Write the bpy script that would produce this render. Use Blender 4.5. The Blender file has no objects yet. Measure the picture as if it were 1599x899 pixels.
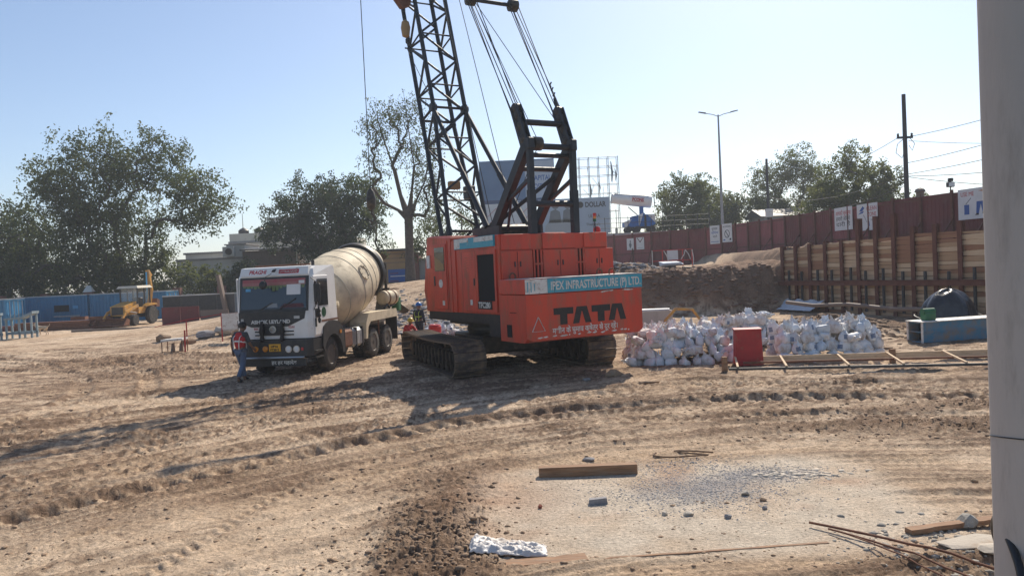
import bpy, bmesh, math, random
import numpy as np
from mathutils import Vector, Matrix, Euler

random.seed(7)
R = math.radians
scene = bpy.context.scene
col = scene.collection

# ------------------------------------------------------------------ camera
cam_d = bpy.data.cameras.new('camera')
cam_d.sensor_width = 36.0
cam_d.lens = 36.0 * 1200.0 / 1599.0
cam_d.clip_start = 0.05
cam_d.clip_end = 6000
cam = bpy.data.objects.new('camera', cam_d)
col.objects.link(cam)
cam.matrix_world = (Matrix.Translation((0, 0, 2.9)) @ Matrix.Rotation(R(90 - 1.5), 4, 'X')
                    @ Matrix.Rotation(R(-2.7), 4, 'Z'))
scene.camera = cam

# ------------------------------------------------------------------ world, sun, exposure
SUN_AZ, SUN_EL = 22.0, 42.0            # degrees right of +Y, above the horizon
world = bpy.data.worlds.new('World')
scene.world = world
world.use_nodes = True
wn = world.node_tree.nodes
wl = world.node_tree.links
sky = wn.new('ShaderNodeTexSky')
sky.sky_type = 'NISHITA'
sky.sun_disc = False
sky.sun_elevation = R(SUN_EL)
sky.sun_rotation = R(SUN_AZ)
sky.altitude = 200
sky.air_density = 0.9
sky.dust_density = 0.9
sky.ozone_density = 2.0
wl.new(sky.outputs[0], wn['Background'].inputs[0])
wn['Background'].inputs[1].default_value = 0.12
sun_d = bpy.data.lights.new('sun', 'SUN')
sun_d.energy = 5.0
sun_d.angle = R(0.5)
sun_d.color = (1.0, 0.90, 0.76)
sun = bpy.data.objects.new('sun', sun_d)
col.objects.link(sun)
sv = Vector((math.sin(R(SUN_AZ)) * math.cos(R(SUN_EL)), math.cos(R(SUN_AZ)) * math.cos(R(SUN_EL)), math.sin(R(SUN_EL))))
sun.rotation_euler = sv.to_track_quat('Z', 'Y').to_euler()
sun.location = (20, 40, 60)
scene.view_settings.view_transform = 'Standard'
scene.view_settings.look = 'None'
scene.view_settings.exposure = 0.27
scene.view_settings.gamma = 1.0
scene.view_settings.use_curve_mapping = False
scene.render.engine = 'CYCLES'
scene.cycles.max_bounces = 6
scene.cycles.transparent_max_bounces = 8

# ------------------------------------------------------------------ materials
def mat(name, c1, c2=None, scale=4.0, rough=0.7, metal=0.0, bump=0.0, bscale=30.0, dirt=None, dirt_amt=0.0,
        dscale=2.0, coord='Object', stretch=(1, 1, 1), lo=0.35, hi=0.65, spec=0.5):
    m = bpy.data.materials.new(name)
    m.use_nodes = True
    nt = m.node_tree
    N, L = nt.nodes, nt.links
    b = N['Principled BSDF']
    b.inputs['Roughness'].default_value = rough
    b.inputs['Metallic'].default_value = metal
    b.inputs['Specular IOR Level'].default_value = spec
    tc = N.new('ShaderNodeTexCoord')
    mp = N.new('ShaderNodeMapping')
    mp.inputs['Scale'].default_value = stretch
    L.new(tc.outputs[coord], mp.inputs[0])
    def noise(s, det=6, ro=0.6):
        n = N.new('ShaderNodeTexNoise')
        n.inputs['Scale'].default_value = s
        n.inputs['Detail'].default_value = det
        n.inputs['Roughness'].default_value = ro
        L.new(mp.outputs[0], n.inputs['Vector'])
        return n
    def ramp(src, lo, hi):
        r = N.new('ShaderNodeMapRange')
        r.inputs['From Min'].default_value = lo
        r.inputs['From Max'].default_value = hi
        L.new(src, r.inputs['Value'])
        return r.outputs[0]
    def mix(fac, a, bcol):
        x = N.new('ShaderNodeMix')
        x.data_type = 'RGBA'
        L.new(fac, x.inputs['Factor'])
        for sock, v in ((x.inputs['A'], a), (x.inputs['B'], bcol)):
            if isinstance(v, tuple): sock.default_value = (*v, 1)
            else: L.new(v, sock)
        return x.outputs['Result']
    out = None
    if c2 is not None:
        out = mix(ramp(noise(scale).outputs['Fac'], lo, hi), tuple(c1), tuple(c2))
    if dirt is not None:
        f = ramp(noise(dscale, 8, 0.7).outputs['Fac'], 0.72 - dirt_amt * 0.45, 0.78 - dirt_amt * 0.2)
        mm = N.new('ShaderNodeMath'); mm.operation = 'MULTIPLY'
        L.new(f, mm.inputs[0]); mm.inputs[1].default_value = min(1, 0.35 + dirt_amt)
        out = mix(mm.outputs[0], out if out is not None else tuple(c1), tuple(dirt))
        rr = N.new('ShaderNodeMapRange')
        rr.inputs['To Min'].default_value = rough
        rr.inputs['To Max'].default_value = 0.9
        L.new(mm.outputs[0], rr.inputs['Value'])
        L.new(rr.outputs[0], b.inputs['Roughness'])
    if out is None: b.inputs['Base Color'].default_value = (*c1, 1)
    else: L.new(out, b.inputs['Base Color'])
    if bump:
        bn = N.new('ShaderNodeBump')
        bn.inputs['Strength'].default_value = 1.0
        bn.inputs['Distance'].default_value = bump
        L.new(noise(bscale, 5).outputs['Fac'], bn.inputs['Height'])
        L.new(bn.outputs[0], b.inputs['Normal'])
    return m

DUST = (0.36, 0.27, 0.18)
M = {}
M['orange'] = mat('crane_orange', (0.62, 0.062, 0.026), (0.50, 0.05, 0.024), 1.6, 0.42, dirt=(0.36, 0.13, 0.075), dirt_amt=0.55, dscale=3.2, stretch=(1, 1, 0.3))
M['orange2'] = mat('crane_orange_faded', (0.64, 0.07, 0.032), (0.52, 0.056, 0.03), 2.2, 0.5, dirt=(0.30, 0.13, 0.08), dirt_amt=0.5, dscale=5, stretch=(1, 1, 0.35))
M['teal'] = mat('teal_paint', (0.035, 0.30, 0.42), (0.06, 0.36, 0.46), 3, 0.5, dirt=(0.35, 0.36, 0.33), dirt_amt=0.4, dscale=6)
M['chipwhite'] = mat('chipped_white_paint', (0.72, 0.71, 0.67), (0.6, 0.58, 0.54), 5, 0.6, dirt=(0.25, 0.13, 0.08), dirt_amt=0.45, dscale=8)
M['white'] = mat('white_paint', (0.80, 0.79, 0.77), (0.74, 0.73, 0.70), 2.0, 0.36, dirt=DUST, dirt_amt=0.22, dscale=3)
M['letterwhite'] = mat('white_lettering', (0.75, 0.74, 0.7), (0.5, 0.47, 0.42), 14, 0.6)
M['black'] = mat('black_paint', (0.018, 0.018, 0.02), (0.035, 0.033, 0.032), 5, 0.5, dirt=(0.16, 0.12, 0.085), dirt_amt=0.25, dscale=4)
M['letterblack'] = mat('black_lettering', (0.015, 0.014, 0.014), (0.03, 0.025, 0.022), 9, 0.6)
M['boomsteel'] = mat('boom_dark_paint', (0.012, 0.016, 0.022), (0.024, 0.028, 0.034), 3, 0.55, dirt=(0.07, 0.055, 0.05), dirt_amt=0.3, dscale=5)
M['rope'] = mat('wire_rope', (0.035, 0.035, 0.036), (0.06, 0.058, 0.055), 20, 0.6, 0.3)
M['tracksteel'] = mat('track_steel', (0.075, 0.06, 0.05), (0.13, 0.10, 0.075), 4, 0.55, 0.35, bump=0.008, bscale=25, dirt=(0.30, 0.21, 0.14), dirt_amt=0.6, dscale=5)
M['greasy'] = mat('greasy_steel', (0.03, 0.027, 0.025), (0.075, 0.06, 0.045), 6, 0.5, 0.2, dirt=(0.2, 0.14, 0.09), dirt_amt=0.35, dscale=6)
M['rust'] = mat('rusty_steel', (0.13, 0.05, 0.028), (0.20, 0.085, 0.045), 7, 0.8, 0.1, bump=0.003, bscale=60, dirt=(0.30, 0.2, 0.13), dirt_amt=0.3, dscale=9)
M['glass'] = mat('dark_glass', (0.02, 0.026, 0.03), rough=0.06, spec=0.8)
M['clear'] = mat('clear_glass', (0.5, 0.55, 0.55), rough=0.05)
_n = M['clear'].node_tree; _t = _n.nodes.new('ShaderNodeBsdfTransparent'); _m = _n.nodes.new('ShaderNodeMixShader'); _m.inputs[0].default_value = 0.25
_n.links.new(_t.outputs[0], _m.inputs[1]); _n.links.new(_n.nodes['Principled BSDF'].outputs[0], _m.inputs[2]); _n.links.new(_m.outputs[0], _n.nodes['Material Output'].inputs['Surface'])
M['void'] = mat('dark_interior', (0.008, 0.007, 0.007), rough=0.9)
M['rubber'] = mat('tyre_rubber', (0.022, 0.021, 0.02), (0.05, 0.045, 0.04), 6, 0.8, bump=0.004, bscale=40, dirt=(0.2, 0.15, 0.11), dirt_amt=0.4, dscale=5)
M['cream'] = mat('drum_cream', (0.68, 0.58, 0.41), (0.58, 0.49, 0.34), 1.3, 0.68, dirt=(0.36, 0.30, 0.22), dirt_amt=0.55, dscale=2.0)
M['cement'] = mat('cement_crust', (0.36, 0.34, 0.30), (0.24, 0.22, 0.19), 6, 0.9, bump=0.02, bscale=18)
M['concrete'] = mat('grey_concrete', (0.50, 0.45, 0.405), (0.45, 0.405, 0.365), 2.2, 0.85, bump=0.006, bscale=30, dirt=(0.33, 0.29, 0.255), dirt_amt=0.4, dscale=5, stretch=(1, 1, 0.22))
M['slab'] = mat('pale_concrete', (0.50, 0.44, 0.36), (0.40, 0.34, 0.27), 2.2, 0.9, bump=0.006, bscale=35, dirt=(0.36, 0.25, 0.16), dirt_amt=0.5, dscale=2.4)
M['trestle'] = mat('blue_grey_steel', (0.20, 0.28, 0.33), (0.28, 0.34, 0.37), 6, 0.5, 0.2, dirt=DUST, dirt_amt=0.3)
M['galv'] = mat('galvanised_steel', (0.42, 0.43, 0.44), (0.33, 0.34, 0.35), 6, 0.45, 0.5)
M['maroon'] = mat('maroon_sheet', (0.17, 0.032, 0.032), (0.12, 0.025, 0.025), 0.9, 0.65, dirt=(0.17, 0.085, 0.07), dirt_amt=0.45, dscale=1.6)
M['maroon2'] = mat('maroon_sheet_faded', (0.29, 0.075, 0.08), (0.22, 0.055, 0.06), 0.9, 0.65, dirt=(0.17, 0.085, 0.07), dirt_amt=0.45, dscale=1.6)
M['brownsteel'] = mat('brown_steel', (0.11, 0.036, 0.024), (0.16, 0.06, 0.036), 2.5, 0.7, 0.1, dirt=(0.2, 0.12, 0.08), dirt_amt=0.3, dscale=4)
M['plankA'] = mat('timber_plank', (0.52, 0.35, 0.21), (0.40, 0.26, 0.15), 2.5, 0.85, bump=0.006, bscale=10, stretch=(1, 8, 8), dirt=(0.19, 0.13, 0.09), dirt_amt=0.4, dscale=1.5)
M['plankB'] = mat('timber_plank_pale', (0.68, 0.52, 0.34), (0.56, 0.41, 0.26), 2.5, 0.85, bump=0.006, bscale=10, stretch=(1, 8, 8), dirt=(0.25, 0.17, 0.11), dirt_amt=0.4, dscale=1.5)
M['plankC'] = mat('timber_plank_red', (0.38, 0.2, 0.11), (0.28, 0.14, 0.08), 2.5, 0.85, bump=0.006, bscale=10, stretch=(1, 8, 8), dirt=(0.15, 0.1, 0.07), dirt_amt=0.4, dscale=1.5)
M['board'] = mat('timber_board', (0.33, 0.185, 0.10), (0.20, 0.11, 0.06), 3.0, 0.85, bump=0.004, bscale=12, stretch=(1, 10, 10), dirt=(0.30, 0.22, 0.15), dirt_amt=0.5, dscale=2)
M['bag'] = mat('woven_sack', (0.76, 0.765, 0.77), (0.66, 0.66, 0.66), 6, 0.75, bump=0.006, bscale=22, dirt=(0.40, 0.30, 0.24), dirt_amt=0.5, dscale=4)
M['bag2'] = mat('woven_sack_pinkish', (0.66, 0.655, 0.65), (0.56, 0.55, 0.54), 6, 0.75, bump=0.006, bscale=22, dirt=(0.36, 0.25, 0.18), dirt_amt=0.6, dscale=4)
M['bag3'] = mat('woven_sack_bluish', (0.64, 0.69, 0.74), (0.55, 0.59, 0.63), 6, 0.7, bump=0.006, bscale=22, dirt=(0.40, 0.32, 0.26), dirt_amt=0.35, dscale=4)
M['bagprint'] = mat('sack_print', (0.10, 0.16, 0.28), (0.25, 0.28, 0.34), 18, 0.75)
M['plastic'] = mat('white_plastic', (0.66, 0.64, 0.62), (0.52, 0.49, 0.46), 5, 0.45, bump=0.012, bscale=26, dirt=(0.45, 0.36, 0.27), dirt_amt=0.4, dscale=4)
M['red'] = mat('red_paint', (0.42, 0.02, 0.022), (0.30, 0.016, 0.018), 3, 0.55, dirt=(0.28, 0.12, 0.08), dirt_amt=0.4, dscale=4)
M['redplastic'] = mat('red_plastic', (0.62, 0.03, 0.02), (0.5, 0.02, 0.02), 3, 0.4)
M['blue'] = mat('blue_container_paint', (0.045, 0.20, 0.36), (0.035, 0.16, 0.29), 0.7, 0.5, dirt=(0.12, 0.14, 0.17), dirt_amt=0.35, dscale=1.2)
M['lightblue'] = mat('light_and_sunlit_blue', (0.10, 0.38, 0.62), (0.08, 0.30, 0.52), 0.9, 0.5, dirt=(0.3, 0.32, 0.34), dirt_amt=0.3, dscale=2)  # plain light blue; on the container ends it paints in sunlight
M['signblue'] = mat('machine_blue', (0.015, 0.14, 0.46), (0.012, 0.11, 0.36), 2, 0.45)
M['beamblue'] = mat('faded_blue_steel', (0.05, 0.19, 0.31), (0.09, 0.22, 0.32), 2.2, 0.6, dirt=(0.26, 0.19, 0.14), dirt_amt=0.6, dscale=2.0)
M['yellow'] = mat('loader_yellow', (0.62, 0.31, 0.04), (0.5, 0.25, 0.04), 2, 0.5, dirt=(0.3, 0.2, 0.12), dirt_amt=0.6, dscale=3)
M['plate'] = mat('number_plate_yellow', (0.72, 0.36, 0.02), rough=0.45)
M['amber'] = mat('amber_lens', (0.62, 0.22, 0.02), rough=0.2)
M['headlamp'] = mat('lamp_glass', (0.62, 0.64, 0.66), rough=0.12, spec=0.8)
M['chrome'] = mat('dull_chrome', (0.5, 0.5, 0.5), rough=0.3, metal=0.9)
M['tarp'] = mat('black_tarpaulin', (0.015, 0.017, 0.022), (0.03, 0.032, 0.04), 5, 0.28, bump=0.02, bscale=9)
M['green'] = mat('green_paint', (0.02, 0.15, 0.06), (0.03, 0.11, 0.05), 4, 0.5)
M['bark'] = mat('tree_bark', (0.095, 0.075, 0.06), (0.05, 0.04, 0.034), 4, 0.9, bump=0.03, bscale=10)
M['wallwhite'] = mat('white_plaster', (0.66, 0.65, 0.61), (0.56, 0.55, 0.52), 0.35, 0.85, dirt=(0.26, 0.25, 0.23), dirt_amt=0.4, dscale=0.5)
M['wallcream'] = mat('cream_plaster', (0.62, 0.58, 0.48), (0.55, 0.51, 0.42), 0.3, 0.85, dirt=(0.26, 0.24, 0.2), dirt_amt=0.4, dscale=0.5)
M['wallgrey'] = mat('grey_plaster', (0.30, 0.29, 0.28), (0.24, 0.23, 0.22), 0.5, 0.9, dirt=(0.15, 0.14, 0.13), dirt_amt=0.4, dscale=0.7)
M['shedbrown'] = mat('brown_sheet', (0.19, 0.145, 0.115), (0.16, 0.12, 0.10), 0.5, 0.7)
M['brick'] = mat('brick_red', (0.20, 0.085, 0.06), (0.15, 0.065, 0.05), 3, 0.9, bump=0.01, bscale=14)
M['ochre'] = mat('ochre_plaster', (0.38, 0.25, 0.12), (0.32, 0.2, 0.1), 0.8, 0.85)
M['darkpole'] = mat('dark_pole', (0.03, 0.03, 0.034), (0.05, 0.05, 0.05), 3, 0.6)
M['polegrey'] = mat('lamp_pole_grey', (0.30, 0.31, 0.33), (0.26, 0.27, 0.28), 2, 0.5, 0.2)
M['cable'] = mat('black_cable', (0.014, 0.014, 0.016), rough=0.45)
M['poster'] = mat('poster_white', (0.70, 0.70, 0.70), (0.62, 0.62, 0.61), 1.5, 0.6, dirt=(0.45, 0.4, 0.36), dirt_amt=0.25, dscale=2)
M['inkred'] = mat('ink_red', (0.45, 0.03, 0.04), rough=0.7)
M['inkblue'] = mat('ink_blue', (0.03, 0.10, 0.33), rough=0.7)
M['inkblack'] = mat('ink_black', (0.03, 0.03, 0.035), rough=0.7)
M['inkskin'] = mat('ink_tan', (0.5, 0.28, 0.16), rough=0.7)
M['inkgrey'] = mat('ink_grey', (0.16, 0.17, 0.18), rough=0.7)
M['inkgrey2'] = mat('ink_light_grey', (0.38, 0.39, 0.40), rough=0.7)
M['adblue'] = mat('billboard_blue', (0.06, 0.14, 0.27), (0.09, 0.19, 0.33), 0.25, 0.6)
M['adpale'] = mat('billboard_pale', (0.42, 0.48, 0.56), (0.36, 0.42, 0.5), 0.3, 0.6)
M['clayA'] = mat('dry_clod', (0.34, 0.235, 0.15), (0.25, 0.165, 0.105), 9, 0.95, bump=0.01, bscale=40)
M['clayB'] = mat('damp_clod', (0.20, 0.13, 0.085), (0.145, 0.095, 0.06), 9, 0.95, bump=0.01, bscale=40)
M['clayC'] = mat('brown_clod', (0.27, 0.185, 0.12), (0.19, 0.125, 0.08), 9, 0.95, bump=0.01, bscale=40)
M['stone'] = mat('grey_stone', (0.30, 0.29, 0.29), (0.22, 0.21, 0.215), 12, 0.9, bump=0.006, bscale=50)
M['stonepale'] = mat('pale_stone', (0.50, 0.45, 0.38), (0.42, 0.36, 0.29), 12, 0.9, bump=0.006, bscale=50)
M['brickbit'] = mat('brick_chip', (0.30, 0.09, 0.05), (0.24, 0.08, 0.05), 12, 0.9)
M['skin'] = mat('skin', (0.20, 0.105, 0.065), rough=0.55)
M['hair'] = mat('black_hair', (0.012, 0.01, 0.01), rough=0.6)
M['jeans'] = mat('blue_denim', (0.075, 0.105, 0.17), (0.12, 0.16, 0.23), 8, 0.85)
M['vestred'] = mat('red_vest', (0.50, 0.022, 0.025), (0.4, 0.018, 0.02), 5, 0.75)
M['shirtgrey'] = mat('dark_grey_shirt', (0.05, 0.052, 0.058), rough=0.85)
M['navy'] = mat('navy_cloth', (0.016, 0.02, 0.035), rough=0.85)
M['hivis'] = mat('hi_vis_green', (0.40, 0.55, 0.08), rough=0.7)
M['helmetblue'] = mat('blue_helmet', (0.02, 0.14, 0.42), rough=0.35)
M['helmetyellow'] = mat('yellow_helmet', (0.6, 0.4, 0.03), rough=0.35)
M['dogfur'] = mat('tan_dog_fur', (0.42, 0.31, 0.20), (0.55, 0.45, 0.34), 5, 0.9)

# ------------------------------------------------------------------ mesh builder
class MB:
    def __init__(s): s.v = []; s.f = []; s.m = []; s.cur = 0
    def mi(s, i): s.cur = i; return s
    def add(s, vs, fs):
        o = len(s.v)
        s.v += [tuple(p) for p in vs]
        s.f += [tuple(i + o for i in f) for f in fs]
        s.m += [s.cur] * len(fs)
        return s
    def hull(s, pts):
        bm = bmesh.new()
        for p in pts: bm.verts.new(p)
        r = bmesh.ops.convex_hull(bm, input=bm.verts)
        dead = [g for g in r['geom_interior'] + r['geom_unused'] if isinstance(g, bmesh.types.BMVert)]
        if dead: bmesh.ops.delete(bm, geom=list(set(dead)), context='VERTS')
        bmesh.ops.dissolve_limit(bm, angle_limit=R(1), verts=bm.verts, edges=bm.edges)
        bm.verts.index_update()
        s.add([v.co.copy() for v in bm.verts], [[v.index for v in f.verts] for f in bm.faces])
        bm.free()
        return s
    def box(s, x0, x1, y0, y1, z0, z1, bev=0.0):
        if bev:
            pts = []
            for x, sx in ((x0, 1), (x1, -1)):
                for y, sy in ((y0, 1), (y1, -1)):
                    for z, sz in ((z0, 1), (z1, -1)):
                        pts += [(x, y + sy * bev, z + sz * bev), (x + sx * bev, y, z + sz * bev), (x + sx * bev, y + sy * bev, z)]
            return s.hull(pts)
        vs = [(x, y, z) for x in (x0, x1) for y in (y0, y1) for z in (z0, z1)]
        return s.add(vs, [(0, 1, 3, 2), (4, 6, 7, 5), (0, 4, 5, 1), (2, 3, 7, 6), (0, 2, 6, 4), (1, 5, 7, 3)])
    def beam(s, p0, p1, w, h=None, up=(0, 0, 1)):
        h = h or w
        p0, p1 = Vector(p0), Vector(p1)
        d = (p1 - p0).normalized()
        u = Vector(up)
        if abs(d.dot(u)) > 0.98: u = Vector((1, 0, 0))
        a = d.cross(u).normalized() * (w / 2)
        b = a.cross(d).normalized() * (h / 2)
        vs = [p + sa * a + sb * b for p in (p0, p1) for sa in (-1, 1) for sb in (-1, 1)]
        return s.add(vs, [(0, 1, 3, 2), (4, 6, 7, 5), (0, 4, 5, 1), (2, 3, 7, 6), (0, 2, 6, 4), (1, 5, 7, 3)])
    def tube(s, pts, r, n=8, caps=True):
        pts = [Vector(p) for p in pts]
        rs = r if isinstance(r, (list, tuple)) else [r] * len(pts)
        vs = []; fs = []
        prev = None
        for i, p in enumerate(pts):
            d = (pts[min(i + 1, len(pts) - 1)] - pts[max(i - 1, 0)])
            d = d.normalized() if d.length > 1e-9 else Vector((0, 0, 1))
            if prev is None:
                u = Vector((0, 0, 1)) if abs(d.z) < 0.9 else Vector((1, 0, 0))
                a = d.cross(u).normalized()
            else:
                a = (prev - d * prev.dot(d))
                a = a.normalized() if a.length > 1e-6 else d.orthogonal().normalized()
            prev = a
            b = d.cross(a)
            for k in range(n):
                t = 2 * math.pi * k / n
                vs.append(p + (math.cos(t) * a + math.sin(t) * b) * float(rs[i]))
        for i in range(len(pts) - 1):
            for k in range(n):
                k2 = (k + 1) % n
                fs.append((i * n + k, i * n + k2, (i + 1) * n + k2, (i + 1) * n + k))
        if caps:
            fs.append(tuple(range(n))[::-1])
            fs.append(tuple(range((len(pts) - 1) * n, len(pts) * n)))
        return s.add(vs, fs)
    def cyl(s, p0, p1, r0, r1=None, n=16): return s.tube([p0, p1], [r0, r0 if r1 is None else r1], n)
    def lathe(s, prof, o, axis, n=32, caps=True):          # prof: (along, radius)
        o = Vector(o); ax = Vector(axis).normalized()
        a = ax.orthogonal().normalized(); b = ax.cross(a)
        vs = []; fs = []
        for t, r in prof:
            for k in range(n):
                w = 2 * math.pi * k / n
                vs.append(o + ax * t + r * (math.cos(w) * a + math.sin(w) * b))
        for i in range(len(prof) - 1):
            for k in range(n):
                k2 = (k + 1) % n
                fs.append((i * n + k, i * n + k2, (i + 1) * n + k2, (i + 1) * n + k))
        if caps: fs.append(tuple(range(n))[::-1]); fs.append(tuple(range((len(prof) - 1) * n, len(prof) * n)))
        return s.add(vs, fs)
    def prism(s, poly, fn, t0, t1):             # fn(u, v, t) -> point
        n = len(poly)
        vs = [fn(u, v, t0) for u, v in poly] + [fn(u, v, t1) for u, v in poly]
        fs = [tuple(range(n))[::-1], tuple(range(n, 2 * n))] + [(i, (i + 1) % n, n + (i + 1) % n, n + i) for i in range(n)]
        return s.add(vs, fs)
    def mesh(s, name, mats, smooth=False, fix=True):
        me = bpy.data.meshes.new(name)
        me.from_pydata(s.v, [], s.f)
        for m in (mats if isinstance(mats, (list, tuple)) else [mats]): me.materials.append(m)
        if any(s.m): me.polygons.foreach_set('material_index', s.m)
        if fix:
            bm = bmesh.new(); bm.from_mesh(me)
            bmesh.ops.recalc_face_normals(bm, faces=bm.faces)
            bm.to_mesh(me); bm.free()
        if smooth:
            me.polygons.foreach_set('use_smooth', [True] * len(me.polygons))
            if smooth != 'all': me.set_sharp_from_angle(angle=R(smooth if not isinstance(smooth, bool) else 40))
        me.update()
        return me
    def obj(s, name, mats, parent=None, smooth=False, loc=None, rot=None):
        o = bpy.data.objects.new(name, s.mesh(name, mats, smooth))
        col.objects.link(o)
        o.parent = parent
        if loc is not None: o.location = loc
        if rot is not None: o.rotation_euler = rot
        return o

def tag(o, label=None, cat=None, group=None, kind=None):
    if label: o['label'] = label
    if cat: o['category'] = cat
    if group: o['group'] = group
    if kind: o['kind'] = kind
    return o
def empty(name, loc, rz=0.0):
    o = bpy.data.objects.new(name, None)
    o.empty_display_size = 0.3
    col.objects.link(o)
    o.location = loc
    o.rotation_euler = (0, 0, rz)
    return o
def inst(name, me, parent=None, loc=(0, 0, 0), rot=(0, 0, 0), sc=(1, 1, 1), mw=None):
    o = bpy.data.objects.new(name, me)
    col.objects.link(o)
    o.parent = parent
    if mw is not None: o.matrix_local = mw
    else:
        o.location = loc; o.rotation_euler = rot; o.scale = sc
    return o
def frame_mat(o, x, y):                         # matrix with columns x, y, x cross y and origin o
    x = Vector(x).normalized(); y = Vector(y); y = (y - x * x.dot(y)).normalized(); z = x.cross(y)
    m = Matrix((x, y, z)).transposed().to_4x4()
    m.translation = Vector(o)
    return m
def text(name, body, size, material, parent, mw, thick=0.004, width=None, bold=0.0, shear=0.0):
    cu = bpy.data.curves.new(name, 'FONT')
    cu.body = body
    cu.size = size
    cu.extrude = thick / 2
    cu.shear = shear
    cu.offset = bold
    cu.resolution_u = 3
    cu.align_x = 'LEFT'
    t = bpy.data.objects.new(name + '_curve', cu)
    col.objects.link(t)
    dg = bpy.context.evaluated_depsgraph_get()
    me = bpy.data.meshes.new_from_object(t.evaluated_get(dg))
    bpy.data.objects.remove(t)
    bpy.data.curves.remove(cu)
    me.materials.clear()
    me.materials.append(material)
    if len(me.vertices) and width:
        xs = [v.co.x for v in me.vertices]
        x0, k = min(xs), width / max(1e-6, max(xs) - min(xs))
        for v in me.vertices: v.co.x = (v.co.x - x0) * k
    me.name = name
    return inst(name, me, parent, mw=mw)

# ------------------------------------------------------------------ noise
def pn(x, y, seed=0):
    rng = np.random.RandomState(seed)
    perm = rng.permutation(512)
    ang = rng.rand(512) * 2 * np.pi
    gx, gy = np.cos(ang), np.sin(ang)
    xi = np.floor(x).astype(np.int64); yi = np.floor(y).astype(np.int64)
    xf = x - xi; yf = y - yi
    u = xf * xf * xf * (xf * (xf * 6 - 15) + 10); v = yf * yf * yf * (yf * (yf * 6 - 15) + 10)
    def g(ix, iy, dx, dy):
        h = perm[(perm[ix & 511] + iy) & 511]
        return gx[h] * dx + gy[h] * dy
    a = g(xi, yi, xf, yf); b = g(xi + 1, yi, xf - 1, yf); c = g(xi, yi + 1, xf, yf - 1); d = g(xi + 1, yi + 1, xf - 1, yf - 1)
    return (a + u * (b - a)) * (1 - v) + (c + u * (d - c)) * v
def fbm(x, y, f, octv=4, seed=0, gain=0.5):
    s = 0; a = 1.0
    for o in range(octv):
        s = s + a * pn(x * f + 13.7 * o, y * f - 7.3 * o, seed + o)
        a *= gain; f *= 2.03
    return s
def sst(a, b, x):
    t = np.clip((x - a) / (b - a), 0, 1)
    return t * t * (3 - 2 * t)

# ------------------------------------------------------------------ terrain
def lag_x(y): return 14.4 + (41.0 - y) * 0.3
def terr(x, y):
    x = np.asarray(x, float); y = np.asarray(y, float)
    B = np.interp(x, [-200, -42, -28, -20, -15, -8, -3, 3, 14, 30, 200], [-0.5, -0.4, -0.2, 0.5, 1.25, 2.2, 2.5, 2.2, 2.4, 2.7, 2.7])
    y0 = np.interp(x, [-200, -28, -14, -6, 2, 4, 14, 30], [40, 40, 32, 32, 37, 38.4, 39.3, 39.3])
    y1 = np.interp(x, [-200, -28, -14, -6, 2, 4, 14, 30], [62, 60, 47, 44.5, 42, 41.2, 41.4, 41.4])
    wob = 0.9 * pn(x * 0.45, y * 0.0 + 3.3, 91) + 0.4 * pn(x * 1.3, y * 0.0 + 1.1, 92)
    z = B * sst(0, 1, (y + wob * (x > 1.5) - y0) / (y1 - y0))
    d = x - lag_x(y)
    ret = 3.25 * sst(0.35, 0.6, d) * (y < 41.6) * (y > 8)
    ret = np.maximum(ret, 3.25 * sst(14.6, 17.5, x) * sst(40.8, 42.5, y))
    z = np.maximum(z, ret)
    # low swell and the loose earth behind the bags
    z = z + 0.10 * pn(x * 0.12, y * 0.12, 5) * sst(8, 14, y)
    z = z + 0.55 * np.exp(-(((x - 11.6) / 2.6) ** 2 + ((y - 27.5) / 2.2) ** 2)) * (1 + 0.5 * pn(x * 1.2, y * 1.2, 8))
    z = z + 0.35 * np.exp(-(((x - 9.0) / 1.5) ** 2 + ((y - 31.0) / 2.5) ** 2))
    # heap on the terrace, left of the cut face
    z = z + 0.55 * np.exp(-(((x - 6.2) / 2.2) ** 2 + ((y - 44.5) / 1.6) ** 2))
    return z
def gz(x, y): return float(terr(np.array([x]), np.array([y]))[0])

def poly_dist(px, py, pts):
    best = np.full(px.shape, 1e9); arc = np.zeros(px.shape); side = np.zeros(px.shape)
    s0 = 0.0
    for (ax, ay), (bx, by) in zip(pts[:-1], pts[1:]):
        dx, dy = bx - ax, by - ay
        l = math.hypot(dx, dy)
        t = np.clip(((px - ax) * dx + (py - ay) * dy) / (l * l), 0, 1)
        ex = px - (ax + t * dx); ey = py - (ay + t * dy)
        d = np.hypot(ex, ey)
        m = d < best
        best = np.where(m, d, best); arc = np.where(m, s0 + t * l, arc)
        side = np.where(m, np.sign(ex * dy - ey * dx), side)
        s0 += l
    return best, arc, side
def smooth_poly(pts, n=8):
    out = []
    P = [pts[0]] + list(pts) + [pts[-1]]
    for i in range(1, len(P) - 2):
        for k in range(n):
            t = k / n
            q = []
            for a in (0, 1):
                p0, p1, p2, p3 = P[i - 1][a], P[i][a], P[i + 1][a], P[i + 2][a]
                q.append(0.5 * (2 * p1 + (p2 - p0) * t + (2 * p0 - 5 * p1 + 4 * p2 - p3) * t * t + (3 * p1 - p0 - 3 * p2 + p3) * t ** 3))
            out.append(tuple(q))
    out.append(pts[-1])
    return out

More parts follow.
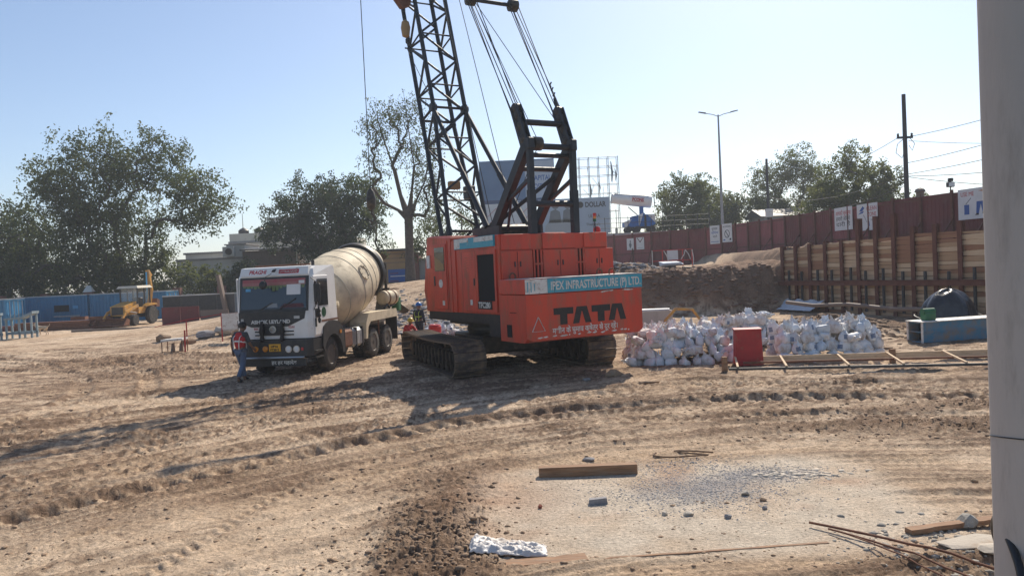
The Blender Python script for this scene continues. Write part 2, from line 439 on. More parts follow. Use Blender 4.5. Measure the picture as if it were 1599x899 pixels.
# wheel and crawler tracks pressed into the clay: (points, half width, depth, tread pitch, tread height)
TRACKS = [
    ([(-8.5, 7.6), (-6.5, 9.5), (-5.77, 10.3), (-4.9, 11.3), (-3.9, 12.1), (-2.8, 13.2), (-0.7, 14.6), (1.2, 15.2), (4.5, 15.4), (10, 14.5)], 0.26, 0.12, 0.40, 0.06),
    ([(-9.4, 8.6), (-7.9, 10.4), (-6.9, 11.4), (-5.7, 12.6), (-4.6, 13.6), (-3.3, 14.6), (-1.2, 16.2), (1.0, 16.9), (4.5, 17.2), (10, 16.6)], 0.24, 0.05, 0.34, 0.03),
    ([(-12.5, 12), (-10.0, 14.8), (-8.7, 17.0), (-6.8, 20.0), (-5.6, 24), (-4.6, 29)], 0.27, 0.05, 0.25, 0.016),
    ([(-14.0, 13.0), (-11.9, 15.6), (-10.6, 17.8), (-8.8, 20.8), (-7.7, 24), (-6.7, 29)], 0.27, 0.05, 0.25, 0.016),
    ([(-10.5, 9.6), (-8.2, 12.0), (-6.1, 14.4), (-3.1, 17.8), (-1.0, 19.6)], 0.25, 0.045, 0.25, 0.02),
    ([(-12.0, 10.6), (-9.7, 13.1), (-7.7, 15.6), (-4.8, 18.9), (-3.0, 21.0)], 0.25, 0.04, 0.25, 0.02),
    ([(-19.3, 31), (-15.5, 26.5), (-13.3, 23.5), (-11.6, 20), (-11.2, 16.5), (-12.5, 13)], 0.25, 0.06, 0.25, 0.02),
    ([(-17.5, 32), (-13.8, 27.5), (-11.5, 24.0), (-9.8, 20), (-9.4, 16.0), (-10.5, 12)], 0.25, 0.05, 0.25, 0.02),
    ([(-4.3, 5.6), (-3.9, 7.6), (-3.7, 8.6), (-3.4, 10.2), (-2.6, 11.6), (-1.2, 13)], 0.2, 0.03, 0.2, 0.02),
    ([(-22, 36), (-17, 38), (-12, 37), (-8, 34), (-4, 33)], 0.3, 0.10, 0.3, 0.02),
    ([(-24, 32), (-18, 34.5), (-12, 33.6), (-8, 31.4)], 0.3, 0.08, 0.3, 0.02),
    ([(3.0, 18.2), (6.0, 17.4), (9.0, 15.4), (11.5, 12.5)], 0.28, 0.05, 0.25, 0.03),
    ([(2.0, 14.0), (5.0, 13.6), (8.0, 12.9), (11.0, 11.5)], 0.24, 0.05, 0.25, 0.03),
]
_rg = random.Random(17)
for _k in range(11):                             # more faint wheel lines sweeping up from the lower left
    _o = -3.0 + 1.05 * _k + _rg.uniform(-0.3, 0.3)
    _c = _rg.uniform(-0.8, 0.8)
    TRACKS.append(([(-13.0 - _o * 0.5, 9.5 + _o * 0.9), (-9.5 - _o * 0.3, 12.2 + _o * 0.95), (-5.5 - _o * 0.2 + _c, 15.2 + _o), (-1.0 + _c, 17.2 + _o * 1.0), (4.0, 17.5 + _o * 0.8), (10.0, 16.2 + _o * 0.7)], 0.16 + 0.1 * _rg.random(), 0.035 + 0.03 * _rg.random(), 0.22, 0.012))
for _k in range(7):
    _o = _k * 0.8
    TRACKS.append(([(-27 + _o, 33 + _o * 0.6), (-20 + _o * 0.8, 29 + _o * 0.7), (-14 + _o * 0.4, 26.2 + _o), (-9 + _o * 0.2, 25 + _o * 0.9)], 0.2, 0.07, 0.3, 0.02))
CRAWL = [
    ([(-1.05, 11.2), (-0.85, 10.2), (-0.75, 9.2)], 0.34),  # broad crawler imprints: parallel grouser marks
    ([(-0.9, 20.6), (0.0, 18.3), (0.6, 15.5), (0.9, 13.2)], 0.62),
    ([(2.6, 22.0), (3.8, 19.6), (4.5, 16.5), (5.3, 13.6)], 0.62),
    ([(-2.6, 20.8), (-3.2, 18.6), (-4.8, 16.0), (-7.0, 13.6)], 0.55),
    ([(6.5, 18.6), (8.0, 16.0), (8.4, 13.0)], 0.6),
]
def build_ground():
    a_in = np.linspace(R(-37), R(37), 880)
    a_out = np.linspace(R(37.6), R(75), 50)
    ang = np.concatenate([-a_out[::-1], a_in, a_out])
    rad = np.concatenate([np.geomspace(2.2, 5.5, 24, endpoint=False), np.geomspace(5.5, 60, 600, endpoint=False), np.geomspace(60, 620, 60)])
    A, Q = np.meshgrid(ang, rad)
    X = Q * np.sin(A); Y = Q * np.cos(A)
    nr, nc = X.shape
    Z = terr(X, Y)
    near = 1 - sst(28, 60, Q)
    # the packed pad under the pale slab and the plain right of the camera stay smoother
    pad = sst(-0.9, -0.2, X) * (1 - sst(4.1, 4.9, X)) * sst(7.3, 7.7, Y + 0.05 * X) * (1 - sst(10.5, 11.2, Y))
    packed = np.exp(-(((X + 3.2) / 2.2) ** 2 + ((Y - 8.6) / 1.8) ** 2))
    packed = np.maximum(packed, 0.8 * np.exp(-(((X + 6.4) / 2.0) ** 2 + ((Y - 8.0) / 1.6) ** 2)))
    big = fbm(X, Y, 0.35, 4, 21)
    rough = sst(-0.1, 0.45, big + 0.25 * fbm(X, Y, 1.3, 3, 33))
    mudpile = np.exp(-(((X + 0.95) / 0.62) ** 4 + ((Y - 8.4) / 1.25) ** 4))
    mudpile = np.maximum(mudpile, 0.9 * np.exp(-(((X + 0.75) / 0.6) ** 4 + ((Y - 6.9) / 0.9) ** 4)))
    mud2 = np.exp(-(((X + 0.8) / 0.75) ** 2 + ((Y - 10.4) / 0.9) ** 2))
    clod_r = np.exp(-(((X - 7.3) / 1.7) ** 2 + ((Y - 12.3) / 0.55) ** 2)) + 0.9 * np.exp(-(((X - 7.6) / 1.9) ** 2 + ((Y - 13.9) / 0.4) ** 2))
    clod_r = clod_r + 0.7 * np.exp(-(((X - 4.8) / 1.6) ** 2 + ((Y - 12.6) / 0.5) ** 2))
    rubl = np.exp(-(((X - 4.2) / 0.9) ** 2 + ((Y - 6.9) / 0.7) ** 2))
    left_r = np.exp(-(((X + 11) / 3.0) ** 2 + ((Y - 26.0) / 2.2) ** 2)) + np.exp(-(((X + 15) / 4.0) ** 2 + ((Y - 30.0) / 2.2) ** 2))
    damp = np.clip(mudpile + 0.8 * mud2 + 0.85 * clod_r + 0.6 * left_r, 0, 1)
    rough = np.clip(rough * (1 - 0.85 * packed) * (1 - 0.95 * pad) + damp, 0, 1)
    n1 = fbm(X, Y, 2.2, 4, 41); n2 = fbm(X, Y, 7.0, 3, 51)
    bil = 0.62 * np.abs(pn(X * 5.1, Y * 5.1, 61)) + 0.55 * np.abs(pn(X * 10.9, Y * 10.9, 62)) + 0.45 * np.abs(pn(X * 21, Y * 21, 63))
    H = 0.018 * n1 * (1 - 0.7 * pad) + (0.005 + 0.022 * rough) * n2 * near * (1 - 0.8 * pad)
    H = H + rough * near * (0.035 * (bil - 0.45)) * (1 - 0.5 * damp)
    # crust of packed clay, broken to sharp edged flakes
    cr_n = fbm(X, Y, 1.0, 5, 181, 0.6)
    crust = sst(-0.015, 0.02, cr_n) * (1 - pad) * (1 - damp)
    H = H + 0.010 * crust * near
    # lines left by everything that drove across: noise stretched along the driving direction
    vT = Y - np.interp(X, [-16, -12, -8.5, -6.5, -4.9, -2.8, -0.7, 1.2, 4.5, 10, 16], [2.0, 4.6, 7.6, 9.4, 11.3, 13.1, 14.4, 15.1, 15.4, 14.6, 12.5])
    vL = Y - np.interp(X, [-40, -26, -18, -12, -8, -4], [38, 33.5, 29.0, 26.0, 25.0, 25.5])
    wl_ = sst(-7.0, -11.0, X) * sst(17, 23, Y)
    ln1 = fbm(X * 0.14, vT * 2.6, 1.0, 4, 191, 0.65); ln2 = fbm(X * 0.12, vL * 2.0, 1.0, 4, 192, 0.65)
    line = ln1 * (1 - wl_) + ln2 * wl_
    line = 0.5 * line + 0.28 * np.tanh(9 * line)
    fine = fbm(X * 0.22, vT * 7.5, 1.0, 3, 193, 0.7) * (1 - wl_) + fbm(X * 0.22, vL * 5.5, 1.0, 3, 194, 0.7) * wl_
    lmask = near * (1 - pad) * (1 - 0.6 * packed) * (1 - damp)
    H = H + (0.036 * line + 0.014 * np.tanh(5 * fine)) * lmask
    # long thin drag streaks across the site
    st = fbm(X * 0.35 + 0.25 * Y, Y * 2.6 - 0.9 * X, 1.0, 4, 71)
    H = H + 0.03 * st * sst(12, 16, Y) * near
    H = H + mudpile * (0.09 + 0.17 * np.maximum(0, bil - 0.22)) + mud2 * (0.03 + 0.07 * bil)
    H = H + clod_r * (0.05 + 0.22 * np.maximum(0, bil - 0.25)) + rubl * 0.08 * bil + left_r * 0.22 * bil
    dark = 0.22 * rough + 0.72 * damp
    for pts, w, dep, pitch, th in TRACKS:
        sp = smooth_poly(pts, 6)
        xs = [p[0] for p in sp]; ys = [p[1] for p in sp]
        m = (X > min(xs) - 1.2) & (X < max(xs) + 1.2) & (Y > min(ys) - 1.2) & (Y < max(ys) + 1.2)
        d, s, sd = poly_dist(X[m], Y[m], sp)
        d = d + 0.05 * pn(X[m] * 1.7, Y[m] * 1.7, 81)
        fade = np.clip(0.65 + 1.1 * pn(X[m] * 0.5, Y[m] * 0.5, 82), 0.7 if dep > 0.11 else 0.3, 1)
        inside = np.exp(-(d / w) ** 6)
        berm = np.exp(-((d - 1.35 * w) / (0.35 * w)) ** 2)
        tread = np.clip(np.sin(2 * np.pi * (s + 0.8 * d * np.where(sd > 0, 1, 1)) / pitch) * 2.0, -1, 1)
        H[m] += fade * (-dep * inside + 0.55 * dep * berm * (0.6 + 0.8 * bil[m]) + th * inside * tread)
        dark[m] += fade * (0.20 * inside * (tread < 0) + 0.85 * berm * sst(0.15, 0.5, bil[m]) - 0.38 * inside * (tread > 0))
    for pts, w in CRAWL:
        sp = smooth_poly(pts, 6)
        xs = [p[0] for p in sp]; ys = [p[1] for p in sp]
        m = (X > min(xs) - 1.2) & (X < max(xs) + 1.2) & (Y > min(ys) - 1.2) & (Y < max(ys) + 1.2)
        d, s, sd = poly_dist(X[m], Y[m], sp)
        d = d + 0.12 * pn(X[m] * 1.1, Y[m] * 1.1, 83)
        fade = np.clip(0.55 + 1.3 * pn(X[m] * 0.8, Y[m] * 0.8, 84), 0, 1)
        inside = np.exp(-(d / w) ** 8) * fade
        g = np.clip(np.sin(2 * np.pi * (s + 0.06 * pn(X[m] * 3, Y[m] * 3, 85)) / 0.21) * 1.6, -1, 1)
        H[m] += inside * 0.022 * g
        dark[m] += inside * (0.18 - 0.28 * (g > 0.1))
    # steep earth faces get lumps and strata
    steep = sst(0.2, 1.2, Z) * (Y > 36) * (1 - sst(46, 56, Y)) * (X > 1)
    H = H + steep * (0.42 * fbm(X, Y, 0.7, 3, 95) + 0.10 * np.abs(pn(X * 2.1, Y * 2.1, 96)))
    Z = Z + H * (1 - sst(120, 300, Q)) * np.where(X > lag_x(Y) - 0.4, np.where(Y < 41.6, 0.3, 1), 1)
    # colours of the soil itself
    pale = np.array([0.62, 0.48, 0.345]); tan = np.array([0.47, 0.335, 0.22]); brn = np.array([0.165, 0.103, 0.066]); cem = np.array([0.58, 0.50, 0.40]); clay = np.array([0.26, 0.165, 0.11])
    k1 = np.clip(0.5 + 0.9 * fbm(X, Y, 0.22, 4, 101) + 0.35 * n1, 0, 1)[..., None]
    Cc = pale * k1 + tan * (1 - k1)
    speck = sst(0.05, 0.5, fbm(X, Y, 6.5, 3, 111) + 0.5 * st)
    band = sst(-0.05, 0.35, fbm(X * 0.5 + 0.5 * Y, Y * 1.5 - 0.9 * X, 0.28, 4, 151))
    dk = np.clip(dark + 0.55 * speck * (0.2 + 0.8 * rough) * (1 - 0.7 * pad) + 0.6 * sst(0.05, 0.4, st) * sst(11, 15, Y) + 0.30 * band * (1 - pad) * (1 - 0.7 * packed) + 0.50 * sst(0.02, 0.25, line) * lmask + 0.35 * sst(0.05, 0.25, fine) * lmask + 0.16 * (1 - crust) * (1 - pad) * near - 0.28, 0, 0.92)[..., None]
    Cc = Cc * (1 - dk) + brn * dk
    # cement dust on the pad and around the pale left patch
    cd = np.clip(pad * (0.75 + 0.8 * fbm(X, Y, 0.9, 4, 121)), 0, 0.9)[..., None]
    Cc = Cc * (1 - cd) + cem * cd
    red = np.clip(0.5 * np.exp(-(((X + 0.1) / 0.7) ** 2 + ((Y - 9.6) / 0.9) ** 2)) + pad * 0.5 * sst(0.1, 0.5, fbm(X, Y, 0.7, 3, 131)), 0, 0.6)[..., None]
    Cc = Cc * (1 - red) + np.array([0.38, 0.21, 0.12]) * red
    cf = np.clip(sst(0.3, 1.0, terr(X, Y)) * (1 - sst(43.0, 49.0, Y - 14 * sst(7.5, 10, X) + 2.5 * fbm(X, Y, 0.5, 3, 161))) * (X > 1) * 0.95, 0, 1)[..., None]
    Cc = Cc * (1 - cf) + (clay * (0.9 + 0.5 * fbm(X, Y, 0.6, 4, 141)[..., None])) * cf
    gv = np.clip(0.85 * np.exp(-(((X - 2.25) / 0.85) ** 2 + ((Y - 9.6) / 0.6) ** 2)) + 0.8 * np.exp(-(((X - 3.2) / 0.6) ** 2 + ((Y - 10.15) / 0.3) ** 2)) + 0.3 * fbm(X, Y, 3.0, 3, 171) - 0.15, 0, 0.8)[..., None] * sst(0, 0.3, pad)[..., None]
    Cc = Cc * (1 - gv) + np.array([0.27, 0.265, 0.275]) * gv
    far = sst(60, 95, Q)[..., None]
    Cc = Cc * (1 - far) + np.array([0.19, 0.16, 0.12]) * far
    me = bpy.data.meshes.new('ground')
    nv = nr * nc
    me.vertices.add(nv)
    me.vertices.foreach_set('co', np.stack([X, Y, Z], -1).astype(np.float32).ravel())
    i = np.arange(nr - 1)[:, None] * nc + np.arange(nc - 1)[None, :]
    quads = np.stack([i, i + 1, i + nc + 1, i + nc], -1).reshape(-1, 4)
    nf = len(quads)
    me.loops.add(nf * 4)
    me.loops.foreach_set('vertex_index', quads.ravel().astype(np.int32))
    me.polygons.add(nf)
    me.polygons.foreach_set('loop_start', np.arange(0, nf * 4, 4, dtype=np.int32))
    me.polygons.foreach_set('loop_total', np.full(nf, 4, np.int32))
    me.polygons.foreach_set('use_smooth', np.ones(nf, bool))
    me.update(calc_edges=True)
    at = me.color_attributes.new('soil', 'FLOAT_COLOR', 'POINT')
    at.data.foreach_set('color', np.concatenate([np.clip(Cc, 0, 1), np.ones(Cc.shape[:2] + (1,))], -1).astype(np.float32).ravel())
    o = bpy.data.objects.new('ground', me)
    col.objects.link(o)
    m = bpy.data.materials.new('soil')
    m.use_nodes = True
    N, L = m.node_tree.nodes, m.node_tree.links
    b = N['Principled BSDF']
    b.inputs['Roughness'].default_value = 0.95
    b.inputs['Specular IOR Level'].default_value = 0.2
    at = N.new('ShaderNodeAttribute'); at.attribute_name = 'soil'
    tc = N.new('ShaderNodeTexCoord')
    n1 = N.new('ShaderNodeTexNoise'); n1.inputs['Scale'].default_value = 22; n1.inputs['Detail'].default_value = 8; n1.inputs['Roughness'].default_value = 0.72
    n2 = N.new('ShaderNodeTexNoise'); n2.inputs['Scale'].default_value = 3.1; n2.inputs['Detail'].default_value = 6; n2.inputs['Roughness'].default_value = 0.7
    for n in (n1, n2): L.new(tc.outputs['Object'], n.inputs['Vector'])
    r1 = N.new('ShaderNodeMapRange'); r1.inputs['From Min'].default_value = 0.3; r1.inputs['From Max'].default_value = 0.7; r1.inputs['To Min'].default_value = 0.55; r1.inputs['To Max'].default_value = 1.35
    L.new(n1.outputs['Fac'], r1.inputs['Value'])
    r2 = N.new('ShaderNodeMapRange'); r2.inputs['From Min'].default_value = 0.3; r2.inputs['From Max'].default_value = 0.7; r2.inputs['To Min'].default_value = 0.8; r2.inputs['To Max'].default_value = 1.15
    L.new(n2.outputs['Fac'], r2.inputs['Value'])
    mu = N.new('ShaderNodeMath'); mu.operation = 'MULTIPLY'
    L.new(r1.outputs[0], mu.inputs[0]); L.new(r2.outputs[0], mu.inputs[1])
    vm = N.new('ShaderNodeVectorMath'); vm.operation = 'SCALE'
    L.new(at.outputs['Color'], vm.inputs[0]); L.new(mu.outputs[0], vm.inputs['Scale'])
    L.new(vm.outputs[0], b.inputs['Base Color'])
    bp = N.new('ShaderNodeBump'); bp.inputs['Distance'].default_value = 0.05; bp.inputs['Strength'].default_value = 0.8
    L.new(n1.outputs['Fac'], bp.inputs['Height']); L.new(bp.outputs[0], b.inputs['Normal'])
    me.materials.append(m)
    tag(o, 'rutted tan earth of the building site with wheel and crawler tracks', 'ground', kind='structure')
    return X, Y, Z
GX, GY, GZ = build_ground()
GR = np.hypot(GX[:, 5], GY[:, 5]); GA = np.arctan2(GX[5, :], GY[5, :])
def surf(x, y):                                  # finished surface height at a point of the fan
    r = math.hypot(x, y); a = math.atan2(x, y)
    i = int(np.clip(np.searchsorted(GR, r), 1, len(GR) - 1)); j = int(np.clip(np.searchsorted(GA, a), 1, len(GA) - 1))
    fi = (r - GR[i - 1]) / (GR[i] - GR[i - 1]); fj = (a - GA[j - 1]) / (GA[j] - GA[j - 1])
    fi = min(1, max(0, fi)); fj = min(1, max(0, fj))
    return float((GZ[i - 1, j - 1] * (1 - fj) + GZ[i - 1, j] * fj) * (1 - fi) + (GZ[i, j - 1] * (1 - fj) + GZ[i, j] * fj) * fi)

# ------------------------------------------------------------------ crawler crane
CR = empty('crawler_crane', (-0.43, 23.97, 0), R(30))
tag(CR, 'orange red crawler crane with black lattice boom and teal striped counterweight', 'crane')
unit_cyl = {}
def ucyl(material, n=8):
    k = (material.name, n)
    if k not in unit_cyl: unit_cyl[k] = MB().cyl((0, 0, 0), (0, 0, 1), 1, 1, n).mesh('bar', material, smooth=True)
    return unit_cyl[k]
def bar(name, p0, p1, r, material, parent, n=8):
    p0, p1 = Vector(p0), Vector(p1)
    d = p1 - p0
    mw = Matrix.Translation(p0) @ d.to_track_quat('Z', 'Y').to_matrix().to_4x4() @ Matrix.Diagonal((r, r, d.length, 1))
    return inst(name, ucyl(material, n), parent, mw=mw)

def crane_tracks():
    base = MB()
    base.box(-1.1, 1.1, -1.3, 1.3, 0.42, 0.95, 0.06).box(-1.75, 1.75, -1.05, -0.6, 0.38, 0.82, 0.04).box(-1.75, 1.75, 0.6, 1.05, 0.38, 0.82, 0.04)
    ub = base.obj('undercarriage', M['greasy'], CR, rot=(0, 0, R(-8)))
    MB().lathe([(0.9, 0.95), (1.05, 1.02), (1.15, 1.02), (1.3, 0.9)], (0, 0, 0), (0, 0, 1), 36).obj('slewing_ring', M['greasy'], CR, smooth=True)
    Lh, rr = 2.45, 0.44                          # half distance of the end wheels, wheel radius
    per = 4 * Lh + 2 * math.pi * rr
    ns = 57
    shoe = MB().box(-0.45, 0.45, -0.108, 0.108, -0.01, 0.035).box(-0.45, 0.45, 0.06, 0.098, 0.035, 0.062).box(-0.45, 0.45, -0.055, -0.02, 0.035, 0.052).mesh('track_shoe', M['tracksteel'])
    wheel = MB().lathe([(-0.16, 0.30), (-0.15, 0.40), (-0.05, 0.41), (-0.05, 0.34), (0.05, 0.34), (0.05, 0.41), (0.15, 0.40), (0.16, 0.30), (0.22, 0.14), (0.25, 0.12)], (0, 0, 0), (1, 0, 0), 28).mesh('end_wheel', M['tracksteel'], smooth=True)
    roller = MB().lathe([(-0.24, 0.10), (-0.23, 0.16), (-0.12, 0.165), (-0.12, 0.12), (0.12, 0.12), (0.12, 0.165), (0.23, 0.16), (0.24, 0.10)], (0, 0, 0), (1, 0, 0), 16).mesh('track_roller', M['greasy'], smooth=True)
    for sx in (-1, 1):
        fr = MB()
        fr.box(-0.20, 0.20, -2.15, 2.15, 0.32, 0.72, 0.04)
        for k in range(12):
            y = -2.0 + k * 0.364
            fr.box(-0.30, 0.30, y - 0.035, y + 0.035, 0.26, 0.70)
        fr.box(-0.235, -0.205, -2.1, 2.1, 0.40, 0.62)
        t = fr.obj('crawler_track', M['greasy'], CR)
        t.matrix_local = Matrix.Rotation(R(-8), 4, 'Z') @ Matrix.Translation((sx * 2.0, 0.0, -0.03))
        zc = rr + 0.06
        for y in (-Lh, Lh): inst('end_wheel', wheel, t, (0, y, zc), (0, 0, 0 if sx > 0 else math.pi))
        for k in range(9): inst('track_roller', roller, t, (0, -1.9 + k * 0.475, 0.23))
        for k in range(3): inst('carrier_roller', roller, t, (0, -1.2 + k * 1.2, 0.83), sc=(0.8, 0.6, 0.6))
        for k in range(ns):
            s = (k + 0.3) / ns * per
            if s < 2 * Lh: y, z, a = -Lh + s, zc + rr, 0.0
            elif s < 2 * Lh + math.pi * rr:
                w = (s - 2 * Lh) / rr; y, z, a = Lh + rr * math.sin(w), zc + rr * math.cos(w), -w
            elif s < 4 * Lh + math.pi * rr: y, z, a = Lh - (s - 2 * Lh - math.pi * rr), zc - rr, math.pi
            else:
                w = (s - 4 * Lh - math.pi * rr) / rr; y, z, a = -Lh - rr * math.sin(w), zc - rr * math.cos(w), math.pi - w
            if a == 0.0 and abs(y) < 2.2: z -= 0.045 * (1 - (y / 2.2) ** 2)
            inst('track_shoe', shoe, t, (0, y, z), (a, 0, 0))
crane_tracks()

def crane_body():
    # black main deck
    dk = MB()
    dk.box(-1.68, 1.86, -3.35, 1.55, 1.40, 1.66)
    dk.box(-1.66, -1.2, -3.3, -2.4, 1.06, 1.40).box(1.3, 1.8, -3.3, -2.4, 1.06, 1.40)
    dk.box(-1.0, 1.0, -3.2, 1.5, 1.22, 1.40)
    dk.obj('main_deck', M['black'], CR)
    # operator cab, front left
    cab = MB()
    cab.hull([(-1.72, -0.30, 1.66), (-0.72, -0.30, 1.66), (-1.72, 1.60, 1.66), (-0.72, 1.60, 1.66), (-1.72, 1.78, 2.3), (-0.72, 1.78, 2.3),
              (-1.72, -0.30, 3.86), (-0.72, -0.30, 3.86), (-1.72, 1.38, 3.96), (-0.72, 1.38, 3.96), (-1.66, 1.2, 4.0), (-0.78, 1.2, 4.0), (-1.66, -0.25, 3.92), (-0.78, -0.25, 3.92)])
    cb = cab.obj('operator_cab', M['orange'], CR)
    door = MB().box(-1.752, -1.724, 0.02, 0.95, 1.74, 3.72, 0.01).obj('cab_door', M['orange2'], cb)
    MB().box(-1.765, -1.748, 0.12, 0.80, 2.90, 3.62).obj('door_window', M['glass'], cb)
    MB().hull([(-1.768, 0.15, 2.93), (-1.768, 0.77, 2.93), (-1.768, 0.77, 3.36), (-1.768, 0.15, 3.10), (-1.766, 0.15, 2.93), (-1.766, 0.77, 2.93), (-1.766, 0.77, 3.36), (-1.766, 0.15, 3.10)]).obj('sun_shade', M['ochre'], cb)
    MB().box(-1.77, -1.75, 0.82, 0.90, 2.45, 2.75).obj('door_handle', M['black'], cb)
    MB().lathe([(0, 0.13), (0.012, 0.13)], (-1.752, 0.42, 2.52), (-1, 0, 0), 20).obj('round_sticker', M['chipwhite'], cb)
    MB().box(-1.756, -1.75, 0.2, 0.36, 1.86, 2.0).obj('small_sticker', M['letterwhite'], cb)
    MB().box(-1.765, -1.725, 1.20, 1.42, 3.0, 3.4).obj('white_marker', M['chipwhite'], cb)
    for y in (-0.05, -0.30): MB().box(-1.74, -1.715, y - 0.02, y + 0.02, 1.68, 3.80).obj('corner_post', M['orange2'], cb)
    MB().box(-1.60, -0.84, 1.40, 1.43, 2.9, 3.7).obj('front_window', M['glass'], cb, rot=None)
    # machinery house
    hs = MB()
    hs.box(-1.70, -0.72, -3.20, -0.32, 1.66, 3.80, 0.02)
    hs.box(-0.715, 0.70, -3.19, -1.60, 1.66, 3.79)
    hs.box(0.705, 1.88, -3.20, 1.30, 1.66, 3.80, 0.02)
    h = hs.obj('machinery_house', M['orange'], CR)
    # left side: frame, sliding doors, open hatch, stripe, plate
    MB().box(-1.76, -1.705, -3.02, -0.62, 3.50, 3.80).obj('stripe_board', M['teal'], h)
    MB().box(-1.768, -1.75, -1.0, -0.64, 3.52, 3.79).obj('stripe_patch', M['chipwhite'], h)
    MB().box(-1.768, -1.75, -3.0, -1.9, 3.66, 3.79).obj('stripe_patch', M['chipwhite'], h)
    MB().box(-1.768, -1.75, -1.55, -1.02, 3.68, 3.79).obj('stripe_patch', M['chipwhite'], h)
    MB().box(-1.735, -1.705, -1.86, -1.02, 1.72, 3.42, 0.008).obj('side_door', M['orange2'], h)
    fr = MB().box(-1.745, -1.705, -3.05, -1.90, 1.72, 2.02).box(-1.745, -1.705, -3.05, -2.96, 2.02, 3.42).box(-1.745, -1.705, -1.99, -1.90, 2.02, 3.42).box(-1.745, -1.705, -2.96, -1.99, 3.30, 3.42)
    fr.obj('hatch_frame', M['orange2'], h)
    MB().box(-1.728, -1.702, -2.95, -2.0, 2.03, 3.29).obj('open_hatch', M['void'], h)
    MB().box(-1.722, -1.702, -1.04, -0.99, 1.72, 3.42).obj('door_gap', M['void'], h)
    pl = MB().box(-1.762, -1.744, -2.78, -1.98, 1.80, 2.02).obj('model_plate', M['letterblack'], h)
    text('model_lettering', 'TFC280', 0.22, M['letterwhite'], h, frame_mat((-1.766, -2.03, 1.84), (0, -1, 0), (0, 0, 1)), width=0.68, bold=0.006)
    MB().box(-1.75, -1.736, -1.62, -1.50, 1.9, 2.05).obj('small_sticker', M['letterwhite'], h)
    MB().box(-1.73, -1.70, -0.60, -0.34, 1.68, 3.76).obj('corner_post', M['orange2'], h)
    # rear doors of the house: lower ones stand proud of the upper strip
    for x0, x1 in ((-1.66, -0.70), (-0.36, 0.74), (1.02, 2.02)):
        MB().box(x0, x1, -3.27, -3.205, 2.60, 3.35, 0.012).obj('rear_door', M['orange'], h)
        MB().box(x0 + 0.02, x1 - (0.02 if x1 < 1.5 else 0.18), -3.235, -3.205, 3.38, 3.80, 0.01).obj('rear_panel', M['orange2'], h)
        for xx in ((x0 + x1) / 2 - 0.10, (x0 + x1) / 2 + 0.07): MB().box(xx, xx + 0.03, -3.292, -3.27, 2.92, 3.06).obj('door_latch', M['black'], h)
        for zz in (2.72, 3.22): MB().box(x0 + 0.0, x0 + 0.05, -3.285, -3.268, zz, zz + 0.07).obj('door_hinge', M['orange2'], h)
        MB().box((x0 + x1) / 2 - 0.006, (x0 + x1) / 2 + 0.006, -3.275, -3.268, 2.64, 3.32).obj('door_seam', M['void'], h)
    for x in (-0.53, 0.88):
        MB().box(x - 0.14, x + 0.14, -3.215, -3.196, 2.55, 3.36).obj('post_recess', M['void'], h)
        for dx in (-0.115, 0.0, 0.115): MB().box(x + dx - 0.025, x + dx + 0.025, -3.26, -3.20, 2.55, 3.36).obj('recess_bar', M['orange2'], h)
        for z in (2.95,): MB().box(x - 0.15, x + 0.15, -3.28, -3.245, z, z + 0.05).obj('recess_clip', M['orange'], h)
    for x, y, w in ((-0.1, -1.9, 0.5), (0.55, -2.3, 0.7)): MB().box(x - w / 2, x + w / 2, y - 0.2, y + 0.2, 3.79, 3.86, 0.015).obj('roof_hatch', M['orange2'], h)
    # beacon and stack light on the rear right
    b = MB().lathe([(0, 0.09), (0.05, 0.11), (0.13, 0.10), (0.18, 0.05)], (1.72, -2.95, 3.80), (0, 0, 1), 18).obj('beacon', M['redplastic'], CR, smooth=True)
    s = MB().cyl((1.62, -3.0, 3.80), (1.62, -3.0, 4.12), 0.018, None, 8).obj('stack_light', M['black'], CR)
    MB().cyl((1.62, -3.0, 4.12), (1.62, -3.0, 4.20), 0.045, None, 12).obj('light_green', M['green'], s)
    MB().cyl((1.62, -3.0, 4.20), (1.62, -3.0, 4.27), 0.045, None, 12).obj('light_amber', M['amber'], s)
    MB().cyl((1.62, -3.0, 4.27), (1.62, -3.0, 4.36), 0.048, None, 12).obj('light_red', M['redplastic'], s)
    MB().box(-1.75, -1.734, -1.80, -1.74, 2.45, 2.65).obj('door_handle', M['black'], h)
    for k in range(5): MB().box(-1.742, -1.733, -1.68, -1.16, 2.95 + 0.07 * k, 2.975 + 0.07 * k).obj('louvre', M['orange'], h)
    # counterweight
    cw = MB()
    cw.hull([(-1.84, -3.36, 1.0), (1.82, -3.36, 1.0), (-1.84, -4.55, 1.0), (1.82, -4.55, 1.0), (-1.84, -4.70, 1.12), (1.82, -4.70, 1.12),
             (-1.66, -4.70, 1.04), (1.64, -4.70, 1.04), (-1.84, -4.70, 2.20), (1.82, -4.70, 2.20), (-1.84, -3.36, 2.20), (1.82, -3.36, 2.20)])
    c = cw.obj('counterweight', M['orange'], CR)
    up = MB().box(-1.86, 1.84, -4.715, -3.38, 2.215, 2.60, 0.02).obj('upper_slab', M['orange2'], c)
    MB().box(-1.20, 1.835, -4.726, -4.712, 2.225, 2.585).obj('teal_band', M['teal'], c)
    MB().box(-1.855, -1.205, -4.726, -4.712, 2.225, 2.585).obj('white_band', M['chipwhite'], c)
    MB().box(-1.80, 1.80, -4.70, -3.6, 2.60, 2.606).obj('dusty_sunlit_top', M['chipwhite'], c)  # pale sheet for dust and for sunlight painted onto the slab top
    for x in (-1.0, 0.35): MB().box(x - 0.004, x + 0.004, -4.729, -4.724, 2.23, 2.58).obj('slab_joint', M['void'], c)
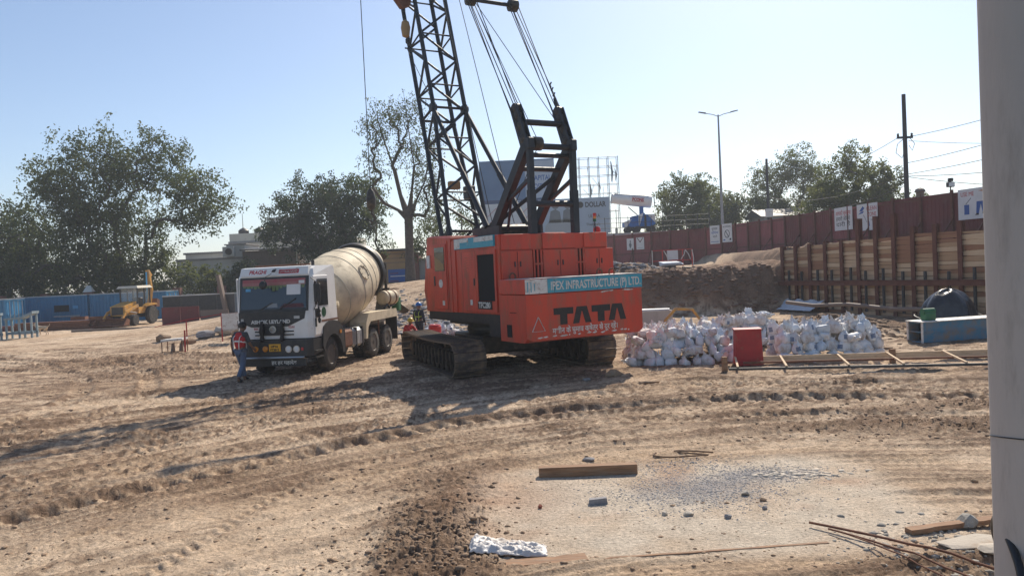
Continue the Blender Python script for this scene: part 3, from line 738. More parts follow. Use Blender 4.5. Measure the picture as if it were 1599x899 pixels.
    for dx, z0, z1 in ((-1.80, 2.27, 2.52), (-1.70, 2.27, 2.52), (-1.60, 2.30, 2.48)): MB().box(dx, dx + 0.025, -4.73, -4.725, z0, z1).obj('teal_scrawl', M['teal'], c)
    text('company_lettering', 'IPEX INFRASTRUCTURE (P) LTD.', 0.30, M['letterwhite'], c, frame_mat((-1.10, -4.729, 2.30), (1, 0, 0), (0, 0, 1)), width=2.88, thick=0.006, bold=0.006)
    F = lambda u, v, t: (u, -4.70 - t, v)
    def letter(poly): MB().prism(poly, F, -0.002, 0.006).obj('maker_letter', M['letterblack'], c)
    z0, z1 = 1.40, 1.83
    for x, w in ((-1.04, 0.60), (0.14, 0.60)):     # the two T
        letter([(x, z1), (x, z1 - 0.17), (x + 0.19, z1 - 0.17), (x + 0.19, z0), (x + 0.41, z0), (x + 0.41, z1 - 0.17), (x + w, z1 - 0.17), (x + w, z1)])
    for x, w in ((-0.46, 0.58), (0.68, 0.58)):     # the two A, drawn without a crossbar
        letter([(x, z0), (x + 0.13, z1), (x + 0.45, z1), (x + w, z0), (x + 0.39, z0), (x + 0.30, z1 - 0.12), (x + 0.28, z1 - 0.12), (x + 0.19, z0)])
    text('warning_lettering', '\u092e\u0936\u0940\u0928 \u0915\u0947 \u0918\u0941\u092e\u093e\u0935 \u0915\u094d\u0937\u0947\u0924\u094d\u0930 \u0938\u0947 \u0926\u0942\u0930 \u0930\u0939\u0947\u0902\u0964', 0.20, M['letterwhite'], c, frame_mat((-1.10, -4.706, 1.19), (1, 0, 0), (0, 0, 1)), width=2.06, bold=0.004)
    tri = [(-1.70, 1.28), (-1.32, 1.28), (-1.51, 1.64)]
    for i in range(3):
        p, q = tri[i], tri[(i + 1) % 3]
        MB().beam((p[0], -4.704, p[1]), (q[0], -4.704, q[1]), 0.006, 0.05, up=(0, 1, 0)).obj('warning_triangle_bar', M['letterwhite'], c)
    rng = random.Random(3)
    for k in range(16):                            # paint chipped off along the lower edge
        x = -1.6 + 3.3 * rng.random(); w = 0.04 + 0.16 * rng.random(); z = 1.10 + 0.03 * rng.random()
        MB().prism([(x, z), (x + w * 0.5, z - 0.015), (x + w, z + 0.005), (x + w * 0.8, z + 0.03), (x + w * 0.3, z + 0.022)], F, -0.001, 0.003).obj('paint_chip', M['letterwhite'], c)
    for k in range(6):
        x = -0.7 + 2.0 * rng.random(); w = 0.1 + 0.25 * rng.random(); z = 2.15 + 0.03 * rng.random()
        MB().prism([(x, z), (x + w * 0.5, z - 0.012), (x + w, z + 0.004), (x + w * 0.8, z + 0.024), (x + w * 0.3, z + 0.02)], F, -0.001, 0.003).obj('paint_chip', M['chipwhite'], c)
    MB().box(-1.855, -1.838, -3.95, -3.72, 1.12, 1.44).obj('side_pocket', M['void'], c)
    MB().box(-1.852, -1.838, -4.2, -3.9, 1.745, 1.76).obj('side_seam', M['void'], c)
    for x, y in ((1.15, -3.75), (-1.55, -3.6), (1.15, -4.3)):
        MB().tube([(x + 0.09 * math.cos(t), y, 2.66 + 0.10 * math.sin(t)) for t in np.linspace(-0.6, math.pi + 0.6, 10)], 0.022, 8).obj('lifting_lug', M['rust'], c, smooth=True)
    # winch drums between house and gantry
    MB().lathe([(-0.62, 0.28), (-0.58, 0.28), (-0.58, 0.2), (0.58, 0.2), (0.58, 0.28), (0.62, 0.28)], (0.1, -0.75, 4.02), (1, 0, 0), 24).obj('winch_drum', M['greasy'], CR, smooth=True)
    MB().box(-0.62, 0.85, -1.55, 0.2, 3.70, 3.86).box(-0.66, -0.58, -1.4, 0.3, 3.80, 4.15).box(0.78, 0.86, -1.4, 0.3, 3.80, 4.15).obj('winch_frame', M['black'], CR)
    MB().lathe([(-0.5, 0.26), (-0.46, 0.26), (-0.46, 0.18), (0.5, 0.18), (0.5, 0.26), (0.54, 0.26)], (0.1, 0.1, 3.95), (1, 0, 0), 24).obj('winch_drum', M['greasy'], CR, smooth=True)
crane_body()

def crane_gantry():
    g = MB().tube([(-0.53, -0.95, 4.10), (0.88, -0.95, 4.10)], 0.07, 10).obj('gantry', M['boomsteel'], CR)
    AP = {}
    for x in (-0.53, 0.88):
        foot, apex, post = (x, -0.95, 4.10), (x, -2.98, 6.25), (x, -3.06, 3.5)
        MB().beam(foot, apex, 0.20, 0.28).obj('front_leg', M['boomsteel'], g)
        MB().beam(post, (x, -3.10, 6.30), 0.14, 0.16).obj('rear_post', M['boomsteel'], g)
        MB().beam((x, -3.06, 3.5), (x, -3.08, 5.0), 0.18, 0.19).obj('post_sleeve', M['boomsteel'], g)
        MB().box(x - 0.10, x + 0.10, -3.22, -2.86, 6.10, 6.42, 0.03).obj('apex_plate', M['boomsteel'], g)
        MB().beam((x, -1.6, 4.75), (x, -3.12, 5.35), 0.09, 0.09).obj('side_brace', M['boomsteel'], g)
        # bridle plates leaning forward from the apex
        for dx in (-0.07, 0.07):
            MB().beam((x + dx, -3.02, 6.05), (x + dx, -2.46, 7.36), 0.045, 0.36).obj('bridle_plate', M['boomsteel'], g)
        for t in (0.28, 0.55, 0.8, 0.97):
            p = Vector((x, -3.02, 6.05)).lerp(Vector((x, -2.46, 7.36)), t)
            MB().lathe([(-0.12, 0.10), (-0.08, 0.15), (0.08, 0.15), (0.12, 0.10)], p, (1, 0, 0), 16).obj('sheave', M['greasy'], g, smooth=True)
    for y, z, r in ((-3.04, 6.20, 0.085), (-2.90, 5.98, 0.07), (-2.68, 6.92, 0.085), (-3.08, 4.62, 0.085), (-2.5, 5.65, 0.07)):
        MB().cyl((-0.53, y, z), (0.88, y, z), r, None, 10).obj('cross_tube', M['boomsteel'], g)
    MB().beam((-0.53, -1.1, 4.24), (0.88, -2.3, 5.55), 0.10, 0.10).obj('cross_brace', M['boomsteel'], g)
    MB().beam((-0.53, -2.1, 5.30), (-0.30, -1.3, 4.0), 0.06, 0.06).obj('cross_brace', M['boomsteel'], g)
    MB().beam((0.88, -2.2, 5.45), (0.95, -1.85, 5.05), 0.09, 0.09).obj('stub_bracket', M['boomsteel'], g)
    MB().lathe([(-0.14, 0.14), (-0.12, 0.19), (0.12, 0.19), (0.14, 0.14)], (-0.22, -2.98, 6.28), (1, 0, 0), 20).obj('guide_sheave', M['greasy'], g, smooth=True)
    return g
crane_gantry()

BA = R(74); BF = Vector((0.08, 1.67, 2.0)); BD = Vector((0, math.cos(BA), math.sin(BA))); BN = Vector((0, -math.sin(BA), math.cos(BA)))
BX = Vector((1, 0, 0)); BL = 33.0
def boom_corner(s, sx, sn):                        # point on a chord at distance s along the boom
    w = np.interp(s, [0, 2.2, 6.6, BL - 3, BL], [0.74, 0.72, 0.60, 0.60, 0.36])
    d = np.interp(s, [0, 2.2, 6.6, BL - 3, BL], [0.10, 0.30, 0.52, 0.52, 0.25])
    return BF + BD * s + BX * (sx * w) + BN * (sn * d)
def crane_boom():
    b = MB().cyl(BF - BX * 0.8, BF + BX * 0.9, 0.09, None, 12).obj('lattice_boom', M['boomsteel'], CR)
    joints = [0, 2.2, 6.6, 14.6, 22.6, 30.0, BL]
    for sx in (-1, 1):
        for sn in (-1, 1):
            for s0, s1 in zip(joints[:-1], joints[1:]):
                bar('chord', boom_corner(s0, sx, sn), boom_corner(s1, sx, sn), 0.078, M['boomsteel'], b)
    for s in joints[1:-1]:
        for sx in (-1, 1):
            for sn in (-1, 1):
                p = boom_corner(s, sx, sn)
                bar('chord_joint', p - BD * 0.13, p + BD * 0.13, 0.10, M['boomsteel'], b)
        for sn in (-1, 1): bar('joint_tube', boom_corner(s, -1, sn), boom_corner(s, 1, sn), 0.045, M['boomsteel'], b)
        for sx in (-1, 1): bar('joint_tube', boom_corner(s, sx, -1), boom_corner(s, sx, 1), 0.045, M['boomsteel'], b)
    s = 1.6; k = 0
    while s < BL - 1.2:
        e = s + 0.98
        for (c0, c1) in (((-1, -1), (1, -1)), ((-1, 1), (1, 1)), ((-1, -1), (-1, 1)), ((1, -1), (1, 1))):
            if k % 2: c0, c1 = c1, c0
            bar('lacing_bar', boom_corner(s, *c0), boom_corner(e, *c1), 0.040, M['boomsteel'], b, 6)
        if k % 2 == 0:
            for sn in (-1, 1): bar('lacing_bar', boom_corner(s, -1, sn), boom_corner(s, 1, sn), 0.030, M['boomsteel'], b, 6)
            for sx in (-1, 1): bar('lacing_bar', boom_corner(s, sx, -1), boom_corner(s, sx, 1), 0.030, M['boomsteel'], b, 6)
        s = e; k += 1
    tip = BF + BD * BL
    for x in (-0.25, 0.0, 0.25):
        MB().lathe([(-0.05, 0.26), (-0.02, 0.22), (0.02, 0.22), (0.05, 0.26)], tip + BX * x - BN * 0.2, (1, 0, 0), 20).obj('tip_sheave', M['greasy'], b, smooth=True)
    MB().box(-0.4, 0.4, -0.12, 0.12, -0.3, 0.3).obj('boom_head', M['boomsteel'], b, loc=tip, rot=(BA - math.pi / 2, 0, 0))
    # work light bracket inside the foot of the boom
    lm = MB().box(-0.28, 0.12, -0.12, 0.12, -0.14, 0.14, 0.03).obj('work_light', M['ochre'], b, loc=BF + BD * 4.0 + BX * 0.05 - BN * 0.1)
    MB().box(0.3, 0.6, -0.2, 0.2, -0.22, 0.22, 0.03).obj('junction_box', M['black'], b, loc=BF + BD * 3.7)
    # backstop struts
    for sx, x in ((-1, -0.62), (1, 0.80)):
        top = boom_corner(6.6, sx, 1) - BN * 0.05
        foot = Vector((x, -0.62, 4.15))
        st = bar('backstop_strut', foot, top, 0.075, M['boomsteel'], CR, 10)
        mid = foot.lerp(top, 0.42)
        bar('strut_sleeve', foot, mid, 0.095, M['boomsteel'], CR, 10)
        MB().lathe([(-0.10, 0.14), (0.10, 0.14)], top, (1, 0, 0), 14).obj('strut_pin', M['boomsteel'], CR)
    # floating spreader and the rope falls
    sp = [Vector((-0.62, -0.25, 11.05)), Vector((0.86, -0.25, 11.05))]
    fs = MB().cyl(sp[0], sp[1], 0.06, None, 10).obj('floating_spreader', M['boomsteel'], CR)
    for p in sp: MB().lathe([(-0.16, 0.10), (-0.12, 0.19), (0.12, 0.19), (0.16, 0.10)], p, (1, 0, 0), 18).obj('spreader_sheave', M['greasy'], fs, smooth=True)
    ropes = []
    for i, x in enumerate((-0.53, 0.88)):
        for dx, off in ((-0.12, 0.30), (-0.12, 0.62), (0.0, 0.85), (0.12, 0.45), (0.12, 1.0)):
            a = Vector((x + dx, -3.02, 6.05)).lerp(Vector((x + dx, -2.46, 7.36)), off); q = Vector((sp[i].x + dx * 1.3, -0.43 + 0.34 * off, 11.05 + 0.05))
            ropes.append((a, q, 0.014))
        ropes.append((sp[i], tip + BX * (-0.3 + 0.6 * i), 0.022))
    ropes.append((sp[0] + Vector((0.1, 0, 0)), Vector((0.80, -2.5, 7.0)), 0.011))
    ropes.append((sp[0] + Vector((0.05, 0, 0)), Vector((-0.2, -2.95, 6.45)), 0.011))
    ropes.append((Vector((-0.2, -2.9, 6.1)), Vector((0.0, -0.8, 4.25)), 0.011))
    ropes.append((Vector((0.25, -0.75, 4.25)), tip + BX * 0.25 + BN * 0.1, 0.012))
    ropes.append((Vector((0.0, 0.1, 4.1)), tip + BX * 0.0 + BN * 0.1, 0.012))
    for k, (a, q, r) in enumerate(ropes): bar('wire_rope', a, q, r, M['rope'], CR, 6)
    # chain link at the right fall
    MB().tube([Vector((0.93, -2.42, 7.35)), Vector((0.93, -2.25, 7.75))], 0.05, 8).obj('rope_socket', M['boomsteel'], CR)
    for k in range(6):
        p = Vector((0.93, -2.25 + 0.04 * k, 7.78 + 0.085 * k))
        MB().tube([p, p + Vector((0.05 if k % 2 else -0.05, 0.02, 0.07))], 0.022, 6).obj('chain_link', M['boomsteel'], CR)
    # main hoist line with its hook and slings, below the boom tip
    hl = tip + BD * 0.2 - BN * 0.45
    hb = Vector((hl.x, hl.y, 6.6))
    bar('hoist_rope', hl, hb, 0.018, M['rope'], CR, 6)
    hk = MB().lathe([(0, 0.05), (0.1, 0.16), (0.45, 0.22), (0.8, 0.16), (0.95, 0.06)], hb - Vector((0, 0, 0.9)), (0, 0, 1), 16).obj('hook_block', M['greasy'], CR, smooth=True)
    MB().tube([hb + Vector((0, 0, -0.85)), hb + Vector((0, 0, -1.05)), hb + Vector((0.12, 0, -1.15)), hb + Vector((0.14, 0, -1.3)), hb + Vector((0, 0, -1.42)), hb + Vector((-0.12, 0, -1.32))], 0.045, 8).obj('hook', M['greasy'], hk, smooth=True)
    for dx, dy, dz in ((-0.55, 0.1, -3.6), (0.45, -0.1, -3.6)):
        bar('sling', hb + Vector((0, 0, -1.4)), hb + Vector((dx, dy, dz)), 0.014, M['rope'], hk, 6)
    # auxiliary block tied beside the boom
    ab = Vector((-0.95, 4.35, 12.9))
    blk = MB().hull([ab + Vector((x, y, z)) for y in (-0.14, 0.14) for x, z in ((-0.52, -0.05), (-0.3, 0.55), (0.22, 0.62), (0.42, 0.1), (0.30, -0.62), (0.0, -0.72))]).obj('auxiliary_block', M['rust'], CR)
    for x, z in ((-0.15, 0.3), (0.1, -0.1), (0.12, -0.42), (-0.3, -0.02), (0.2, 0.25)): MB().lathe([(0, 0.05), (0.04, 0.05)], ab + Vector((x, -0.13, z)), (0, -1, 0), 10).obj('block_bolt', M['black'], blk)
    bar('hoist_rope', ab + Vector((0, 0, 0.6)), tip - BX * 0.25 - BN * 0.45, 0.013, M['rope'], CR, 6)
    bar('whip_rope', ab + Vector((0.15, 0, -0.6)), ab + Vector((0.17, 0.1, -1.1)), 0.013, M['rope'], blk, 6)
    MB().lathe([(0, 0.04), (0.05, 0.13), (0.35, 0.17), (0.55, 0.13), (0.62, 0.04)], ab + Vector((0.17, 0.1, -1.70)), (0, 0, 1), 14).obj('hook_weight', M['ochre'], blk, smooth=True)
    q = ab + Vector((0.17, 0.1, -1.75))
    MB().tube([q, q + Vector((0, 0, -0.12)), q + Vector((0.08, 0, -0.2)), q + Vector((0.05, 0, -0.32)), q + Vector((-0.06, 0, -0.32))], 0.03, 8).obj('hook', M['black'], blk, smooth=True)
    bar('tag_rope', q + Vector((0, 0, -0.3)), boom_corner(6.8, -1, 1), 0.011, M['rope'], blk, 6)
crane_boom()

# ------------------------------------------------------------------ concrete mixer truck (x: image right, y: towards its rear)
TR = empty('mixer_truck', (0, 0, 0), R(-11.4))
_o = Vector((-6.61, 24.17, 0)) + Matrix.Rotation(R(-11.4), 3, 'Z') @ Vector((-0.12, -0.35, 0))
TR.location = _o
tag(TR, 'white cab concrete mixer truck with dusty cream drum beside the crane', 'truck')
def wheel_meshes():
    t = MB().lathe([(-0.15, 0.30), (-0.15, 0.46), (-0.11, 0.51), (0, 0.525), (0.11, 0.51), (0.15, 0.46), (0.15, 0.30), (-0.15, 0.30)], (0, 0, 0), (1, 0, 0), 40, caps=False)
    for k in range(36):
        a = 2 * math.pi * k / 36
        for sx in (-1, 1):
            p = Vector((sx * 0.075, 0.52 * math.cos(a), 0.52 * math.sin(a)))
            q = Vector((sx * 0.145, 0.495 * math.cos(a + 0.06), 0.495 * math.sin(a + 0.06)))
            t.beam(p, q, 0.05, 0.03, up=(0, math.cos(a), math.sin(a)))
    tm = t.mesh('tyre', M['rubber'], smooth=True)
    r = MB().lathe([(0.13, 0.305), (0.145, 0.30), (0.12, 0.275), (-0.02, 0.24), (-0.03, 0.18), (0.0, 0.15), (0.11, 0.13), (0.13, 0.07)], (0, 0, 0), (1, 0, 0), 28)
    for k in range(10):
        a = 2 * math.pi * k / 10
        r.cyl((-0.05, 0.19 * math.cos(a), 0.19 * math.sin(a)), (0.01, 0.19 * math.cos(a), 0.19 * math.sin(a)), 0.018, None, 6)
    rm = r.mesh('rim', mat('dusty_rim', (0.11, 0.095, 0.085), (0.06, 0.052, 0.046), 6, 0.6, 0.3, dirt=DUST, dirt_amt=0.4, dscale=6), smooth=True)
    return tm, rm
TYRE, RIM = wheel_meshes()
HUB = MB().cyl((-0.14, 0, 0), (-0.03, 0, 0), 0.13, None, 16).mesh('wheel_hub', M['greasy'], smooth=True)
def add_wheel(parent, x, y, z=0.52, dual=False):
    s = 1 if x > 0 else -1
    w = inst('wheel', HUB, parent, (x, y, z))
    inst('tyre', TYRE, w, (0, 0, 0))
    inst('rim', RIM, w, (0, 0, 0), (0, 0, 0 if s > 0 else math.pi))
    if dual: inst('tyre', TYRE, w, (-s * 0.33, 0, 0))
    return w
def truck():
    for x in (-1.03, 1.03):
        add_wheel(TR, x, 0.0)
        add_wheel(TR, x, 3.50, dual=True)
        add_wheel(TR, x, 4.86, dual=True)
    ch = MB()
    for x in (-0.42, 0.42): ch.box(x - 0.05, x + 0.05, -1.0, 6.4, 0.80, 1.06)
    for y in (-0.6, 1.2, 2.4, 4.2, 6.2): ch.box(-0.42, 0.42, y - 0.05, y + 0.05, 0.84, 1.02)
    for y in (0, 3.5, 4.86): ch.cyl((-1.0, y, 0.52), (1.0, y, 0.52), 0.10, None, 12)
    ch.obj('chassis', M['greasy'], TR)
    # cab shell with the window openings as inset panes
    W = 1.21; yf = -1.26; yr = 0.52
    cab = MB()
    prof = [(yf, 1.14), (yf - 0.03, 1.62), (yf - 0.005, 1.98), (yf + 0.15, 2.98), (yf + 0.24, 3.16), (yf + 0.45, 3.25), (yr - 0.1, 3.26), (yr, 3.18), (yr, 1.14)]
    pts = []
    for y, z in prof:
        pts += [(-W, y + (0.10 if y < -0.6 else 0), z), (W, y + (0.10 if y < -0.6 else 0), z), (-W + 0.14, y, z), (W - 0.14, y, z)]
    pts = [(x * (0.95 if z > 3.0 else 1), y, z) for x, y, z in pts]
    cab.hull(pts)
    c = cab.obj('cab', M['white'], TR)
    # roof visor strip with lettering
    vis = MB().hull([(-1.10, yf + 0.10, 3.0), (1.10, yf + 0.10, 3.0), (-1.08, yf + 0.20, 3.24), (1.08, yf + 0.20, 3.24), (-1.10, yf + 0.3, 3.0), (1.10, yf + 0.3, 3.0), (-1.08, yf + 0.4, 3.26), (1.08, yf + 0.4, 3.26)]).obj('roof_visor', M['white'], c)
    sl = Vector((0, 0.10, 0.24)).normalized()
    text('owner_lettering', 'PRAGHI', 0.17, M['inkred'], c, frame_mat((-0.80, yf + 0.128, 3.06), (1, 0, 0), sl), width=0.56, thick=0.008, shear=0.15, bold=0.006)
    MB().add([Vector((0.16, yf + 0.125, 3.05)), Vector((0.80, yf + 0.125, 3.05)), Vector((0.80, yf + 0.125, 3.05)) + sl * 0.13, Vector((0.16, yf + 0.125, 3.05)) + sl * 0.13], [(0, 1, 2, 3)]).obj('red_sticker', M['inkred'], c, loc=(0, -0.008, 0))
    text('sticker_lettering', 'UTTRAKHAND', 0.10, M['letterwhite'], c, frame_mat((0.20, yf + 0.116, 3.078), (1, 0, 0), sl), width=0.56, thick=0.004)
    # windscreen: one pane, black surround, coloured sun strip
    n = Vector((0, -1.0, 0.155)).normalized()
    def wsp(x, z, off): return Vector((x, yf - 0.005 + 0.155 * (z - 1.98), z)) + n * off
    def wq(x0, x1, z0, z1, off, th, x0t=None, x1t=None):
        x0t = x0 if x0t is None else x0t; x1t = x1 if x1t is None else x1t
        P = [wsp(x0, z0, off), wsp(x1, z0, off), wsp(x1t, z1, off), wsp(x0t, z1, off)]
        return MB().add(P + [p - n * th for p in P], [(0, 1, 2, 3), (7, 6, 5, 4), (0, 4, 5, 1), (1, 5, 6, 2), (2, 6, 7, 3), (3, 7, 4, 0)])
    wq(-1.10, 1.10, 1.94, 2.96, 0.010, 0.03).obj('windscreen_surround', M['black'], c)
    ws = wq(-1.05, 1.05, 2.02, 2.90, 0.020, 0.012, -1.02, 1.02).obj('windscreen', M['glass'], c)
    wq(-1.01, 1.01, 2.80, 2.895, 0.024, 0.003).obj('sun_strip', mat('strip_red', (0.35, 0.06, 0.07), (0.3, 0.1, 0.09), 8, 0.4), c)
    wq(-1.01, 1.01, 2.71, 2.799, 0.024, 0.003).obj('sun_strip', mat('strip_pink', (0.38, 0.15, 0.15), (0.3, 0.12, 0.1), 8, 0.4), c)
    fr = MB()
    for k in range(17):                            # scalloped green lower edge of the strip
        x = -1.0 + k * 0.1175
        d = 0.05 + 0.045 * abs(math.sin(k * 1.7)) + (0.08 if k in (8, 9) else 0)
        P = [wsp(x, 2.709, 0.024), wsp(x + 0.1175, 2.709, 0.024), wsp(x + 0.1, 2.709 - d, 0.024), wsp(x + 0.02, 2.709 - d, 0.024)]
        fr.add(P, [(0, 1, 2, 3)])
    fr.obj('strip_fringe', mat('strip_green', (0.10, 0.17, 0.08), (0.16, 0.18, 0.07), 8, 0.5), c)
    wq(0.42, 0.86, 2.42, 2.72, 0.026, 0.003).obj('paper_notice', M['poster'], c)
    wq(-0.90, -0.74, 2.55, 2.63, 0.026, 0.003).obj('blue_sticker', M['lightblue'], c)
    wq(0.80, 0.98, 2.74, 2.83, 0.027, 0.003).obj('white_sticker', M['poster'], c)
    # curtain and seat tops seen through the glass
    wq(0.2, 0.98, 2.04, 2.16, 0.0245, 0.003, 0.34, 0.95).obj('dash_cloth', mat('dash_red', (0.12, 0.03, 0.035), (0.06, 0.03, 0.04), 6, 0.7), c)
    wq(-0.2, 0.14, 2.06, 2.18, 0.0245, 0.003, -0.1, 0.12).obj('dash_paper', mat('dash_grey', (0.22, 0.24, 0.26), rough=0.5), c)
    for x0, z0, x1, z1 in ((-0.42, 2.0, -0.02, 2.2), (0.2, 2.0, 0.72, 2.3)):
        MB().beam(wsp(x0, z0, 0.035), wsp(x1, z1, 0.035), 0.018, 0.025).obj('wiper', M['black'], c)
    # black apron with maker's name, white lower panel with vents and emblem
    ap = MB().hull([(-1.12, yf - 0.030, 1.94), (1.02, yf - 0.030, 1.94), (0.98, yf - 0.036, 1.72), (0.70, yf - 0.042, 1.60), (0.45, yf - 0.045, 1.50), (-0.72, yf - 0.045, 1.50), (-1.02, yf - 0.040, 1.62), (-1.12, yf - 0.036, 1.70)] + [(x, yf + 0.02, z) for x, z in ((-1.12, 1.94), (1.02, 1.94), (0.98, 1.72), (0.45, 1.50), (-0.72, 1.50), (-1.12, 1.70))]).obj('front_apron', M['black'], c)
    text('maker_lettering', 'ASHOK LEYLAND', 0.145, M['letterwhite'], c, frame_mat((-0.72, yf - 0.055, 1.60), (1, 0, 0), (0, 0, 1)), width=1.26, thick=0.012, bold=0.006)
    MB().box(0.66, 0.84, yf - 0.052, yf - 0.045, 1.72, 1.80).obj('apron_badge', M['galv'], c)
    MB().box(-1.04, -0.96, yf - 0.048, yf - 0.04, 1.66, 1.76).obj('apron_badge', M['galv'], c)
    for z in (1.36, 1.26):
        for x0, x1 in ((-0.62, -0.30), (0.22, 0.62)):
            MB().box(x0, x1, yf - 0.034, yf - 0.015, z - 0.022, z + 0.012).obj('vent_slot', M['void'], c)
    MB().box(-0.34, 0.28, yf - 0.04, yf - 0.015, 1.24, 1.50, 0.01).obj('grille', M['black'], c)
    em = MB().lathe([(0, 0.105), (0.02, 0.105), (0.02, 0.085), (0.0, 0.085)], (-0.03, yf - 0.045, 1.42), (0, -1, 0), 24).obj('emblem_ring', M['chrome'], c)
    MB().tube([(-0.09, yf - 0.06, 1.38), (-0.03, yf - 0.06, 1.48), (0.03, yf - 0.06, 1.38)], 0.012, 6).obj('emblem_mark', M['chrome'], c)
    for x in (-0.36, 0.28):                        # black tassels hung on the grille
        MB().lathe([(0, 0.04), (0.06, 0.085), (0.2, 0.05), (0.3, 0.09), (0.5, 0.05), (0.62, 0.03)], (x, yf - 0.10, 1.05), (0, 0, 1), 10).obj('tassel', M['hair'], c, smooth=True)
    text('sticker_lettering', 'RK', 0.10, M['inkred'], c, frame_mat((-0.64, yf - 0.035, 1.41), (1, 0, 0), (0, 0, 1)), width=0.15)
    text('sticker_lettering', 'YDAV', 0.10, M['inkred'], c, frame_mat((0.46, yf - 0.035, 1.44), (1, 0, 0), (0, 0, 1)), width=0.20)
    # bumper
    bp = MB().hull([(-1.22, yf - 0.02, 0.62), (1.22, yf - 0.02, 0.62), (-1.22, yf - 0.02, 1.12), (1.22, yf - 0.02, 1.12), (-1.05, yf - 0.16, 0.62), (1.05, yf - 0.16, 0.62), (-1.05, yf - 0.13, 1.10), (1.05, yf - 0.13, 1.10), (-1.24, yf + 0.5, 0.7), (1.24, yf + 0.5, 0.7), (-1.24, yf + 0.5, 1.10), (1.24, yf + 0.5, 1.10)]).obj('bumper', M['black'], TR)
    MB().cyl((-1.02, yf - 0.20, 0.60), (1.0, yf - 0.20, 0.60), 0.035, None, 10).obj('guard_bar', M['chrome'], bp)
    MB().box(-1.0, 1.0, yf - 0.10, yf - 0.06, 0.34, 0.56).obj('lower_plate', M['black'], bp)
    text('plate_lettering', '\u0939\u0930 \u0939\u0930 \u092e\u0939\u093e\u0926\u0947\u0935', 0.14, M['letterwhite'], bp, frame_mat((-0.1, yf - 0.105, 0.40), (1, 0, 0), (0, 0, 1)), width=0.80, bold=0.004)
    for x in (-0.55, -0.24): MB().lathe([(0, 0.085), (0.03, 0.085), (0.05, 0.05)], (x, yf - 0.145, 0.86), (0, -1, 0), 20).obj('fog_lamp', M['amber'], bp, smooth=True)
    for x in (0.50, 0.75):
        MB().lathe([(0, 0.10), (0.03, 0.10), (0.03, 0.085), (0.02, 0.085)], (x, yf - 0.145, 0.84), (0, -1, 0), 22).obj('headlight_ring', M['chrome'], bp)
        MB().lathe([(0, 0.084), (0.028, 0.075), (0.04, 0.03)], (x, yf - 0.145, 0.84), (0, -1, 0), 20).obj('headlight', M['headlamp'], bp, smooth=True)
    MB().box(0.90, 0.96, yf - 0.17, yf - 0.14, 0.80, 0.88).obj('side_marker', M['redplastic'], bp)
    MB().box(-0.12, 0.25, yf - 0.175, yf - 0.145, 0.78, 1.0, 0.006).obj('number_plate', M['plate'], TR)
    text('number_lettering', 'UP16', 0.09, M['letterblack'], TR, frame_mat((-0.05, yf - 0.177, 0.90), (1, 0, 0), (0, 0, 1)), width=0.22, bold=0.003)
    text('number_lettering', 'FT3812', 0.09, M['letterblack'], TR, frame_mat((-0.07, yf - 0.177, 0.80), (1, 0, 0), (0, 0, 1)), width=0.27, bold=0.003)
    for z in (0.56, 0.74): MB().box(1.0, 1.27, yf + 0.05, yf + 0.5, z - 0.025, z + 0.025).obj('entry_step', M['black'], TR)
    for s in (-1, 1):
        d = MB().box(s * 1.205 if s > 0 else -1.24, 1.24 if s > 0 else s * 1.205, yf + 0.12, yf + 1.10, 1.20, 2.95, 0.01).obj('door', M['white'], c)
        MB().box(*sorted((s * 1.236, s * 1.252)), yf + 0.36, yf + 1.04, 2.05, 2.85).obj('door_window', M['glass'], d)
        MB().box(*sorted((s * 1.236, s * 1.252)), yf + 0.17, yf + 0.31, 2.10, 2.78).obj('quarter_window', M['glass'], d)
        MB().box(*sorted((s * 1.236, s * 1.250)), yf + 0.16, yf + 0.34, 1.72, 1.98).obj('low_window', M['glass'], d)
        MB().box(*sorted((s * 1.238, s * 1.262)), yf + 0.12, yf + 0.20, 1.45, 1.70).obj('door_handle', M['black'], d)
        if s < 0: continue
        mp = MB().tube([(s * 1.20, yf + 0.05, 2.90), (s * 1.36, yf - 0.02, 2.80), (s * 1.40, yf - 0.02, 2.2), (s * 1.26, yf + 0.05, 1.95)], 0.014, 6).obj('mirror_bracket', M['black'], c)
        MB().box(*sorted((s * 1.30, s * 1.50)), yf - 0.02, yf + 0.05, 2.18, 2.72, 0.02).obj('mirror', M['black'], mp)
    text('door_lettering', '2', 0.2, M['green'], c, frame_mat((1.246, yf + 0.68, 1.78), (0, 1, 0), (0, 0, 1)))
    MB().lathe([(0, 0.15), (0.004, 0.15), (0.004, 0.13), (0, 0.13)], (1.242, yf + 0.73, 1.85), (1, 0, 0), 24).obj('door_ring', M['green'], c)
    MB().box(1.238, 1.246, yf + 0.55, yr - 0.02, 1.56, 1.62).obj('rust_streak', M['rust'], c)
    MB().lathe([(0, 0.03), (0.1, 0.05), (0.16, 0.03), (0.22, 0.06), (0.3, 0.03), (0.36, 0.06), (0.42, 0.03), (0.5, 0.02)], (1.33, yf + 0.22, 1.55), (0, 0, 1), 10).obj('tassel', M['hair'], c, smooth=True)
    MB().tube([(-0.02, yf + 0.02, 3.06), (-0.06, yf - 0.22, 2.98), (-0.12, yf - 0.26, 2.80)], 0.012, 6).obj('bow_mirror_arm', M['black'], c)
    MB().lathe([(0, 0.13), (0.05, 0.10), (0.07, 0.04)], (-0.16, yf - 0.24, 2.74), (0, -1, 0.2), 18).obj('bow_mirror', M['black'], c, smooth=True)
    MB().hull([(-0.02, yf + 0.02, 3.10), (0.10, yf + 0.02, 3.10), (0.12, yf + 0.10, 3.20), (0.02, yf + 0.10, 3.20), (0.05, yf - 0.04, 3.16)]).obj('roof_ornament', M['black'], c)
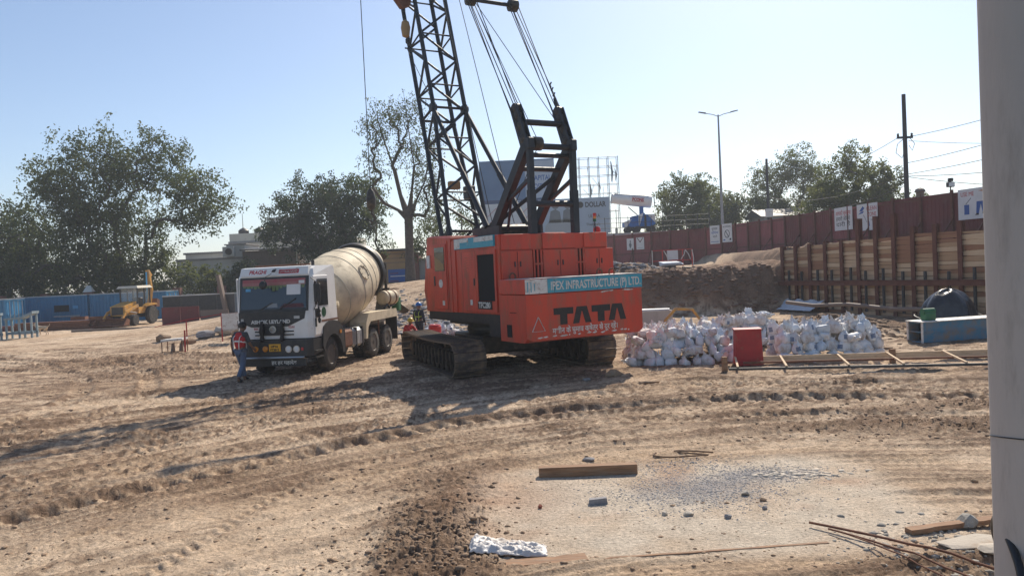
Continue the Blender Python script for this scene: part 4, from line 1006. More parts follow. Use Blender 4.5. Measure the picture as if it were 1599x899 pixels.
    MB().cyl((0.75, yr - 0.6, 3.25), (0.75, yr - 0.6, 3.42), 0.05, None, 10).obj('roof_beacon', M['black'], c)
    MB().cyl((-0.9, yf + 0.7, 3.30), (0.9, yf + 0.7, 3.30), 0.022, None, 8).obj('roof_rail', M['rust'], c)
    # front wheel fenders
    for s in (-1, 1):
        x0, x1 = sorted((s * 0.80, s * 1.27))
        fn = lambda u, v, t: (t, u, v)
        ring = [(0.66 * math.cos(a), 0.52 + 0.62 * math.sin(a)) for a in np.linspace(-0.05, math.pi * 0.92, 12)]
        out = [(0.80, 0.50), (0.82, 1.1), (0.62, 1.42), (0.2, 1.56), (-0.35, 1.56), (-0.66, 1.40), (-0.74, 0.85)]
        n = 12
        f = MB()
        poly_o = [(np.interp(k, np.linspace(0, n - 1, len(out)), [p[0] for p in out]), np.interp(k, np.linspace(0, n - 1, len(out)), [p[1] for p in out])) for k in range(n)]
        for k in range(n - 1):
            quad = [ring[k], poly_o[k], poly_o[k + 1], ring[k + 1]]
            f.prism(quad, fn, x0, x1)
        fe = f.obj('front_fender', M['black'], TR)
        MB().box(*sorted((s * 1.272, s * 1.30)), 0.45, 0.56, 1.12, 1.22).obj('indicator', M['amber'], fe)
    # fuel tank, air tanks, battery box
    for s in (-1, 1):
        MB().box(*sorted((s * 0.62, s * 1.16)), 1.0, 1.75, 0.58, 1.14, 0.06).obj('tool_box', M['rust'], TR)
        ft = MB().box(*sorted((s * 0.60, s * 1.18)), 1.80, 2.72, 0.52, 1.16, 0.10).obj('fuel_tank', M['galv'], TR)
        for y in (1.98, 2.5): MB().box(*sorted((s * 0.59, s * 1.195)), y - 0.03, y + 0.03, 0.51, 1.17).obj('tank_strap', M['black'], ft)
        # rear fender
        rf = MB()
        fn = lambda u, v, t: (t, u, v)
        poly = [(2.62, 0.72), (2.70, 1.28), (2.95, 1.58), (5.70, 1.58), (5.78, 1.40), (5.78, 1.28), (3.10, 1.28), (2.86, 1.10), (2.78, 0.72)]
        x0, x1 = sorted((s * 0.66, s * 1.26))
        for q in ([poly[0], poly[1], poly[7], poly[8]], [poly[1], poly[2], poly[6], poly[7]], [poly[2], poly[3], poly[4], poly[5], poly[6]]): rf.prism(q, fn, x0, x1)
        rf.hull([(x0, 2.62, 0.74), (x0, 2.70, 1.28), (x0, 2.95, 1.56), (x0 + 0.02, 2.62, 0.74), (x0 + 0.02, 2.70, 1.28), (x0 + 0.02, 2.95, 1.56)])
        rf.obj('rear_fender', M['cream'], TR)
        MB().box(*sorted((s * 1.1, s * 1.13)), 4.13, 4.19, 0.75, 1.3).obj('fender_stay', M['rust'], TR)
        MB().box(*sorted((s * 0.8, s * 1.25)), 5.72, 5.75, 0.42, 1.32).obj('mud_flap', M['black'], TR)
        MB().box(*sorted((s * 0.95, s * 1.26)), 0.86, 0.89, 0.36, 1.2).obj('mud_flap', M['black'], TR)
    # drum on its pedestals
    sub = MB()
    for x in (-0.45, 0.45): sub.box(x - 0.06, x + 0.06, 0.7, 6.5, 1.06, 1.34)
    sub.hull([(x, y, z) for x in (-0.5, 0.5) for y, z in ((0.70, 1.3), (1.15, 1.3), (0.78, 2.25), (1.0, 2.25))])
    sub.hull([(x, y, z) for x in (-0.85, -0.55) for y, z in ((5.2, 1.3), (6.2, 1.3), (5.75, 2.25), (6.1, 2.25))])
    sub.hull([(x, y, z) for x in (0.55, 0.85) for y, z in ((5.2, 1.3), (6.2, 1.3), (5.75, 2.25), (6.1, 2.25))])
    sub.obj('subframe', M['cement'], TR)
    ax = Vector((0, math.cos(R(15)), math.sin(R(15)))); o = Vector((0, 1.02, 1.93))
    prof = [(0, 0.30), (0.02, 0.62), (0.25, 0.80), (0.85, 1.08), (1.35, 1.19), (1.9, 1.215), (2.6, 1.215), (3.1, 1.17), (3.8, 1.04), (4.55, 0.87), (5.05, 0.74), (5.35, 0.66), (5.36, 0.50), (5.1, 0.48)]
    dr = MB().lathe(prof, o, ax, 56).obj('drum', M['cream'], TR, smooth=25)
    for t, r in ((0.86, 1.085), (1.9, 1.218), (2.62, 1.218), (3.12, 1.172), (3.82, 1.04)):
        MB().lathe([(t - 0.012, r - 0.03), (t - 0.012, r + 0.008), (t + 0.012, r + 0.005), (t + 0.012, r - 0.03)], o, ax, 56).obj('weld_seam', M['cement'], dr, smooth=True)
    MB().lathe([(4.10, 0.85), (4.10, 1.09), (4.22, 1.11), (4.34, 1.09), (4.34, 0.85)], o, ax, 56).obj('roller_ring', M['black'], dr, smooth=30)
    MB().lathe([(4.42, 0.80), (4.42, 0.99), (4.52, 1.0), (4.52, 0.80)], o, ax, 48).obj('guard_ring', M['greasy'], dr, smooth=30)
    # hatch facing the photographer's side
    e1 = Vector((1, 0, 0)); e2 = ax.cross(e1)
    if e2.z < 0: e2 = -e2
    th = R(24)
    nr = e1 * math.cos(th) * 1 + e2 * math.sin(th)
    p = o + ax * 2.25 + nr * 1.205
    MB().lathe([(0, 0.27), (0.05, 0.27), (0.05, 0.22), (0.025, 0.22), (0.025, 0.0001)], p - nr * 0.01, nr, 28).obj('drum_hatch', M['cream'], dr, smooth=30)
    for k in range(8):
        a = 2 * math.pi * k / 8
        q = p + nr * 0.035 + (ax * math.cos(a) + nr.cross(ax) * math.sin(a)) * 0.245
        MB().cyl(q, q + nr * 0.03, 0.02, None, 6).obj('hatch_bolt', M['cement'], dr)
    # hopper, chute, water tank and ladder at the rear
    rear = o + ax * 5.3
    hp = MB().hull([rear + Vector((x, y, z)) for x, y, z in ((-0.5, 0.15, 0.42), (0.5, 0.15, 0.42), (-0.55, 0.85, 0.30), (0.55, 0.85, 0.30), (-0.25, 0.1, -0.1), (0.25, 0.1, -0.1), (-0.25, 0.5, -0.1), (0.25, 0.5, -0.1))]).obj('hopper', M['greasy'], TR)
    hs = MB()
    for x in (-0.7, 0.7): hs.beam((x, 6.2, 1.2), (x, 6.25, 3.3), 0.09).beam((x, 5.6, 2.2), (x, 6.3, 3.2), 0.07)
    hs.beam((-0.7, 6.25, 3.3), (0.7, 6.25, 3.3), 0.08).beam((-0.8, 6.3, 2.3), (0.8, 6.3, 2.3), 0.10)
    hs.obj('rear_frame', M['greasy'], TR)
    chu = MB()
    for k in range(6):
        a0 = -math.pi * 0.5 + (k - 3) * 0.35; a1 = a0 + 0.35
        A = Vector((0.35, 6.35, 2.40)); B = Vector((1.05, 7.5, 1.55))
        d = (B - A).normalized(); s1 = d.cross(Vector((0, 0, 1))).normalized(); s2 = s1.cross(d)
        def q(P, a, r): return P + s1 * (r * math.cos(a)) + s2 * (r * math.sin(a))
        chu.hull([q(P, a, r) for P in (A, B) for a in (a0, a1) for r in (0.30, 0.34)])
    chu.obj('chute', M['greasy'], TR)
    wt = MB().lathe([(-0.45, 0.0001), (-0.42, 0.2), (-0.36, 0.27), (0.36, 0.27), (0.42, 0.2), (0.45, 0.0001)], (1.0, 5.55, 2.0), (0.25, 1, 0), 24).obj('water_tank', M['cream'], TR, smooth=30)
    for y in (-0.2, 0.2): MB().lathe([(y - 0.03, 0.265), (y - 0.03, 0.285), (y + 0.03, 0.285), (y + 0.03, 0.265)], (1.0, 5.55, 2.0), (0.25, 1, 0), 24).obj('tank_strap', M['rust'], wt)
    MB().tube([(1.05, 5.0, 1.62), (1.1, 5.2, 1.75), (1.1, 5.4, 1.64), (1.0, 5.8, 1.66), (1.1, 6.2, 1.75)], 0.035, 8).obj('water_hose', M['black'], TR, smooth=True)
    MB().box(0.72, 1.05, 0.62, 0.84, 1.75, 2.1, 0.03).cyl((0.85, 0.62, 2.0), (1.18, 0.7, 2.02), 0.09, None, 12).obj('hydraulic_motor', M['cream'], TR)
    MB().box(0.9, 1.2, 6.15, 6.45, 1.45, 2.0, 0.03).obj('green_box', M['green'], TR)
    for z in (1.7, 2.0, 2.3, 2.6, 2.9): MB().cyl((0.8, 6.42, z), (1.15, 6.42, z), 0.016, None, 6).obj('ladder_rung', M['rust'], TR)
truck()

# ------------------------------------------------------------------ site fence, lagging wall
def resample(pts, step):
    P = np.array(smooth_poly(pts, 40)); seg = np.r_[0, np.cumsum(np.hypot(*np.diff(P, axis=0).T))]
    n = int(seg[-1] / step)
    s = np.arange(n + 1) * step
    return np.stack([np.interp(s, seg, P[:, 0]), np.interp(s, seg, P[:, 1])], -1)
FENCE = [(24.6, 28), (22.6, 36.8), (21.0, 45), (20.0, 55), (17.9, 67), (10.5, 76), (2.5, 80)]
FP = np.array(smooth_poly(FENCE, 40)); FSEG = np.r_[0, np.cumsum(np.hypot(*np.diff(FP, axis=0).T))]
def fence_at(s): return np.array([np.interp(s, FSEG, FP[:, 0]), np.interp(s, FSEG, FP[:, 1])])
def fence():
    root = empty('site_fence', (21.0, 45, gz(21, 45)))
    tag(root, 'long maroon sheet metal hoarding with steel posts along the raised terrace', 'fence')
    inv = root.location
    step = 2.15
    n = int(FSEG[-1] / step)
    rng = random.Random(5)
    for k in range(n):
        a, b = fence_at(k * step), fence_at((k + 1) * step)
        d = (b - a) / np.linalg.norm(b - a); nrm = np.array([-d[1], d[0]])
        if nrm[1] > 0: nrm = -nrm                # towards the site
        z0 = min(gz(*a), gz(*b)) - 0.15
        m = MB()
        ribs = 8
        L = np.linalg.norm(b - a)
        for j in range(ribs):                    # trapezoid profile sheet
            t0, t1, t2, t3 = [(j + q) / ribs for q in (0.0, 0.42, 0.5, 0.92)]
            def P(t, off): p = a + d * (L * t) + nrm * off; return (p[0] - inv.x, p[1] - inv.y)
            A0, A1, B0, B1, C0 = P(t0, 0.0), P(t1, 0.0), P(t2, 0.02), P(t3, 0.02), P((j + 1) / ribs, 0)
            zt = 5.62 + 0.03 * math.sin(k * 1.3)
            q = [A0, A1, B0, B1, C0]
            vs = [(p[0], p[1], z) for p in q for z in (z0 - inv.z, zt - inv.z)]
            m.add(vs, [(2 * i, 2 * i + 2, 2 * i + 3, 2 * i + 1) for i in range(4)])
        o = m.obj('fence_panel', M['maroon2'] if rng.random() < 0.33 else M['maroon'], root)
        p = a + nrm * 0.08
        ztop = 5.75
        pm = MB().box(-0.07, 0.07, -0.05, 0.05, 0, ztop - z0)
        po = pm.obj('fence_post', M['brownsteel'], root, loc=(p[0] - inv.x, p[1] - inv.y, z0 - inv.z), rot=(0, 0, math.atan2(d[1], d[0])))
        if rng.random() < 0.75:                  # stay behind the lower sheet edge, leaning to the site
            q = a + nrm * 1.0
            MB().beam((p[0] - inv.x, p[1] - inv.y, 4.3 - inv.z), (q[0] - inv.x, q[1] - inv.y, gz(*q) - inv.z - 0.1), 0.07).obj('fence_stay', M['brownsteel'], root)
        mid = a + nrm * 0.055; mid2 = b + nrm * 0.055
        for z in (3.7, 5.45):
            MB().beam((mid[0] - inv.x, mid[1] - inv.y, z - inv.z), (mid2[0] - inv.x, mid2[1] - inv.y, z - inv.z), 0.03, 0.07).obj('fence_rail', M['brownsteel'], root)
fence()

def poster(s0, s1, z0, z1, label, draw):
    a, b = fence_at(s0), fence_at(s1)            # s0 > s1: left to right in the photograph
    d = b - a; w = float(np.linalg.norm(d)); d = d / w
    nrm = np.array([d[1], -d[0]])
    if nrm[1] > 0: nrm = -nrm
    base = a + nrm * 0.135
    root = empty('poster', (base[0], base[1], z0))
    tag(root, label, 'poster', 'posters fixed to the maroon fence')
    m0 = frame_mat((0, 0, 0), (d[0], d[1], 0), (0, 0, 1))
    nz = m0 @ Vector((0, 0, 1))
    sgn = 1 if nz.y < 0 else -1
    fr = MB().box(0, w, 0, z1 - z0, -0.015, 0.0)
    o = fr.obj('board', M['poster'], root); o.matrix_local = m0
    def shape(poly, material, name='print'):
        e = MB().prism([(u * w, v * (z1 - z0)) for u, v in poly], lambda u, v, t: (u, v, t), 0.0, 0.004).obj(name, material, root)
        e.matrix_local = m0
    def words(body, u, v, size, material, wd):
        text('lettering', body, size, material, root, m0 @ Matrix.Translation((u * w, v * (z1 - z0), 0.004)), width=wd * w, thick=0.003)
    draw(shape, words)
def rc(x0, x1, y0, y1): return [(x0, y0), (x1, y0), (x1, y1), (x0, y1)]
def d_text(sh, wd):
    wd('\u0906\u092a\u0915\u0940 \u0938\u0941\u0930\u0915\u094d\u0937\u093e', 0.08, 0.66, 0.36, M['inkred'], 0.84)
    wd('\u0939\u092e\u093e\u0930\u0940 \u091c\u093f\u092e\u094d\u092e\u0947', 0.10, 0.42, 0.34, M['inkblack'], 0.78)
    wd('\u0926\u093e\u0930\u0940 \u0939\u0948', 0.10, 0.18, 0.34, M['inkblack'], 0.78)
def d_clean(sh, wd):
    wd('CLEAN', 0.48, 0.74, 0.34, M['inkred'], 0.48); wd('ZONE', 0.52, 0.52, 0.34, M['inkred'], 0.42)
    sh([(0.12, 0.74), (0.30, 0.92), (0.38, 0.84), (0.26, 0.72)], M['inkblue']); sh([(0.06, 0.62), (0.30, 0.66), (0.36, 0.74), (0.18, 0.70)], M['inkblue'])
    sh([(0.34, 0.60), (0.44, 0.44), (0.50, 0.30), (0.46, 0.30), (0.40, 0.44), (0.30, 0.58)], M['inkgrey2']); sh([(0.52, 0.18), (0.60, 0.34), (0.62, 0.16)], M['inkblue'])
    sh([(0.62, 0.40), (0.78, 0.36), (0.92, 0.42), (0.80, 0.40)], M['inkgrey'])
def d_boots(sh, wd):
    wd('USE ME', 0.10, 0.76, 0.30, M['inkred'], 0.42)
    sh(rc(0.20, 0.36, 0.16, 0.48), M['inkblue']); sh([(0.24, 0.50), (0.42, 0.70), (0.43, 0.68), (0.26, 0.49)], M['inkgrey'])
    sh([(0.60, 0.56), (0.82, 0.56), (0.86, 0.22), (0.78, 0.22), (0.73, 0.48), (0.66, 0.16), (0.58, 0.18)], M['inkblue'])
    sh([(0.54, 0.12), (0.66, 0.12), (0.66, 0.18), (0.60, 0.19)], M['inkblack']); sh([(0.78, 0.15), (0.92, 0.17), (0.86, 0.23), (0.78, 0.22)], M['inkblack'])
    sh([(0.66, 0.90), (0.86, 0.94), (0.94, 0.72), (0.88, 0.70), (0.80, 0.86)], M['inkskin'])
def d_words(sh, wd):
    wd('\u0938\u0941\u0930\u0915\u094d\u0937\u093e', 0.2, 0.76, 0.3, M['inkblack'], 0.6); wd('\u0928\u093f\u092f\u092e', 0.12, 0.54, 0.3, M['inkblue'], 0.76); wd('\u092e\u093e\u0928\u0947\u0902', 0.3, 0.34, 0.26, M['inkblack'], 0.45)
    sh(rc(0.1, 0.9, 0.1, 0.13), M['inkblue'])
def d_nosmoke(sh, wd):
    wd('NO SMOKING', 0.1, 0.80, 0.22, M['inkblack'], 0.8)
    ring = [(0.5 + 0.27 * math.cos(t), 0.45 + 0.22 * math.sin(t)) for t in np.linspace(0, 2 * math.pi, 21)]
    inn = [(0.5 + 0.22 * math.cos(t), 0.45 + 0.18 * math.sin(t)) for t in np.linspace(0, 2 * math.pi, 21)]
    for k in range(20): sh([ring[k], ring[k + 1], inn[k + 1], inn[k]], M['inkblack'])
    sh([(0.34, 0.58), (0.38, 0.62), (0.66, 0.32), (0.62, 0.28)], M['inkblack']); sh(rc(0.1, 0.3, 0.1, 0.16), M['inkblue']); sh(rc(0.74, 0.9, 0.1, 0.2), M['inkblack'])
def d_fig(sh, wd): sh([(0.45, 0.85), (0.6, 0.8), (0.56, 0.6), (0.7, 0.45), (0.55, 0.15), (0.4, 0.2), (0.3, 0.5), (0.45, 0.6)], M['inkgrey']); sh(rc(0.2, 0.8, 0.05, 0.09), M['inkgrey2'])
def d_plain(sh, wd): sh([(0.1, 0.95), (0.5, 0.55), (0.9, 0.95), (0.84, 0.98), (0.5, 0.66), (0.16, 0.98)], M['brownsteel']); sh(rc(0.15, 0.85, 0.12, 0.16), M['inkgrey2'])
poster(20.9, 18.8, 4.25, 5.66, 'white poster with three lines of red and black Hindi lettering', d_text)
poster(18.3, 16.3, 4.10, 5.66, 'white poster reading CLEAN ZONE with a blue and grey drawing', d_clean)
poster(10.3, 8.4, 4.20, 5.68, 'white poster with blue bin and blue trouser legs, nearest the pillar', d_boots)
poster(40.2, 38.9, 4.14, 5.73, 'white poster of dark lettering left of the crossed circle poster', d_words)
poster(38.5, 37.0, 4.21, 5.77, 'white poster with a crossed circle under the street lamp', d_nosmoke)
poster(50.1, 49.3, 4.08, 5.20, 'small white poster with a grey figure on the far fence', d_fig)
poster(49.0, 48.1, 4.08, 5.24, 'small white poster behind crossed brown stays on the far fence', d_plain)

def lagging():
    P0 = Vector((14.4, 41.0, 0)); D = Vector((0.2873, -0.9578, 0)); Nn = Vector((-0.9578, -0.2873, 0))
    root = empty('lagging_wall', P0)
    tag(root, 'timber plank retaining wall held between rusty brown steel piles', 'retaining wall')
    posts = [0.25, 1.35, 2.45, 3.6, 4.75, 5.85, 6.95, 8.0, 9.05, 10.2, 11.4, 12.7, 14.0]
    rng = random.Random(11)
    planks = {}
    for key in ('plankA', 'plankB', 'plankC'):
        planks[key] = []
        for v in range(2):
            m = MB()
            pts = []
            for i, x in enumerate((0, 0.5, 1)):
                pts.append(((x), 0.03 * math.sin(v * 2 + i * 2)))
            m.box(0, 1, -0.5, 0.5, 0, 1)
            m.v = [(x, y, z + (0.10 * math.sin(3.1 * x + 5 * v) if z > 0.5 else 0.06 * math.sin(2.0 * x + 3 * v))) for x, y, z in m.v]
            planks[key].append(m.mesh('plank', M[key]))
    rz = math.atan2(D.y, D.x)
    for k, (s0, s1) in enumerate(zip(posts[:-1], posts[1:])):
        ztop = np.interp(s0, [0, 5, 8, 14], [3.20, 3.42, 3.52, 3.54]) + rng.uniform(-0.05, 0.05)
        z = 0.0
        while z < ztop - 0.05:
            h = min(rng.choice((0.15, 0.18, 0.2, 0.22)), ztop - z)
            off = rng.uniform(-0.03, 0.03)
            key = rng.choices(('plankA', 'plankB', 'plankC'), (5, 4 if 0.6 < z < 2.3 else 2, 2 if z < 2.4 else 5))[0]
            L = s1 - s0 - 0.02
            p = D * (s0 + 0.01) + Nn * (off - 0.03)
            inst('plank', planks[key][rng.randrange(2)], root, (p.x, p.y, z), (0, rng.uniform(-0.012, 0.012), rz), (L, 0.05, h - 0.018))
            z += h
    for k, s in enumerate(posts):
        h = 3.25 + 0.03 * k + (1.0 if 5 <= k <= 7 else 0.1) + (0.25 if k >= 8 else 0)
        m = MB()                                   # I section, flange to the site
        m.box(-0.10, 0.10, 0.10, 0.125, -0.3, h).box(-0.10, 0.10, -0.125, -0.10, -0.3, h).box(-0.008, 0.008, -0.10, 0.10, -0.3, h)
        p = D * s + Nn * 0.02
        m.obj('soldier_pile', M['brownsteel'], root, loc=p, rot=(0, 0, rz))
    for k, (s0, s1) in enumerate(zip(posts[:-1], posts[1:])):
        s = (s0 + s1) / 2 + rng.uniform(-0.1, 0.1)
        p = D * s + Nn * 0.16
        MB().box(-0.045, 0.045, -0.045, 0.045, 0.15, 2.05 + rng.uniform(-0.1, 0.15)).obj('tie_bar', M['darkpole'], root, loc=p, rot=(0, 0, rz))
    a = D * -0.7 + Nn * 0.26; b = D * 14.2 + Nn * 0.26
    MB().beam((a.x, a.y, 1.40), (b.x, b.y, 1.50), 0.18, 0.20).beam((a.x, a.y, 1.52), (b.x, b.y, 1.62), 0.26, 0.03).obj('waler_beam', M['brownsteel'], root)
    # pale geotextile and a loose pipe at the foot
    g = MB()
    pts = []
    n = 30
    for i in range(n):
        s = 0.4 + 3.2 * i / (n - 1)
        q = D * s
        wv = 0.06 * math.sin(i * 1.3)
        pts.append([(q + Nn * (0.22 + wv)).to_tuple()[:2] + (0.58 + 0.05 * math.sin(i * 0.7),), (q + Nn * (0.6 + wv)).to_tuple()[:2] + (0.36,), (q + Nn * (1.1 + wv)).to_tuple()[:2] + (0.12,)])
    vs = [p for r in pts for p in r]
    g.add(vs, [(i * 3 + j, (i + 1) * 3 + j, (i + 1) * 3 + j + 1, i * 3 + j + 1) for i in range(n - 1) for j in range(2)])
    o = g.obj('foot_sheet', M['bag3'], root, smooth=True)
    return root
lagging()
MB().tube([(13.2, 37.0, 0.62), (13.9, 35.5, 0.5), (14.6, 33.4, 0.62), (15.4, 31.0, 0.5), (16.0, 29.4, 0.56), (16.6, 27.5, 0.5)], 0.09, 8).obj('drain_pipe', M['shedbrown'], None, smooth=True)
tag(bpy.data.objects['drain_pipe'], 'dusty brown pipe lying along the foot of the plank wall', 'pipe')

# ------------------------------------------------------------------ trees
def leaf_mat(name, c1, c2, tr):
    m = bpy.data.materials.new(name); m.use_nodes = True
    N, L = m.node_tree.nodes, m.node_tree.links
    b = N['Principled BSDF']; out = N['Material Output']
    b.inputs['Roughness'].default_value = 0.6
    b.inputs['Specular IOR Level'].default_value = 0.25
    at = N.new('ShaderNodeAttribute'); at.attribute_name = 'leaf'
    mx = N.new('ShaderNodeMix'); mx.data_type = 'RGBA'
    mx.inputs['A'].default_value = (*c1, 1); mx.inputs['B'].default_value = (*c2, 1)
    L.new(at.outputs['Fac'], mx.inputs['Factor'])
    L.new(mx.outputs['Result'], b.inputs['Base Color'])
    t = N.new('ShaderNodeBsdfTranslucent')
    L.new(mx.outputs['Result'], t.inputs['Color'])
    ms = N.new('ShaderNodeMixShader'); ms.inputs[0].default_value = tr
    L.new(b.outputs[0], ms.inputs[1]); L.new(t.outputs[0], ms.inputs[2]); L.new(ms.outputs[0], out.inputs['Surface'])
    return m
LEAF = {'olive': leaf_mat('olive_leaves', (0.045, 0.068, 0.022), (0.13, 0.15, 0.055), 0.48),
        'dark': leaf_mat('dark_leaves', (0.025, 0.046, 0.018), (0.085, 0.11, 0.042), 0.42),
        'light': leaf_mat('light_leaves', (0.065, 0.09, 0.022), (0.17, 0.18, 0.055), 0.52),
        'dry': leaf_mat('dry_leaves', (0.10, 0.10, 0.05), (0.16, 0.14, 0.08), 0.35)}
def leaf_mesh(name, C, rng, L, W, material, droop=0.3, tone=None):
    n = len(C)
    a = rng.normal(size=(n, 3)); a[:, 2] -= droop; a /= np.linalg.norm(a, axis=1)[:, None]
    b = rng.normal(size=(n, 3)); b -= a * (a * b).sum(1)[:, None]; b /= np.linalg.norm(b, axis=1)[:, None]
    c = np.cross(a, b)
    l = (L * rng.uniform(0.6, 1.35, n))[:, None]; w = (W * rng.uniform(0.6, 1.35, n))[:, None]
    V = np.stack([C, C + a * l * 0.5 + b * w * 0.5 + c * w * 0.15, C + a * l, C + a * l * 0.5 - b * w * 0.5 + c * w * 0.15], 1)
    me = bpy.data.meshes.new(name)
    me.vertices.add(n * 4); me.vertices.foreach_set('co', V.astype(np.float32).ravel())
    me.loops.add(n * 4); me.loops.foreach_set('vertex_index', np.arange(n * 4, dtype=np.int32))
    me.polygons.add(n); me.polygons.foreach_set('loop_start', np.arange(0, n * 4, 4, dtype=np.int32)); me.polygons.foreach_set('loop_total', np.full(n, 4, np.int32))
    me.update(calc_edges=True)
    at = me.attributes.new('leaf', 'FLOAT', 'FACE')
    at.data.foreach_set('value', (rng.uniform(0, 1, n) if tone is None else tone).astype(np.float32))
    me.materials.append(material)
    return me
def make_tree(name, label, base, trunk_h, trunk_r, lobes, per, spread, L, W, leaf, seed, group, cat='tree', droop=0.3, forks=1, lean=(0, 0), shell=0.55, sag=0.0, limb=0.55, stems=()):
    rng = np.random.RandomState(seed)
    root = empty(name, base)
    tag(root, label, cat, group)
    cl = []
    for (cx, cy, cz, rx, ry, rz, n) in lobes:
        d = rng.normal(size=(n, 3)); d /= np.linalg.norm(d, axis=1)[:, None]
        r = (shell + (1 - shell) * rng.rand(n)) ** 0.8 * (0.85 + 0.3 * rng.rand(n))
        cl.append(np.array([cx, cy, cz]) + d * r[:, None] * np.array([rx, ry, rz]))
    cl = np.concatenate(cl)
    cl = cl[cl[:, 2] > 0.25 * trunk_h]
    # limbs: every clump is joined to the nearest node already on the tree
    nodes = [np.array([0, 0, -0.3]), np.array([lean[0] * 0.4, lean[1] * 0.4, trunk_h * 0.5]), np.array([lean[0], lean[1], trunk_h])]
    par = [-1, 0, 1]
    top = nodes[-1]
    for st in stems:
        j = 2
        for q in st:
            nodes.append(np.array(q, float)); par.append(j); j = len(nodes) - 1
    order = np.argsort(np.linalg.norm(cl - top, axis=1))
    ends = []
    for idx in order:
        p = cl[idx]
        A = np.array(nodes[2:])
        dd = np.linalg.norm(A - p, axis=1) + 0.35 * np.linalg.norm(A - top, axis=1)
        j = int(np.argmin(dd)) + 2
        q = nodes[j]
        m1 = q + (p - q) * 0.35 + rng.normal(size=3) * 0.07 * np.linalg.norm(p - q) + np.array([0, 0, 0.08 * np.linalg.norm(p - q)])
        m2 = q + (p - q) * 0.7 + rng.normal(size=3) * 0.07 * np.linalg.norm(p - q) + np.array([0, 0, 0.06 * np.linalg.norm(p - q)])
        for w in (m1, m2, p):
            nodes.append(w); par.append(j); j = len(nodes) - 1
        ends.append(j)
    cnt = np.zeros(len(nodes))
    for e in ends: cnt[e] = 1
    for i in range(len(nodes) - 1, 0, -1): cnt[par[i]] += cnt[i]
    rad = np.maximum(0.014, trunk_r * (cnt / cnt[0]) ** limb)
    rad[0] = trunk_r * 1.35
    m = MB()
    done = 0
    for i in range(1, len(nodes)):
        if i > 2 and rad[i] < 0.02: n = 3
        else: n = 7 if i <= 2 else (5 if rad[i] > 0.06 else 4)
        m.tube([nodes[par[i]], nodes[i]], [rad[par[i]] if par[i] <= 2 or cnt[par[i]] < 1.6 * cnt[i] + 1 else rad[i] * 1.25, rad[i]], n, caps=False)
    m_o = bpy.data.objects.new('trunk', m.mesh('trunk', M['bark'], smooth='all', fix=False))
    col.objects.link(m_o); m_o.parent = root
    # every clump is a handful of twigs, every twig a tight tuft of leaves
    tw = np.repeat(cl, 6, axis=0)
    g = np.clip(rng.normal(size=tw.shape), -1.6, 1.6)
    tw = tw + g * spread * np.array([1, 1, 0.8])
    tw[:, 2] -= sag * np.abs(np.clip(rng.normal(size=len(tw)), -1.5, 1.5))
    k = max(1, int(per / 6))
    C = np.repeat(tw, k, axis=0)
    C = C + np.clip(rng.normal(size=C.shape), -1.7, 1.7) * spread * 0.34
    tone = np.clip(np.repeat(np.repeat(rng.rand(len(cl)), 6), k) * 0.6 + 0.4 * rng.rand(len(C)), 0, 1)
    inst('crown', leaf_mesh('crown', C, rng, L, W, LEAF[leaf], droop, tone), root)
    return root
TL = 'trees left of the crane'
make_tree('broad_tree', 'broad spreading olive green tree rising behind the blue containers', (-38.5, 76, gz(-38.5, 76)), 4.5, 0.5,
          [(-1.7, 0, 13.4, 5.6, 4.5, 5.2, 120), (4.4, 0, 15.2, 2.6, 2.5, 3.0, 30), (-10.2, 1, 9.0, 4.2, 4, 3.8, 62), (8.6, -1, 11.0, 3.0, 3.0, 3.6, 46), (0, 0, 8.0, 6.5, 4, 3.6, 90), (-12, 0, 5.6, 3.5, 3, 3.4, 40), (-4, 0, 5.2, 6.5, 3, 2.4, 60), (-6.0, 0, 13.0, 2.4, 2, 3.0, 24)],
          110, 0.80, 0.30, 0.17, 'olive', 3, TL, shell=0.35, sag=0.5, droop=0.6)
make_tree('broad_tree', 'broad shaded tree at the left edge of the picture', (-52.5, 79, gz(-52, 79)), 3.5, 0.4,
          [(0, 0, 7.5, 4.4, 4, 4.4, 70), (3.0, 0, 4.2, 3, 3, 2.6, 30)], 90, 0.8, 0.32, 0.18, 'olive', 4, TL, shell=0.35, sag=0.4)
make_tree('round_tree', 'dense dark green tree behind the mixer drum', (-20.3, 84, gz(-20, 84)), 4.2, 0.4,
          [(0.2, 0, 9.8, 4.2, 4, 4.4, 95), (-3.9, 0, 8.4, 2.6, 2.6, 3.4, 42), (4.2, 0, 9.8, 2.6, 2.6, 3.8, 42), (0.5, 0, 5.4, 4.6, 3, 2.2, 46)],
          120, 0.66, 0.29, 0.18, 'dark', 6, TL, shell=0.35, sag=0.3)
